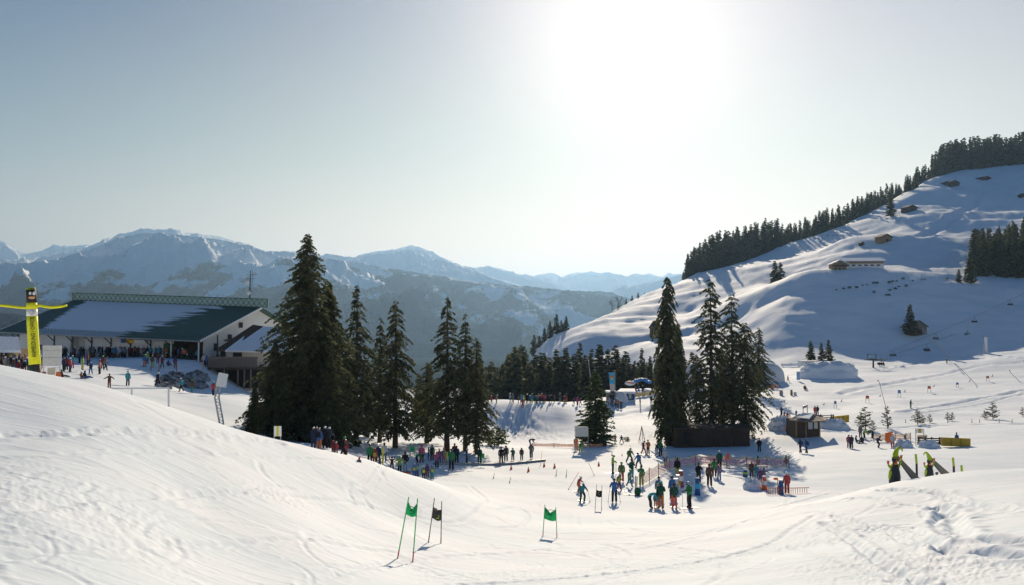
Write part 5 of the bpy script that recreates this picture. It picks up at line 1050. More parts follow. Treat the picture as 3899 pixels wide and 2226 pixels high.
def body_mesh(name, J, kid=False):
    """J: joints; one continuous skinned surface"""
    names = ['pel', 'waist', 'chest', 'neck', 'head', 'crown', 'shL', 'elL', 'wrL', 'haL', 'thL', 'shR', 'elR', 'wrR', 'haR', 'thR', 'hipL', 'knL', 'anL', 'toL', 'hipR', 'knR', 'anR', 'toR']
    for s in 'LR':
        w, e = V(J['wr' + s]), V(J['el' + s]); d = (w - e).normalized(); J.setdefault('ha' + s, tuple(w + d * .11)); sd = d.cross(V((0, 0, 1))); J.setdefault('th' + s, tuple(w + d * .05 + (V((0, -1, 0)) * .045)))
        a = V(J['an' + s]); J.setdefault('to' + s, (a.x * 1.08, a.y - .17, a.z - .05))
    J.setdefault('waist', tuple((V(J['pel']) * .55 + V(J['chest']) * .45)))
    h = V(J['head']); n_ = V(J['neck']); J.setdefault('crown', tuple(h + (h - n_).normalized() * .09))
    E = [('pel', 'waist', 0), ('waist', 'chest', 0), ('chest', 'neck', 0), ('neck', 'head', 2), ('head', 'crown', 2)]
    for s in 'LR': E += [('chest', 'sh' + s, 0), ('sh' + s, 'el' + s, 0), ('el' + s, 'wr' + s, 0), ('wr' + s, 'ha' + s, 4), ('wr' + s, 'th' + s, 4), ('pel', 'hip' + s, 1), ('hip' + s, 'kn' + s, 1), ('kn' + s, 'an' + s, 1), ('an' + s, 'to' + s, 3)]
    hd = .118 if kid else .098
    Rd = {'pel': (.185, .145), 'waist': (.175, .14), 'chest': (.20, .15), 'neck': (.062, .062), 'head': (hd * .86, hd), 'crown': (hd * .7, hd * .75), 'sh': (.10, .10), 'el': (.078, .075), 'wr': (.058, .055), 'ha': (.045, .032), 'th': (.022, .022), 'hip': (.125, .13), 'kn': (.096, .098), 'an': (.090, .090), 'to': (.05, .055)}
    me = bpy.data.meshes.new(name); me.from_pydata([J[k] for k in names], [(names.index(a), names.index(b)) for a, b, _ in E], [])
    o = bpy.data.objects.new(name, me); COL.objects.link(o); md = o.modifiers.new('skin', 'SKIN'); md.use_smooth_shade = True
    for i, k in enumerate(names):
        r = Rd.get(k) or Rd[k[:-1]]; me.skin_vertices[0].data[i].radius = r; me.skin_vertices[0].data[i].use_root = (i == 0)
    sb = o.modifiers.new('sub', 'SUBSURF'); sb.levels = 1; sb.render_levels = 1
    dg = bpy.context.evaluated_depsgraph_get(); out = bpy.data.meshes.new_from_object(o.evaluated_get(dg)); bpy.data.objects.remove(o)
    out.name = name; out.materials.clear()
    for m in (cloth('black'), cloth('black'), SKIN, BOOT, GLOVE): out.materials.append(m)
    mi = []
    for p in out.polygons:
        c = p.center; best = 1e9; g = 0
        for a, b_, gr in E:
            A, B = V(J[a]), V(J[b_]); d = B - A; t = max(0, min(1, (c - A).dot(d) / max(d.length_squared, 1e-6))); r = Rd.get(a) or Rd[a[:-1]]; q = (c - A - d * t).length - (r[0] * .6)
            if q < best: best = q; g = gr
        # jackets reach over the hips
        if g == 1 and (c - V(J['pel'])).length < .2: g = 0
        mi.append(g)
    out.polygons.foreach_set('material_index', mi); out.polygons.foreach_set('use_smooth', [True] * len(mi)); return out
def base(**k):
    J = dict(pel=(0, 0, .98), chest=(0, 0, 1.34), neck=(0, .0, 1.50), head=(0, -.015, 1.635), shL=(-.19, 0, 1.43), elL=(-.26, .02, 1.16), wrL=(-.25, -.08, .93), shR=(.19, 0, 1.43), elR=(.26, .02, 1.16), wrR=(.25, -.08, .93),
             hipL=(-.10, 0, .92), knL=(-.12, -.03, .52), anL=(-.13, .02, .12), hipR=(.10, 0, .92), knR=(.12, -.03, .52), anR=(.13, .02, .12))
    J.update(k); return J
POSE = {
 'stand': base(),
 'poles': base(elL=(-.30, -.02, 1.17), wrL=(-.30, -.28, 1.12), elR=(.30, -.02, 1.17), wrR=(.30, -.28, 1.12), chest=(0, -.03, 1.33), neck=(0, -.05, 1.49), head=(0, -.08, 1.62)),
 'talk': base(elR=(.30, -.06, 1.20), wrR=(.14, -.30, 1.28), wrL=(-.22, -.12, .95), elL=(-.27, .03, 1.17)),
 'walk': base(knL=(-.10, -.22, .60), anL=(-.10, -.26, .14), knR=(.10, .06, .54), anR=(.10, .30, .20), elL=(-.26, .12, 1.18), wrL=(-.24, .12, .95), elR=(.26, -.10, 1.18), wrR=(.22, -.30, 1.06), chest=(0, -.06, 1.33), neck=(0, -.09, 1.49), head=(0, -.12, 1.62)),
 'ski': base(pel=(0, .10, .82), chest=(0, -.08, 1.15), neck=(0, -.16, 1.29), head=(0, -.22, 1.41), shL=(-.20, -.12, 1.24), shR=(.20, -.12, 1.24), elL=(-.34, -.16, 1.02), wrL=(-.32, -.38, .96), elR=(.34, -.16, 1.02), wrR=(.32, -.38, .96), hipL=(-.12, .08, .77), knL=(-.18, -.16, .47), anL=(-.18, .02, .12), hipR=(.12, .08, .77), knR=(.18, -.16, .47), anR=(.18, .02, .12)),
 'wide': base(pel=(0, .06, .84), chest=(0, -.06, 1.18), neck=(0, -.12, 1.33), head=(0, -.17, 1.46), shL=(-.19, -.08, 1.27), shR=(.19, -.08, 1.27), elL=(-.34, -.1, 1.04), wrL=(-.36, -.26, .88), elR=(.34, -.1, 1.04), wrR=(.36, -.26, .88), hipL=(-.12, .04, .79), knL=(-.26, -.08, .48), anL=(-.40, .04, .12), hipR=(.12, .04, .79), knR=(.26, -.08, .48), anR=(.40, .04, .12)),
 'bend': base(pel=(0, .16, .93), chest=(0, -.18, 1.10), neck=(0, -.33, 1.08), head=(0, -.44, 1.02), shL=(-.18, -.26, 1.08), shR=(.18, -.26, 1.08), elL=(-.22, -.34, .82), wrL=(-.18, -.48, .62), elR=(.22, -.34, .82), wrR=(.18, -.48, .62), hipL=(-.10, .14, .87), hipR=(.10, .14, .87), knL=(-.14, .02, .50), knR=(.14, .02, .50)),
 'up': base(elL=(-.34, -.02, 1.50), wrL=(-.36, -.04, 1.76), elR=(.34, -.02, 1.50), wrR=(.36, -.04, 1.76), knL=(-.16, -.05, .52), anL=(-.2, .02, .12), knR=(.16, -.05, .52), anR=(.2, .02, .12)),
 'out': base(elL=(-.44, -.02, 1.30), wrL=(-.62, -.10, 1.16), elR=(.44, -.02, 1.30), wrR=(.62, -.10, 1.16)),
 'sit': base(pel=(0, .10, .16), chest=(0, .16, .50), neck=(0, .14, .66), head=(0, .10, .78), shL=(-.18, .15, .59), shR=(.18, .15, .59), elL=(-.26, .12, .34), wrL=(-.24, -.08, .22), elR=(.26, .12, .34), wrR=(.24, -.08, .22), hipL=(-.1, .06, .14), knL=(-.16, -.34, .26), anL=(-.18, -.70, .12), hipR=(.1, .06, .14), knR=(.16, -.34, .26), anR=(.18, -.70, .12)),
 'chair': base(pel=(0, .10, .56), chest=(0, .14, .90), neck=(0, .12, 1.06), head=(0, .09, 1.18), shL=(-.18, .13, .99), shR=(.18, .13, .99), elL=(-.24, .02, .76), wrL=(-.2, -.2, .70), elR=(.24, .02, .76), wrR=(.2, -.2, .70), hipL=(-.1, .06, .52), knL=(-.12, -.36, .54), anL=(-.12, -.38, .14), hipR=(.1, .06, .52), knR=(.12, -.36, .54), anR=(.12, -.38, .14)),
}
BM = {}
def get_body(pose, kid):
    k = (pose, kid)
    if k not in BM: BM[k] = body_mesh('body', dict(POSE[pose]), kid)
    return BM[k]
def helmet_mesh(kid):
    b = MB(); r = .128 if not kid else .148; c = (0, .01, .03); b.ball(c, r, 12, 8, sc=(.92, 1.05, .95))
    b.v = [(x, y, max(z, -.03 + (.0 if y > -.05 else .05))) for x, y, z in b.v]
    return b.mesh('helmet', [hel('white')], True)
def goggles_mesh(kid):
    b = MB(); r = .125 if not kid else .14; pts = [(math.sin(a) * r * .95, -math.cos(a) * r * 1.02, 0) for a in np.linspace(-1.0, 1.0, 7)]; b.tube(pts, [.028, .04, .045, .04, .045, .04, .028], 6); return b.mesh('goggles', GOG, True)
HM = {k: helmet_mesh(k) for k in (0, 1)}; GM = {k: goggles_mesh(k) for k in (0, 1)}
def hair_mesh():
    b = MB(); b.ball((0, .03, .02), .118, 10, 7, sc=(.95, 1, 1)); b.ball((0, .09, -.10), .07, 8, 5, sc=(1, .6, 1.8)); return b.mesh('hair', HAIR, True)
HRM = hair_mesh()
def beanie_mesh():
    b = MB(); b.ball((0, .01, .045), .115, 12, 8, sc=(.95, 1.05, 1.0)); b.v = [(x, y, max(z, .0)) for x, y, z in b.v]; b.ball((0, .01, .17), .035, 6, 5); return b.mesh('woollen_hat', [hel('black')], True)
BEM = beanie_mesh()
def ski_mesh(m, L=1.6):
    b = MB(); n_ = 10; vs, fs = [], []
    for i in range(n_ + 1):
        t = i / n_; y = -L * .56 + L * t; z = .02 + (max(0, .12 - t) / .12) ** 2 * .12; w = .05 - .012 * math.sin(math.pi * t) - (.02 if i in (0, n_) else 0)
        vs += [(-w, y, z), (w, y, z), (w, y, z - .02), (-w, y, z - .02)]
    for i in range(n_):
        k = i * 4; fs += [(k, k + 4, k + 5, k + 1), (k + 1, k + 5, k + 6, k + 2), (k + 2, k + 6, k + 7, k + 3), (k + 3, k + 7, k + 4, k)]
    fs += [(0, 1, 2, 3), (n_ * 4 + 3, n_ * 4 + 2, n_ * 4 + 1, n_ * 4)]; b.add(vs, fs); b.box((0, .02, .05), (.07, .3, .06)); return b.mesh('ski', m)
SKM = [ski_mesh(m) for m in SKIM]
def pole_mesh():
    b = MB(); b.tube([(0, 0, 0), (0, 0, -1.12)], .012, 6); b.tube([(0, 0, .03), (0, 0, -.1)], .02, 6); b.tube([(0, 0, -1.05), (0, 0, -1.07)], .05, 8); return b.mesh('ski_pole', DSTEEL)
PLM = pole_mesh()
def pack_mesh():
    b = MB(); b.box((0, 0, 0), (.30, .16, .42), taper=.85); b.box((0, .09, -.05), (.22, .06, .24)); return b.mesh('backpack', [cloth('black')])
PKM = pack_mesh()
def bib_mesh():
    b = MB(); N = 14; vs = []
    for z, r in ((.98, .20), (1.12, .205), (1.26, .215), (1.40, .20)): vs += [(math.cos(2 * math.pi * k / N) * r, math.sin(2 * math.pi * k / N) * r * .78 , z) for k in range(N)]
    b.add(vs, [(i * N + k, i * N + (k + 1) % N, (i + 1) * N + (k + 1) % N, (i + 1) * N + k) for i in range(3) for k in range(N)]); return b.mesh('bib', [cloth('yellow')], True)
BIB = bib_mesh()
PEOPLE = []
def person(pos, pose, face, jac, tro, hat='white', kid=False, sc=None, ski=None, poles=False, pack=None, bib=None, hatkind='helmet', label='', group=None, tilt=0.0):
    k = 1 if kid else 0; sc = sc or (.66 if kid else 1.0)
    o = bpy.data.objects.new('person', get_body(pose, bool(kid))); COL.objects.link(o); o.location = tuple(pos); o.rotation_euler = (0, 0, R(face)); o.scale = (sc,) * 3
    lift_ = .03 if ski is not None else -.0
    o.location.z += lift_ - .015
    for i, m in enumerate((cloth(jac), cloth(tro))): o.material_slots[i].link = 'OBJECT'; o.material_slots[i].material = m
    J = POSE[pose]; hd = V(J['head']); ne = V(J['neck']); ax_ = (hd - ne).normalized()
    q = V((0, 0, 1)).rotation_difference(ax_); 
    if hatkind == 'hair': h = link('hair', HRM, o)
    elif hatkind == 'hat': h = link('woollen_hat', BEM, o)
    else: h = link('helmet', HM[k], o)
    h.location = hd + ax_ * .03; h.rotation_mode = 'QUATERNION'; h.rotation_quaternion = q
    if hatkind != 'hair': h.material_slots[0].link = 'OBJECT'; h.material_slots[0].material = hel(hat)
    if hatkind == 'helmet' and pos[1] < 130: g = link('goggles', GM[k], o); g.location = hd + ax_ * .02; g.rotation_mode = 'QUATERNION'; g.rotation_quaternion = q
    if ski is not None:
        for s in 'LR':
            a = V(J['an' + s]); so_ = link('ski', SKM[ski], o); so_.location = (a.x, a.y - .02, .01 - .0); so_.rotation_euler = (0, 0, (R(-6) if s == 'L' else R(6)) if pose in ('wide', 'ski') else 0)
    if poles:
        for s in 'LR':
            w = V(J['wr' + s]) + V((0, -.05, 0)); p_ = link('ski_pole', PLM, o); p_.location = w; L = max(w.z, .4) / 1.12; p_.scale = (1, 1, min(L * 1.02, 1.15)); p_.rotation_euler = (R(-12 if pose == 'ski' else 3), R(8 if s == 'L' else -8), 0)
    if pack:
        c = V(J['chest']); p_ = link('backpack', PKM, o); up_ = (ne - V(J['pel'])).normalized(); p_.rotation_mode = 'QUATERNION'; p_.rotation_quaternion = V((0, 0, 1)).rotation_difference(up_); p_.location = c + V((0, .20, -.04)); p_.material_slots[0].link = 'OBJECT'; p_.material_slots[0].material = cloth(pack)
    if bib and pose in ('stand', 'poles', 'talk', 'out', 'up', 'walk'): b_ = link('bib', BIB, o); b_.material_slots[0].link = 'OBJECT'; b_.material_slots[0].material = cloth(bib)
    tag(o, None, 'person', group); o['_l'] = label
    PEOPLE.append((o, jac, tro, pose, kid, label, group, bool(poles or ski is not None)))
    return o
def pp(u, v, pose, face, jac, tro, label, d0=55, **k):
    p = hit(u, v, d0); return person(V(p), pose, face, jac, tro, label=label, **k)
A_, B2, C2 = 'in the meadow before the long shed', 'in the ski school crowd below the spruces', 'on the top edge of the beginners piste'
# --- central meadow
pp(1434.5,1123,'stand',160,'orange','orange','holding a board under the blank white board',hat='black',ski=None,group=A_)
pp(1446,1127,'bend',150,'green','lime','under the blank white board',hat='white',group=A_)
pp(1506,1112,'bend',200,'dark green','black','at the right end of the long orange net',hat='black',group=A_)
pp(1532,1102,'talk',180,'magenta','black','beyond the meadow, left of another child',kid=True,hat='black',group=A_)
pp(1548,1103,'wide',180,'navy','navy','beyond the meadow, right of another child',kid=True,hat='blue',group=A_)
pp(1602,1133,'walk',90,'dark red','red','left of a taller person in an orange jacket',hat='grey',ski=1,poles=True,group=A_)
pp(1614,1132,'talk',200,'orange','navy','below the thin tripod',hat='grey',ski=1,group=A_)
pp(1635,1135,'wide',100,'navy','white','at the foot of the narrow old spruce',hat='black',ski=1,group=A_)
pp(1645,1134,'talk',150,'green','black','at the foot of the narrow old spruce',hat='green',ski=1,group=A_)
pp(1657,1158,'stand',0,'white','grey','carrying skis upright at the left end of the striped net',hat='white',ski=3,poles=True,group=A_)
pp(1568,1152,'wide',150,'olive green','dark green','standing with legs apart in the middle of the meadow',hat='green',poles=True,group=A_)
pp(1591,1165,'wide',210,'blue','dark green','leaning forward in the middle of the meadow',hat='blue',poles=True,group=A_)
pp(1526,1179,'poles',90,'lime','dark green','farthest left of the standing adults in the meadow',hat='green',ski=1,poles=True,group=A_)
pp(1548,1200,'stand',175,'olive green','red','seen from behind, arms folded, in the meadow',hat='green',group=A_)
pp(1573,1191,'talk',30,'dark green','turquoise','in the middle of the central group',hat='black',hatkind='hat',group=A_)
pp(1597,1210,'talk',160,'green','lime','at the lower end of the striped net',hat='black',hatkind='hair',group=A_)
pp(1567,1213,'walk',90,'teal','teal','striding toward the net',kid=True,sc=.85,bib='yellow',hat='green',group=A_)
pp(1541,1222,'walk',60,'olive green','dark red','sliding behind the man in blue',kid=True,sc=.8,bib='yellow',hat='white',ski=0,group=A_)
pp(1530,1252,'poles',175,'blue','black','seen from behind right of the pale slalom gate',hat='black',ski=2,poles=True,group=A_)
pp(1441,1225,'ski',60,'red','orange','behind another in teal, left of the pale slalom gate',kid=True,bib='yellow',sc=.8,hat='white',ski=1,group=A_)
pp(1450,1249,'ski',20,'teal','dark green','crouching just left of the pale slalom gate',sc=.88,hat='blue',ski=1,poles=True,group=A_)
pp(1621,1266,'bend',90,'turquoise','black','helping a small child into skis',hat='black',hatkind='hat',group=A_)
pp(1633,1265,'stand',0,'turquoise','orange','small, being helped by a bending adult',kid=True,sc=.6,hat='white',ski=0,group=A_)
pp(1646,1267,'talk',-30,'dark green','orange','tall, standing over the small child',hat='green',sc=1.08,group=A_)
pp(1641,1245,'stand',180,'blue','black','behind the group around the small child',hat='black',hatkind='hat',bib='beige',group=A_)
pp(1674,1243,'stand',200,'blue','navy','beside the padded grey post',hat='black',group=A_)
pp(1679,1266,'talk',180,'dark green','neon red','with bright trousers near the front of the meadow',hat='black',hatkind='hair',ski=1,group=A_)
pp(1717,1266,'poles',-70,'green','black','instructor facing left, lowest right of the central group',hat='grey',ski=0,poles=True,sc=1.05,group=A_)
pp(1740,1202,'talk',10,'black','black','alone above the padded blue bollard',hat='black',hatkind='hat',group=A_)
pp(1767,1211,'stand',0,'brown','black','in front of three others by the striped net',hat='black',hatkind='hair',sc=1.1,group=A_)
pp(1779,1188,'stand',180,'green','black','with back turned beside the striped net',hat='black',hatkind='hair',group=A_)
pp(1792,1168,'stand',180,'dark green','black','tallest one at the striped net next to the red flag',hat='white',sc=1.1,group=A_)
pp(1791,1197,'stand',180,'mauve','blue','in front of the striped net',kid=True,sc=.85,hat='pink',group=A_)
pp(1687,1187,'stand',180,'black','yellow','behind the padded posts',hat='black',hatkind='hair',group=A_)
pp(1891,1125,'stand',180,'black','black','in the shade right of the long shed',hat='black',pack='black',ski=None,group=A_)
pp(1994,1129,'walk',200,'navy','navy','left one of a pair walking left of the practice lift',hat='black',hatkind='hat',group=A_)
pp(2009,1130,'walk',200,'blue','navy','right one of a pair walking left of the practice lift',hat='blue',hatkind='hat',pack='navy',group=A_)
pp(1872,1191,'stand',160,'brown','brown','tallest in the children cluster behind the snow ridge',hat='orange',kid=True,sc=.9,group=A_)
pp(1883,1195,'talk',180,'teal','teal','in the children cluster behind the snow ridge',hat='black',kid=True,sc=.8,group=A_)
pp(1893,1203,'stand',180,'purple','purple','in the children cluster behind the snow ridge, front row',hat='pink',kid=True,sc=.75,group=A_)
pp(1903,1201,'out',170,'mauve','purple','rightmost of the children cluster behind the snow ridge',hat='black',kid=True,sc=.75,group=A_)
pp(1960,1230,'stand',180,'red','red','all in red behind the low red rail fence',hat='white',group=A_)
# --- right side
pp(2114,1116,'stand',150,'red','navy','left one of a pair at the right end of the piste',hat='black',group=A_)
pp(2121,1117,'stand',190,'navy','navy','hugging close to a companion in red',hat='white',ski=None,group=A_)
pp(2187,1115,'ski',60,'navy','black','sliding below the orange sheet',hat='blue',pack='blue',group=A_)
pp(2223,1116,'walk',150,'white','pink','with pink trousers below the orange sheet',hat='white',ski=1,group=A_)
pp(2254,1112,'walk',90,'grey','dark grey','walking in front of the small snow heap',hat='white',group=A_)
pp(2289,1113,'bend',90,'teal','teal','crouching at the foot of the lift sign',hat='black',kid=True,group=A_)
pp(2383,1112,'stand',200,'blue','navy','in front of the long yellow mat',hat='blue',hatkind='hat',group=A_)
pp(2134,1101,'sit',60,'black','navy','sitting in the snow below the largest young fir',hat='black',group=A_)
pp(2146,1102,'sit',-30,'navy','black','sitting second in the row below the largest young fir',hat='white',ski=1,group=A_)
pp(2153,1092,'bend',90,'lime','black','bending beside the largest young fir',hat='black',group=A_)
pp(2172,1091,'bend',-90,'dark green','black','bending over facing a person in lime',hat='green',ski=1,group=A_)
pp(2143,1090,'stand',180,'grey','black','behind the sitting skiers',hat='grey',group=A_)
pp(1946,1037,'poles',120,'navy','navy','skiing above the orange net left of the timber hut',hat='black',d0=110,ski=1,group=A_)
pp(1953,1042,'ski',120,'purple','black','just below a taller skier left of the timber hut',hat='pink',d0=110,kid=True,sc=.8,ski=1,group=A_)
pp(1960,1044,'ski',120,'black','black','last of the trio left of the timber hut',hat='black',d0=110,kid=True,sc=.8,group=A_)
pp(1983,1037,'stand',180,'blue','navy','behind the left end of the hut roof',hat='white',d0=110,kid=True,group=A_)
pp(2030,1034,'stand',180,'red','dark red','behind the rail fence, left one of two',hat='black',d0=120,group=A_)
pp(2036,1034,'stand',180,'navy','dark red','behind the rail fence, right one of two',hat='black',d0=120,group=A_)
pp(2268,1018,'poles',90,'navy','green','with bright green trousers alone on the right piste',hat='black',d0=110,ski=1,group=A_)
pp(1962,951,'walk',90,'black','black','beside the largest snow dome',hat='black',d0=150,group=A_)
pp(2005,970,'sit',0,'brown','brown','sitting on the snow below the long snow heap',hat='white',d0=150,sc=1.3,group=A_)
pp(2358,905,'poles',0,'black','black','with a yellow bib beside the upper snow lance',hat='white',d0=200,bib='yellow',group=A_)
pp(2551,905,'ski',60,'black','black','tiny and dark at the far right edge',hat='black',d0=200,group=A_)
# --- crowd below the spruces
for a in [(780,1120,'stand',170,'navy','navy',dict(hat='grey',hatkind='hat'),'tall, leftmost at the foot of the huge spruce'),(788,1119,'stand',190,'brown','navy',dict(hat='grey',hatkind='hat'),'behind the one in orange trousers'),(794,1122,'stand',180,'blue','orange',dict(hat='grey',pack='black'),'with orange trousers at the foot of the huge spruce'),
 (809,1116,'stand',180,'black','black',dict(hat='white'),'under the right foot of the huge spruce, left of another'),(818,1117,'poles',150,'navy','black',dict(hat='white',poles=True),'with white helmet under the right foot of the huge spruce'),
 (829,1133,'stand',160,'dark red','brown',dict(kid=True,hat='red'),'leftmost small child on the near crest'),(837,1136,'stand',200,'red','purple',dict(kid=True,hat='white'),'second small child on the near crest'),(854,1141,'walk',90,'black','black',dict(hat='green'),'leaning over small children on the near crest'),(860,1137,'stand',180,'red','dark red',dict(kid=True,hat='red',sc=.8),'right of the leaning instructor'),(861,1118,'stand',180,'red','black',dict(kid=True,hat='red'),'beside the padded blue and white post'),
 (921,1157,'stand',200,'green','black',dict(hat='black'),'leftmost of the cluster beside the plank'),(933,1161,'stand',180,'red','dark red',dict(kid=True,hat='red',bib='yellow',sc=.85),'with a yellow bib in the cluster beside the plank'),(941,1157,'stand',170,'navy','navy',dict(hat='white'),'behind the red dressed child with the bib'),(957,1150,'stand',180,'white','grey',dict(hatkind='hair'),'in a pale jacket right of the yellow post'),
 (976,1171,'up',0,'brown','black',dict(kid=True,hat='black'),'raising both arms'),(995,1177,'out',180,'lime','black',dict(kid=True,hat='green',sc=.8),'with arms out before the red sleds'),(1009,1175,'talk',180,'black','light blue',dict(hat='black',hatkind='hair'),'in pale blue trousers'),
 (1040,1160,'bend',90,'green','black',dict(hat='black'),'bending over a group of children'),(1050,1153,'stand',180,'pink','dark red',dict(hat='red'),'with a red helmet in the centre of the crowd'),(1031,1191,'stand',180,'blue','blue',dict(kid=True,hat='blue',bib='yellow',ski=0),'left one of the pair of children in blue'),(1038,1189,'stand',180,'turquoise','navy',dict(kid=True,hat='blue',bib='yellow',ski=0),'right one of the pair of children in blue'),
 (1055,1197,'stand',180,'dark green','black',dict(kid=True,hat='green',bib='yellow',ski=1),'with a green helmet, lowest of the crowd'),(1064,1189,'stand',180,'purple','dark red',dict(kid=True,hat='black',ski=0),'between two children with bibs'),(1076,1195,'stand',180,'teal','teal',dict(kid=True,hat='black',bib='yellow',ski=1),'rightmost of the children with bibs'),
 (1076,1147,'stand',180,'dark green','black',dict(hat='green',sc=.9),'behind the child in pink'),(1088,1165,'out',180,'pink','navy',dict(kid=True,hat='red',sc=.85,ski=1),'with arms out in pink'),(1094,1155,'stand',170,'mauve','blue',dict(kid=True,hat='white',sc=.85),'behind the child with arms out'),(1105,1155,'stand',180,'beige','salmon',dict(kid=True,hat='orange',sc=.9),'beside the yellow post at the crowd edge'),
 (1124,1170,'talk',180,'green','black',dict(hat='black',sc=1.12,ski=1),'tall, nearest and right of the crowd'),(1137,1153,'stand',180,'navy','black',dict(hat='black'),'behind the tall instructor'),(1132,1146,'stand',180,'dark red','navy',dict(hat='red'),'farthest back at the crowd right end'),(1162,1154,'poles',110,'blue','brown',dict(kid=True,hat='white',sc=.85,ski=1,poles=True),'skiing right of the crowd on the flat'),(1194,1154,'stand',160,'dark green','dark green',dict(hatkind='hair'),'beside the small green flag'),
 (1248,1155,'stand',180,'black','black',dict(hatkind='hair',sc=1.05,poles=True),'tallest of the four waiting in line'),(1260,1149,'stand',180,'dark grey','dark grey',dict(hatkind='hair'),'second of the four waiting in line'),(1277,1147,'talk',180,'dark green','black',dict(kid=True,hat='green',sc=.8),'third of the four waiting in line'),(1299,1146,'stand',180,'brown','dark grey',dict(kid=True,hat='grey',sc=.8),'last of the four waiting in line'),(1323,1143,'walk',180,'grey','navy',dict(hat='white',ski=1),'walking away at the left end of the orange net'),(1321,1113,'bend',90,'black','black',dict(hat='black'),'bending at the left end of the orange net')]:
    pp(*a[:6], a[7], group=B2, d0=58, **a[6])
# --- top edge of the beginners piste
for a in [(1201,1002,'brown','black'),(1224,1003,'red','black'),(1236,1005,'salmon','black'),(1270,1003,'white','blue'),(1277,1003,'grey','grey'),(1291,1004,'orange','brown'),(1298.5,1005,'turquoise','blue'),(1305,1006,'yellow','navy'),(1302,1016,'red','dark red'),(1313,1005,'black','black'),(1325,1004,'teal','lime'),(1333,1005,'navy','dark green'),(1341,1000,'orange','navy'),(1345,1002,'navy','navy'),(1350,1000,'red','dark red'),(1358,1000,'pink','brown'),(1366,998,'orange','black'),(1368,1003,'dark grey','black'),(1374,1001,'black','brown'),(1380.5,1001,'grey','brown'),(1394.6,1001,'brown','grey'),(1404,993,'red','red'),(1405,1004,'dark grey','lime'),(1410,1002,'dark red','red'),(1429,1007,'purple','navy'),(1438,1011,'magenta','navy'),(1445,1009,'dark red','navy'),(1320,1003,'blue','navy'),(1353,1003,'dark red','black'),(1337,1004,'teal','navy'),(1512,985,'red','black'),(1582.5,980,'red','navy'),(1590,981,'blue','blue'),(1600.5,979,'black','black'),(1594,1010,'black','black'),(1622,1006,'black','black'),(1518,1010,'white','grey'),(1524,1013,'grey','grey'),(1530,1015,'white','navy'),(1539,1016,'orange','brown'),(1547,1019,'dark grey','black'),(1533,1012,'dark grey','navy')]:
    i = len(PEOPLE); g3 = random.Random(i); pose = g3.choice(['stand', 'stand', 'talk', 'poles', 'walk', 'wide', 'ski']); kid = a[0] < 1450 and g3.random() < .45
    pp(a[0], a[1], pose, g3.choice([180, 160, 200, 90, 0]), a[2], a[3], 'right of the lone green spruce near the blue kiosk' if a[0] > 1490 else 'on the top edge of the beginners piste', d0=140, kid=kid, sc=.8 if kid else 1.02, hat=g3.choice(['white', 'black', 'red', 'white', 'blue', 'grey']), group=C2)
# --- lodge terrace
TG = 'people on the lodge terrace'
for a in [(158,926,'stand','navy','black'),(165,922,'stand','dark red','black'),(174,927,'stand','red','navy'),(180,917,'stand','turquoise','magenta'),(168,913,'stand','blue','navy'),(198,904,'stand','navy','black'),(205,921,'stand','lime','yellow'),(204,942,'sit','orange','blue'),(213,942,'sit','navy','blue'),(221,904,'stand','brown','black'),(218,911,'stand','dark red','black'),(226,932,'walk','navy','blue'),(248,932,'stand','salmon','black'),(262,923,'walk','grey','black'),(255,918,'stand','dark red','black'),(272,966,'out','brown','dark red'),(318,961,'stand','turquoise','navy'),(360,913,'stand','blue','orange'),(379,915,'stand','brown','lime'),(366,906,'stand','lime','black'),(155,940,'sit','brown','grey'),(392,962,'walk','black','black'),(452,976,'walk','turquoise','black'),(478,980,'walk','brown','teal'),(531,986,'walk','red','navy'),(404,917,'walk','dark red','black'),(436,918,'stand','purple','brown'),(393,905,'stand','brown','dark red'),(420,911,'sit','navy','black'),
 (4,927,'stand','black','dark green'),(12,924,'stand','beige','brown'),(18,929,'stand','grey','lime'),(26,921,'stand','black','navy'),(33,929,'talk','brown','blue'),(40,924,'stand','black','black'),(46,930,'stand','dark red','red'),(54,923,'stand','black','black'),(60,929,'walk','black','dark red'),(66,925,'stand','blue','red'),(72,932,'stand','dark green','green'),(99,928,'stand','black','pink'),(101,920,'stand','navy','black'),(22,914,'stand','dark red','black'),(48,912,'stand','navy','grey'),(61,914,'stand','orange','black'),(35,911,'stand','grey','black'),(8,913,'stand','brown','black'),(76,915,'stand','black','black')]:
    i = len(PEOPLE); g3 = random.Random(i); kid = a[0] in (272, 226, 204, 60, 46)
    loc = 'in the crowd at the left edge below the tube man' if a[0] < 110 else 'between the white board and the goal frame' if a[0] < 300 else 'on the terrace slope below the boulder wall' if a[1] > 950 else 'on the terrace in front of the lodge doors'
    pp(a[0], a[1], a[2], g3.choice([180, 150, 210, 90, 0, -90]), a[3], a[4], loc, d0=85, kid=kid, sc=.85 if kid else 1.0, hat=g3.choice(['white', 'black', 'grey', 'blue', 'green']), hatkind=g3.choice(['helmet', 'helmet', 'hat']), ski=1 if a[0] in (360, 379, 272, 174) else None, group=TG)
g4 = random.Random(77)
for i in range(68):
    s = .32 + .65 * (i + g4.random() * .8) / 68; p = wp(s, 0, g4.uniform(-.4, 1.5)); z = gz(p.x, p.y)
    person(V((p.x, p.y, z)), g4.choice(['stand', 'talk', 'stand', 'sit', 'walk']), g4.uniform(0, 360), g4.choice(['black', 'navy', 'dark grey', 'brown', 'dark red', 'blue', 'grey', 'orange', 'teal', 'black', 'white', 'dark green']), g4.choice(['black', 'navy', 'brown', 'dark grey', 'black']), hat=g4.choice(['white', 'black', 'grey', 'blue']), hatkind=g4.choice(['helmet', 'hat', 'hair']), label='in the shade along the lodge wall', group=TG)
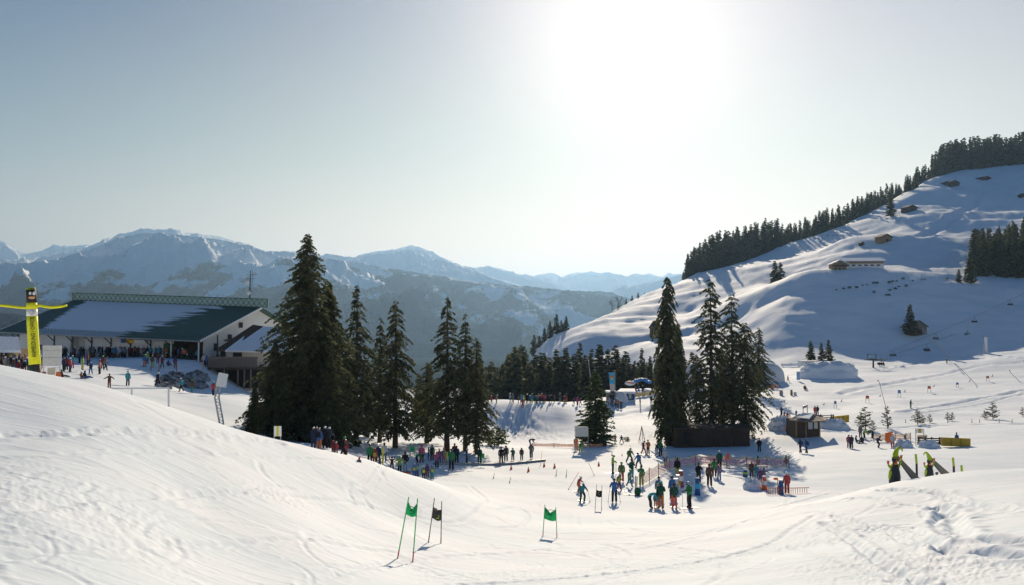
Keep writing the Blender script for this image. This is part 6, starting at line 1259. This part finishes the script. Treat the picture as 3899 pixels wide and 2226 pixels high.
for u, jc in ((524, 'navy'), (541, 'light blue'), (549, 'brown'), (505, 'white'), (512, 'blue')):
    d_ = 137.5 if u > 516 else 137; p = at(u, 893 if u > 516 else 906, d_); z = at(u, 915, 138)[2] if u > 516 else gz(p[0], d_)
    person(V((p[0], d_ + .4, z)), 'stand', 0, jc, 'black', hat='grey', hatkind='hair', label='leaning on the balcony of the annex' if u > 516 else 'at the top of the ramp beside the balcony', group=TG)
for q, h in lifters:
    for k, dx in enumerate((-.7, 0, .7)):
        person(V((q.x + dx, q.y - .1, q.z - h - .55)), 'chair', 0, ['black', 'navy', 'dark red'][k], 'black', hat='black', label='riding the chairlift', group='riders on the chairlift')
# heads behind the right crest
for u, c in ((2317, 'dark red'), (2333, 'purple')):
    d = 60; z = at(u, 1176, d)[2] - 1.75 * .72; person(V((at(u, 1176, d)[0], d, z)), 'stand', 180, c, 'black', kid=True, sc=.72, hat='black', label='hidden to the head behind the right crest')
# labels that single each one out
from collections import defaultdict
buck = defaultdict(list)
for o, jac, tro, pose, kid, lab, grp, sk in PEOPLE:
    w = ('child' if kid else 'person'); act = {'sit': ' sitting', 'walk': ' mid step', 'bend': ' bent over', 'ski': ' crouching', 'up': '', 'out': '', 'wide': ''}.get(pose, ''); 
    if any(x in lab for x in ('sitting', 'bending', 'crouching', 'walking')): act = ''
    cl = f'{w} all in {jac}' if jac == tro else f'{w} in {jac} jacket and {tro} trousers'
    buck[(cl + act + ' ' + lab)].append(o)
ORD = ['leftmost', 'second from left', 'third from left', 'fourth from left', 'fifth from left', 'sixth from left']
for k, os_ in buck.items():
    os_.sort(key=lambda o: o.location.x / o.location.y)
    for i, o in enumerate(os_):
        l_ = k if len(os_) == 1 else k + (', ' + ORD[i] if i < 6 else ', rightmost')
        wd = l_.split(' ')
        o['label'] = ' '.join(wd[:16]) if len(os_) == 1 else l_ if len(wd) <= 16 else ' '.join(k.split(' ')[:12]) + ', ' + ORD[min(i, 5)]
        if '_l' in o: del o['_l']
# ------------------------------------------------------------------ slalom gates
def gate(label, pa, ta, pb_, tb, d, panel, mats_, r=.018, colA=None, colB=None, emblem=None, footm=None, notch=0.0, dmin=10, group=None, da=None):
    """pa/pb: feet pixels, ta/tb: tops, panel: (f0, f1) heights along the poles"""
    A = V(hit(*pa, dmin)); B = V(hit(*pb_, dmin)); dA, dB = A.y, B.y; TA = V(at(*ta, dA)); TB = V(at(*tb, dB))
    t = thing('slalom_gate', label, 'slalom gate', tuple((A + B) / 2), 0, group)
    for P0, T, c in ((A, TA, colA), (B, TB, colB)):
        b = pm(t); n_ = (T - P0).normalized(); b.tube([P0 - n_ * .15, P0.lerp(T, .14)], r * 1.15, 6, mi=1 if footm else 0); b.tube([P0.lerp(T, .14), T], [r, r * .9], 6, mi=0); b.build('pole', [c, footm or c], t)
    f0, f1 = panel; N = 8; vs, fs = [], []
    for i in range(N + 1):
        s = i / N; lo = A.lerp(TA, f0).lerp(B.lerp(TB, f0), s); hi = A.lerp(TA, f1).lerp(B.lerp(TB, f1), s); lo.z -= .05 * math.sin(math.pi * s); hi = hi - (hi - lo) * notch * (1 - abs(2 * s - 1)); w = .05 * math.sin(s * 7)
        vs += [lo + V((0, w, 0)), lo.lerp(hi, .5) + V((0, -w, 0)), hi + V((0, w * .5, 0))]
    for i in range(N): fs += [(i * 3, i * 3 + 3, i * 3 + 4, i * 3 + 1), (i * 3 + 1, i * 3 + 4, i * 3 + 5, i * 3 + 2)]
    b = pm(t); b.add(vs, fs); o = link('flag_panel', b.mesh('flag_panel', mats_, True), t); m = o.modifiers.new('thick', 'SOLIDIFY'); m.thickness = .012
    if emblem:
        b = pm(t); c = (A.lerp(TA, (f0 + f1) / 2 - .02)).lerp(B.lerp(TB, (f0 + f1) / 2 - .02), .5); s = (TB - TA).length * .3
        if emblem == 'head':
            b.tube([c + V((math.cos(q) * s, -.07, math.sin(q) * s * .9)) for q in np.linspace(0, 6.1, 12)], .012, 4); b.tube([c + V((-.4 * s, -.07, .3 * s)), c + V((0, -.07, -.4 * s)), c + V((.2 * s, -.07, .5 * s))], .012, 4); b.tube([c + V((-.7 * s, -.07, -.1 * s)), c + V((.1 * s, -.07, .1 * s)), c + V((.6 * s, -.07, -.5 * s))], .012, 4); b.build('emblem', [mat('dark_green_print', (.0, .18, .06), .7)], t)
        else:
            b.ball(c + V((-.25 * s, -.07, .75 * s)), s * .35, 8, 5, sc=(1, .1, 1)); b.build('emblem', [STEEL], t); b = pm(t); b.box(c + V((.05 * s, -.07, -.5 * s)), (s * .6, .01, s * .12)); b.box(c + V((.3 * s, -.075, -.2 * s)), (s * .12, .01, s * .3)); b.build('lettering', [LIME], t)
    return t
GP = mat('green_pole', (.02, .50, .10), .5); BP = mat('brown_pole', (.18, .11, .05), .6); RP = mat('red_pole', (.55, .06, .04), .5); BLP = mat('blue_flag', (.06, .22, .55), .6); RF = mat('red_flag', (.80, .13, .06), .6); WPl = mat('pale_pole', (.45, .35, .35), .6)
gate('nearest green slalom gate leaning to the right, with red pole feet', (990, 1391), (1018, 1237), (1028, 1396), (1040, 1241), 27, (.72, .93), [GREENF], colA=GP, colB=GP, footm=RP, emblem='head', notch=.55)
gate('dark slalom gate with a black panel just right of the nearest green gate', (1067, 1350), (1082, 1240), (1098, 1353), (1100, 1248), 32, (.55, .80), [BLACKF], colA=BP, colB=BP, emblem='text', notch=.12)
gate('green slalom gate standing in the middle of the near slope', (1352, 1334), (1357, 1256), (1387, 1338), (1384, 1262), 42, (.55, .93), [GREENF], colA=GP, colB=GP, footm=RP, emblem='head', notch=.4)
gate('farther dark slalom gate left of the person in a blue jacket', (1482, 1267), (1486, 1206), (1498, 1268), (1499, 1208), 62, (.52, .78), [BLACKF], colA=BP, colB=BP, emblem='text', notch=.1)
gate('small green gate frame behind the ski school crowd', (1021, 1137), (1023, 1103), (1032, 1137), (1031, 1106), 90, (.45, .8), [GREENF], colA=GP, colB=GP, dmin=60, r=.03)
gate('little green flag gate at the flat right of the crowd', (1200, 1151), (1198, 1127), (1205, 1151), (1206, 1128), 95, (.5, .95), [GREENF], colA=GP, colB=GP, dmin=60, r=.03)
FG = 'race gates on the far right piste'
for u0, v0, u1, v1, m, lb in [(2077, 1016, 2083, 998, BLP, 'small blue race gate just above the rail fence'), (2156, 1003, 2164, 985, RF, 'red race gate above the largest young fir'), (2236, 990, 2243, 971, BLP, 'blue race gate right of the long snow lance'), (2310, 977, 2318, 961, RF, 'pale red race gate in the middle of the upper right piste'), (2381, 965, 2387, 952, BLP, 'dark blue race gate on the upper right piste'), (2456, 950, 2463, 936, RF, 'farthest red race gate below the white banner')]:
    gate(lb, (u0, v0), (u0 + .3, v1), (u1, v0), (u1 - .3, v1), 190, (.6, 1.0), [m], colA=WPl, colB=WPl, dmin=120, r=.05, group=FG)
# marker poles and cones
def stick(label, u, v, u2, v2, m, r=.02, d0=40, name='marker_pole', cat='marker pole'):
    A = V(hit(u, v, d0)); T = V(at(u2, v2, A.y)); t = thing(name, label, cat, tuple(A)); n_ = (T - A).normalized(); b = pm(t); b.tube([A - n_ * .2, T], [r, r * .8], 6); b.build('pole', [m], t); b = pm(t); b.tube([A - n_ * .1, A + n_ * .08], [r * 2.2, r * 1.8], 6); b.build('foot', [DSTEEL], t); return t
stick('thin red pole leaning right, lower left of the central group', 1415, 1219, 1441, 1176, RP, .022)
stick('thin brown pole leaning left in the middle of the meadow', 1480, 1184, 1462, 1144, BP, .022)
stick('thin dark pole leaning left above the central group', 1581, 1138, 1568, 1107, BP, .022)
stick('yellow pole leaning right beside the moving carpet', 1346, 1159, 1350, 1123, YELLOWM, .02)
stick('short yellow stick on the flat below the carpet', 1229, 1191, 1231, 1177, YELLOWM, .03)
stick('short yellow stick nearer the slope than another', 1269, 1201, 1272, 1187, YELLOWM, .03)
stick('short green stick on the smooth snow, left one', 1385, 1184, 1387, 1167, GP, .03)
stick('short green stick on the smooth snow, right one', 1410, 1186, 1412, 1168, GP, .03)
stick('short red stick beside the near crest', 894, 1149, 895, 1137, RP, .06)
stick('red marker stick above the cones', 1524, 1134, 1524, 1126, RP, .05)
stick('faint red marker stick right of another above the cones', 1549, 1135, 1549, 1129, RP, .04)
stick('thin white pole on the near crest right of the spruce foot', 955, 1145, 955, 1113, STEEL, .02, 60)
for i, (u, v, u2, v2) in enumerate([(2325, 963, 2327, 958), (2414, 950, 2417, 944), (2252, 976, 2255, 970), (2191, 987, 2193, 983), (2095, 1000, 2097, 994), (2470, 938, 2473, 932), (2051, 1008, 2053, 1003), (1953, 1002, 1955, 997)]):
    t = stick('short red marker knocked askew on the far right piste', u, v, u2, v2, RP, .09, 120); t['group'] = 'red markers on the far right piste'
for i, u in enumerate([2360, 2420, 2439, 2488, 2520, 2280, 2300, 2255]):
    t = stick('small dark stake sticking out of the snow among the young firs', u, 1052, u + .5, 1043, DSTEEL, .05, 100); t['group'] = 'stakes among the young firs'
def cone(label, u, v, s=1.0):
    A = V(hit(u, v, 50)); t = thing('traffic_cone', label, 'cone', tuple(A), 0, 'orange cones on the beginners flat', s); b = MB(); b.tube([(0, 0, 0), (0, 0, .25), (0, 0, .55)], [.17, .11, .04], 10); b.tube([(0, 0, .3), (0, 0, .4)], [.1, .08], 10, mi=1); b.build('cone_body', [RF, WPAINT], t); b = MB(); b.box((0, 0, .015), (.42, .42, .03)); b.build('base', [ORANGE], t)
for u, v, lb in [(1273, 1169, 'leftmost orange cone below the moving carpet'), (1316, 1174, 'second orange cone below the moving carpet'), (1355, 1162, 'orange cone at the right end of the carpet'), (1381, 1165, 'orange cone right of the yellow leaning pole'), (1491, 1160, 'orange cone nearest the central group')]: cone(lb, u, v, .85)
def bollard(label, u, v, h, m1, m2, d0=50):
    A = V(hit(u, v, d0)); t = thing('padded_bollard', label, 'padded post', tuple(A)); b = MB(); b.tube([(0, 0, -.1), (0, 0, .25), (0, 0, h * .85), (0, 0, h)], [.27, .22, .18, .16], 12); b.build('padding', [m1], t, True); b = MB(); b.tube([(0, 0, h), (0, 0, h + .1)], [.18, .17], 12); b.build('cap', [WPAINT], t); b = MB(); b.tube([(0, 0, h * .4), (0, 0, h * .7)], [.225, .215], 12); b.build('stripe', [m2], t)
bollard('padded blue bollard with a white cap near the front of the meadow', 1737, 1233, 1.35, BLUEP, SKYB); bollard('padded red bollard with a white cap', 1696, 1213, 1.35, mat('red_padding', (.35, .08, .07), .6), WPAINT); bollard('padded white bollard with a yellow stripe', 1688, 1221, 1.2, TENT, YELLOWM); bollard('padded grey bollard nearest the person in a blue jacket', 1683, 1228, 1.1, TENT, STEEL)
bollard('orange and white bollard at the left end of the low red fence', 1904, 1220, 1.1, ORANGE, WPAINT); bollard('slim blue bollard behind the low red fence', 1945, 1231, 1.1, BLUEP, BLUEP); bollard('tall blue and white padded post under the huge spruce', 867, 1116, 1.25, BLUEP, TENT); bollard('blue padded lump beside children behind the snow ridge', 1856, 1187, .65, BLUEP, LIME)
# closed green umbrellas, flag, yellow posts, plank, sleds, carpet
def umbrella(label, u, v, h):
    A = V(hit(u, v, 60)); t = thing('closed_umbrella', label, 'umbrella', tuple(A)); b = MB(); b.tube([(0, 0, -.2), (0, 0, h)], .03, 6); b.build('pole', [DSTEEL], t); b = MB(); b.tube([(0, 0, .25), (0, 0, h * .4), (0, 0, h * .8), (0, 0, h)], [.12, .24, .13, .03], 8); b.build('canopy', [mat('dark_green_cloth', (.02, .12, .05), .8)], t)
umbrella('closed dark green umbrella behind the striped net, left one', 1888, 1163, 1.25); umbrella('closed dark green umbrella at the right end of the striped net', 1958, 1161, 1.2)
A = V(hit(1816, 1167, 60)); t = thing('red_flag', 'small bright red flag standing at the striped net', 'flag', tuple(A)); b = MB(); b.tube([(0, 0, -.2), (0, 0, 1.6)], .02, 6); b.build('pole', [STEEL], t); b = MB(); b.slab([(-.45, 0, 1.0), (.02, 0, .95), (.02, 0, 1.62), (-.25, 0, 1.7)], .03, d=V((0, .03, 0))); b.build('cloth', [RF], t)
def post(label, u, v, h, m, r=.07, d0=55):
    A = V(hit(u, v, d0)); t = thing('padded_pole', label, 'pole', tuple(A)); b = MB(); b.tube([(0, 0, -.2), (0, 0, .4)], r * .6, 8); b.build('pole', [DSTEEL], t); b = MB(); b.tube([(0, 0, .35), (0, 0, h)], [r, r], 8); b.build('padding', [m], t)
post('upright yellow padded pole at the wooden plank', 953, 1167, 1.75, YEL); post('blue padded pole in the middle of the crowd', 1067, 1147, 1.35, BLUEP); post('yellow padded pole left of the tall instructor', 1113, 1155, 1.2, YEL)
A = V(hit(937, 1163, 60)); t = thing('wooden_plank', 'wooden plank propped up to the yellow padded pole', 'plank', tuple(A)); b = pm(t); b.bar(V(at(919, 1160, A.y)), V(at(950, 1141, A.y)), .25, .08); b.build('board', [WOODL], t); b = pm(t); b.bar(V(at(948, 1142, A.y + .1)), V(at(948, 1160, A.y + .1)), .06); b.build('prop', [WOOD], t)
for i, (u, lb) in enumerate([(993, 'red plastic sled on the snow, left one'), (1013, 'red plastic sled on the snow, right one')]):
    A = V(hit(u, 1178, 58)); t = thing('sled', lb, 'sled', tuple(A), R(20 + 30 * i), 'red sleds by the crowd'); b = MB(); b.box((0, 0, .06), (.75, .4, .1), taper=1.15); b.build('tub', [RF], t); b = MB(); b.box((0, 0, .13), (.5, .25, .03)); b.build('seat', [DARK], t)
t = thing('moving_carpet', 'low moving carpet lift edge running across the beginners flat', 'carpet lift', tuple(V(hit(1240, 1155, 60)))); b = pm(t); P_ = [V(hit(u, v, 60)) for u, v in ((1082, 1157), (1150, 1158), (1210, 1158.5), (1265, 1157), (1310, 1153), (1358, 1148))]
b.tube([p + V((0, 0, .1)) for p in P_], .13, 6); b.build('edge_beam', [STEEL], t); b = pm(t)
for a, c in zip(P_[:-1], P_[1:]): b.slab([a + V((0, .1, .12)), c + V((0, .1, .12)), c + V((0, .9, .12)), a + V((0, .9, .12))], .05)
b.build('belt', [DARK], t)
# low red rail fence
t = thing('rail_fence', 'low red and yellow barred fence in front of the person in red', 'fence', tuple(V(hit(1960, 1232, 60)))); P_ = [V(hit(u, v, 55)) for u, v in ((1910, 1233), (1940, 1232), (1975, 1230), (2015, 1226))]; b = pm(t)
hh = [h_px(18, P_[0].y), h_px(17, P_[1].y), h_px(15, P_[2].y), h_px(12, P_[3].y)]
for i in range(3): b.bar(P_[i] + V((0, 0, hh[i])), P_[i + 1] + V((0, 0, hh[i + 1])), .05)
for i in range(3):
    for k in range(7): f = k / 7; p = P_[i].lerp(P_[i + 1], f); b.bar(p - V((0, 0, .1)), p + V((0, 0, hh[i] + (hh[i + 1] - hh[i]) * f)), .035, mi=(k % 3 == 1))
b.build('bars', [mat('red_rail', (.45, .05, .06), .5), YELLOWM], t)
t = thing('arrow_sign', 'small yellow post with an orange arrow board behind the low red fence', 'sign', tuple(V(hit(1937, 1228, 60)))); b = MB(); b.tube([(0, 0, -.1), (0, 0, 1.25)], .035, 6); b.build('post', [YELLOWM], t); b = MB(); b.prism([(-.42, 1.18), (-.25, 1.08), (0, 1.08), (0, 1.28), (-.25, 1.28)], -.02, .02); b.build('arrow', [ORANGE], t)
# stuck skis, backpack
A = V(hit(1584, 1228, 58)); t = thing('skis', 'pair of skis stuck upright in the snow beside a dark rucksack', 'skis', tuple(A))
for k, dx in enumerate((-.06, .06)): o = link('ski', SKM[1], t); o.rotation_euler = (R(92 + k * 5), 0, R(10)); o.location = (dx, 0, .75)
A = V(hit(1575, 1233, 58)); t = thing('snowboard', 'dark snowboard lying flat left of the upright skis', 'snowboard', tuple(A), R(75)); b = MB(); b.box((0, 0, .03), (.28, 1.4, .03)); b.ball((0, .7, .03), .14, 10, 4, sc=(1, 1, .15)); b.ball((0, -.7, .03), .14, 10, 4, sc=(1, 1, .15)); b.build('deck', [DARK], t); b = MB(); b.box((0, .25, .08), (.2, .12, .08)); b.build('binding', [STEEL], t); b = MB(); b.box((0, -.25, .08), (.2, .12, .08)); b.build('binding', [STEEL], t)
A = V(hit(1588, 1233, 58)); t = thing('rucksack', 'dark green rucksack standing in the snow', 'rucksack', tuple(A)); b = MB(); b.ball((0, 0, .3), .28, 8, 6, sc=(1, .7, 1.2)); b.build('bag', [mat('dark_green_cloth', (.02, .12, .05), .8)], t, True); b = MB(); b.box((0, -.2, .22), (.28, .1, .24)); b.build('pocket', [mat('dark_green_cloth', (.02, .12, .05), .8)], t)
# ------------------------------------------------------------------ inflatable tube man
d = 44; base_ = foot(88, d); t = thing('inflatable_tube', 'tall yellow inflatable tube man with black head and outstretched arms', 'inflatable tube', tuple(V(base_)))
def tp_(u, v, dd=0): return V(at(u, v, d + dd))
path = [(88.5, 945), (87, 910), (85, 880), (82.5, 840), (80.5, 800), (79, 775), (78.5, 755)]; px = d / F
b = pm(t); b.tube([tp_(88.8, 965), tp_(88.5, 940), tp_(87.3, 907)], [14.5 * px, 14 * px, 13.5 * px], 16); b.build('base_sleeve', [mat('dark_grey_fabric', (.07, .065, .06), .7)], t, True)
b = pm(t); b.tube([tp_(87.3, 907), tp_(85, 880), tp_(82.5, 840), tp_(80.6, 805), tp_(80, 787)], [14 * px, 13.3 * px, 12.8 * px, 12.8 * px, 12.4 * px], 16); body = b.build('body', [YEL], t, True)
b = pm(t); b.tube([tp_(80, 787), tp_(79.4, 770)], [12.6 * px, 12.4 * px], 16); b.build('white_band', [WPAINT], t, True)
b = pm(t); b.tube([tp_(79.4, 770), tp_(78.8, 754)], [12.3 * px, 12 * px], 16); b.build('collar', [YEL], t, True)
b = pm(t); b.tube([tp_(78.8, 754), tp_(78, 735), tp_(76.5, 719)], [11.8 * px, 11.6 * px, 11.4 * px], 16); hd = b.build('head', [BLACKF], t, True)
b = pm(t); b.tube([tp_(76.5, 721), tp_(76.3, 717), tp_(76.2, 715.5)], [11.7 * px, 10.5 * px, 4 * px], 16); b.build('top', [LIME], hd, True)
b = pm(t); b.ball(tp_(79, 740.5, -11.2 * px), 8 * px, 10, 6, sc=(1.1, .35, .45)); b.build('beak', [mat('salmon_fabric', (.80, .38, .16), .6)], hd, True)
for u in (74.5, 84.5): b = pm(t); b.ball(tp_(u, 730, -10.3 * px), 4 * px, 8, 6, sc=(1, .4, 1.2)); b.build('eye', [WPAINT], hd, True)
for pts_ in ([(76, 765), (60, 766), (40, 764), (15, 761), (-20, 758)], [(84, 766), (98, 760), (112, 763), (130, 765), (150, 763), (166, 760)]):
    b = pm(t); n_ = len(pts_); b.tube([tp_(u, v) for u, v in pts_], [3.6 * px] * (n_ - 1) + [2.6 * px], 10); b.build('arm', [YEL], t, True)
tm = text_mesh('ANMELDUNG / OFFICE', .335, BLACKF); o = link('lettering', tm, t)
c0 = (tp_(86.2, 889, -14.6 * px) + tp_(81.0, 790, -13.8 * px)) / 2 - V(base_); o.location = c0 - V((0, .015, 0)); dv = tp_(81.0, 790) - tp_(86.2, 889); tl = math.atan2(dv.z, dv.x); L_ = dv.length
w_ = max(v.co.x for v in tm.vertices) - min(v.co.x for v in tm.vertices); s_ = L_ / w_; o.scale = (s_, s_ * 1.6, 1); o.rotation_euler = Matrix(((math.cos(tl), -math.sin(tl) , 0), (0, 0, -1), (math.sin(tl), math.cos(tl), 0))).to_euler()
for dx, dz, r_ in ((-.02, 0, .10), (.06, .05, .07)): b = MB(); b.tube([V((math.cos(q) * r_, 0, math.sin(q) * r_)) for q in np.linspace(0, 6.28, 10)], .008, 4); o2 = b.build('emblem', [STEEL], t); o2.location = tp_(79.7 + dx * 50, 778, -13 * px) - V(base_)
# ------------------------------------------------------------------ the two inflatable figures on the right crest
SUIT = mat('lime_suit', (.36, .50, .01), .6); BEL = mat('grey_black_fabric', (.035, .035, .045), .6); ORF = mat('orange_red_fabric', (.75, .14, .05), .6)
def figure(label, u, vb, vt, d, mirror=1, group='green inflatable figures on the right crest'):
    k = d / F; h = (vb - vt) * k; p = at(u, vb, d); t = thing('inflatable_figure', label, 'inflatable figure', (p[0], d, p[2]), 0, group); s = h / 90.0
    def Q(x, z, y=0): return V((x * s * 1.0, y * s, z * s))
    b = MB(); b.tube([Q(0, -6), Q(0, 2), Q(0, 14), Q(1, 30), Q(1, 42), Q(2, 50)], [13 * s, 13.5 * s, 14 * s, 11.5 * s, 9 * s, 6 * s], 16); b.build('body', [BEL], t, True)
    for sg in (-1, 1): b = MB(); b.tube([Q(sg * 7, 2), Q(sg * 8, 14), Q(sg * 6.5, 28), Q(sg * 4.5, 42), Q(sg * 2.5 + 1, 50)], [4 * s, 7.6 * s, 7 * s, 5.6 * s, 3.4 * s], 12); b.build('coat_side', [SUIT], t, True)
    b = MB(); b.ball(Q(2, 58), 7.8 * s, 12, 8, sc=(1, 1, 1.25)); hd = b.build('head', [BEL], t, True)
    b = MB(); b.ball(Q(3, 56, -7.5), 2.6 * s, 8, 5, sc=(.8, 1.2, 1.5)); b.build('beak', [ORF], hd, True); b = MB(); b.ball(Q(1, 48.5, -5), 4 * s, 8, 5, sc=(1, .7, .9)); b.build('bow', [ORF], t, True)
    m = mirror; b = MB(); b.tube([Q(2, 62), Q(3, 70), Q(4 * m + 2, 80), Q(9 * m + 2, 87), Q(14 * m + 2, 88), Q(18 * m + 2, 84), Q(19 * m + 2, 79)], [8.2 * s, 7.4 * s, 5.2 * s, 3.6 * s, 2.8 * s, 2.0 * s, 1.8 * s], 12); b.build('pointed_hat', [SUIT], t, True)
    for sg, hx, hz in ((-1, -15, 46), (1, 18, 60)):
        b = MB(); b.tube([Q(sg * 5, 36), Q(sg * 9.5 - (1 if sg < 0 else -1), 39), Q(hx, hz)], [4.4 * s, 3.2 * s, 2.6 * s], 10); a_ = b.build('arm', [SUIT], t, True)
        b = MB(); b.ball(Q(hx - .3, hz + 4), 3.4 * s, 8, 6, sc=(.9, .7, 1.2))
        for f in (-1, 0, 1): b.tube([Q(hx + f * 1.6, hz + 6), Q(hx + f * 3, hz + 10.5 - abs(f))], [1.4 * s, .9 * s], 6)
        b.build('hand', [ORF], a_, True)
    return t
figure('larger green inflatable figure with pointed hat and raised arms, left one', 2228, 1203, 1114, 51, 1)
figure('smaller green inflatable figure with hat tip curling left, right one', 2314, 1193, 1126, 56, -1)
for (u0, v0, u1, v1, dd, lb) in ((2232, 1134, 2284, 1196, 51.5, 'grey flat board leaning from the larger green figure'), (2318, 1142, 2362, 1187, 56.5, 'grey flat board leaning from the smaller green figure')):
    a, c = V(at(u0, v0, dd)), V(at(u1, v1, dd)); t = thing('leaning_board', lb, 'board', tuple(c), 0); b = pm(t); n_ = V((.5, 0, .42)).normalized(); w0, w1 = 3.5 * dd / F, 9 * dd / F
    b.slab([a - n_ * w0, c - n_ * w1, c + n_ * w1, a + n_ * w0], .08, d=V((0, .1, 0))); b.build('panel', [mat('grey_board', (.17, .16, .14), .7)], t); b = pm(t); b.bar(a - n_ * w0, c - n_ * w1, .05); b.build('edge', [DSTEEL], t)
for u, v0, v1, dd, vm, lb in ((2281.5, 1193, 1130, 52, 1154, 'tall padded post, half lime half dark, between the green figures'), (2374, 1184, 1139, 58, 1160, 'padded post, half lime half dark, right of the green figures'), (2395, 1180, 1158, 58, 1181, 'short lime post farthest right on the near crest')):
    t = thing('padded_post', lb, 'post', tuple(V(at(u + 1, v0, dd)))); b = pm(t); r = 2.8 * dd / F; b.tube([V(at(u + 2, v0 + 6, dd)), V(at(u + 1, vm, dd))], r, 8); b.build('lower_padding', [BEL], t); b = pm(t); b.tube([V(at(u + 1, vm, dd)), V(at(u - 1, v1, dd))], r, 8); b.build('upper_padding', [SUIT], t)
# ------------------------------------------------------------------ haze
hz = MB(); zlo, zhi = -400, 1450
hz.box((0, 0, (zlo + zhi) / 2), (42600, 42600, zhi - zlo))
hm = bpy.data.materials.new('haze'); hm.use_nodes = True; n = hm.node_tree.nodes; n.clear()
ho = n.new('ShaderNodeOutputMaterial'); pv = n.new('ShaderNodeVolumePrincipled')
pv.inputs['Color'].default_value = (0.30, 0.50, 0.77, 1); pv.inputs['Density'].default_value = 7e-5; pv.inputs['Anisotropy'].default_value = 0.5
hm.node_tree.links.new(pv.outputs[0], ho.inputs['Volume'])
tag(hz.build('haze', hm), kind='stuff')
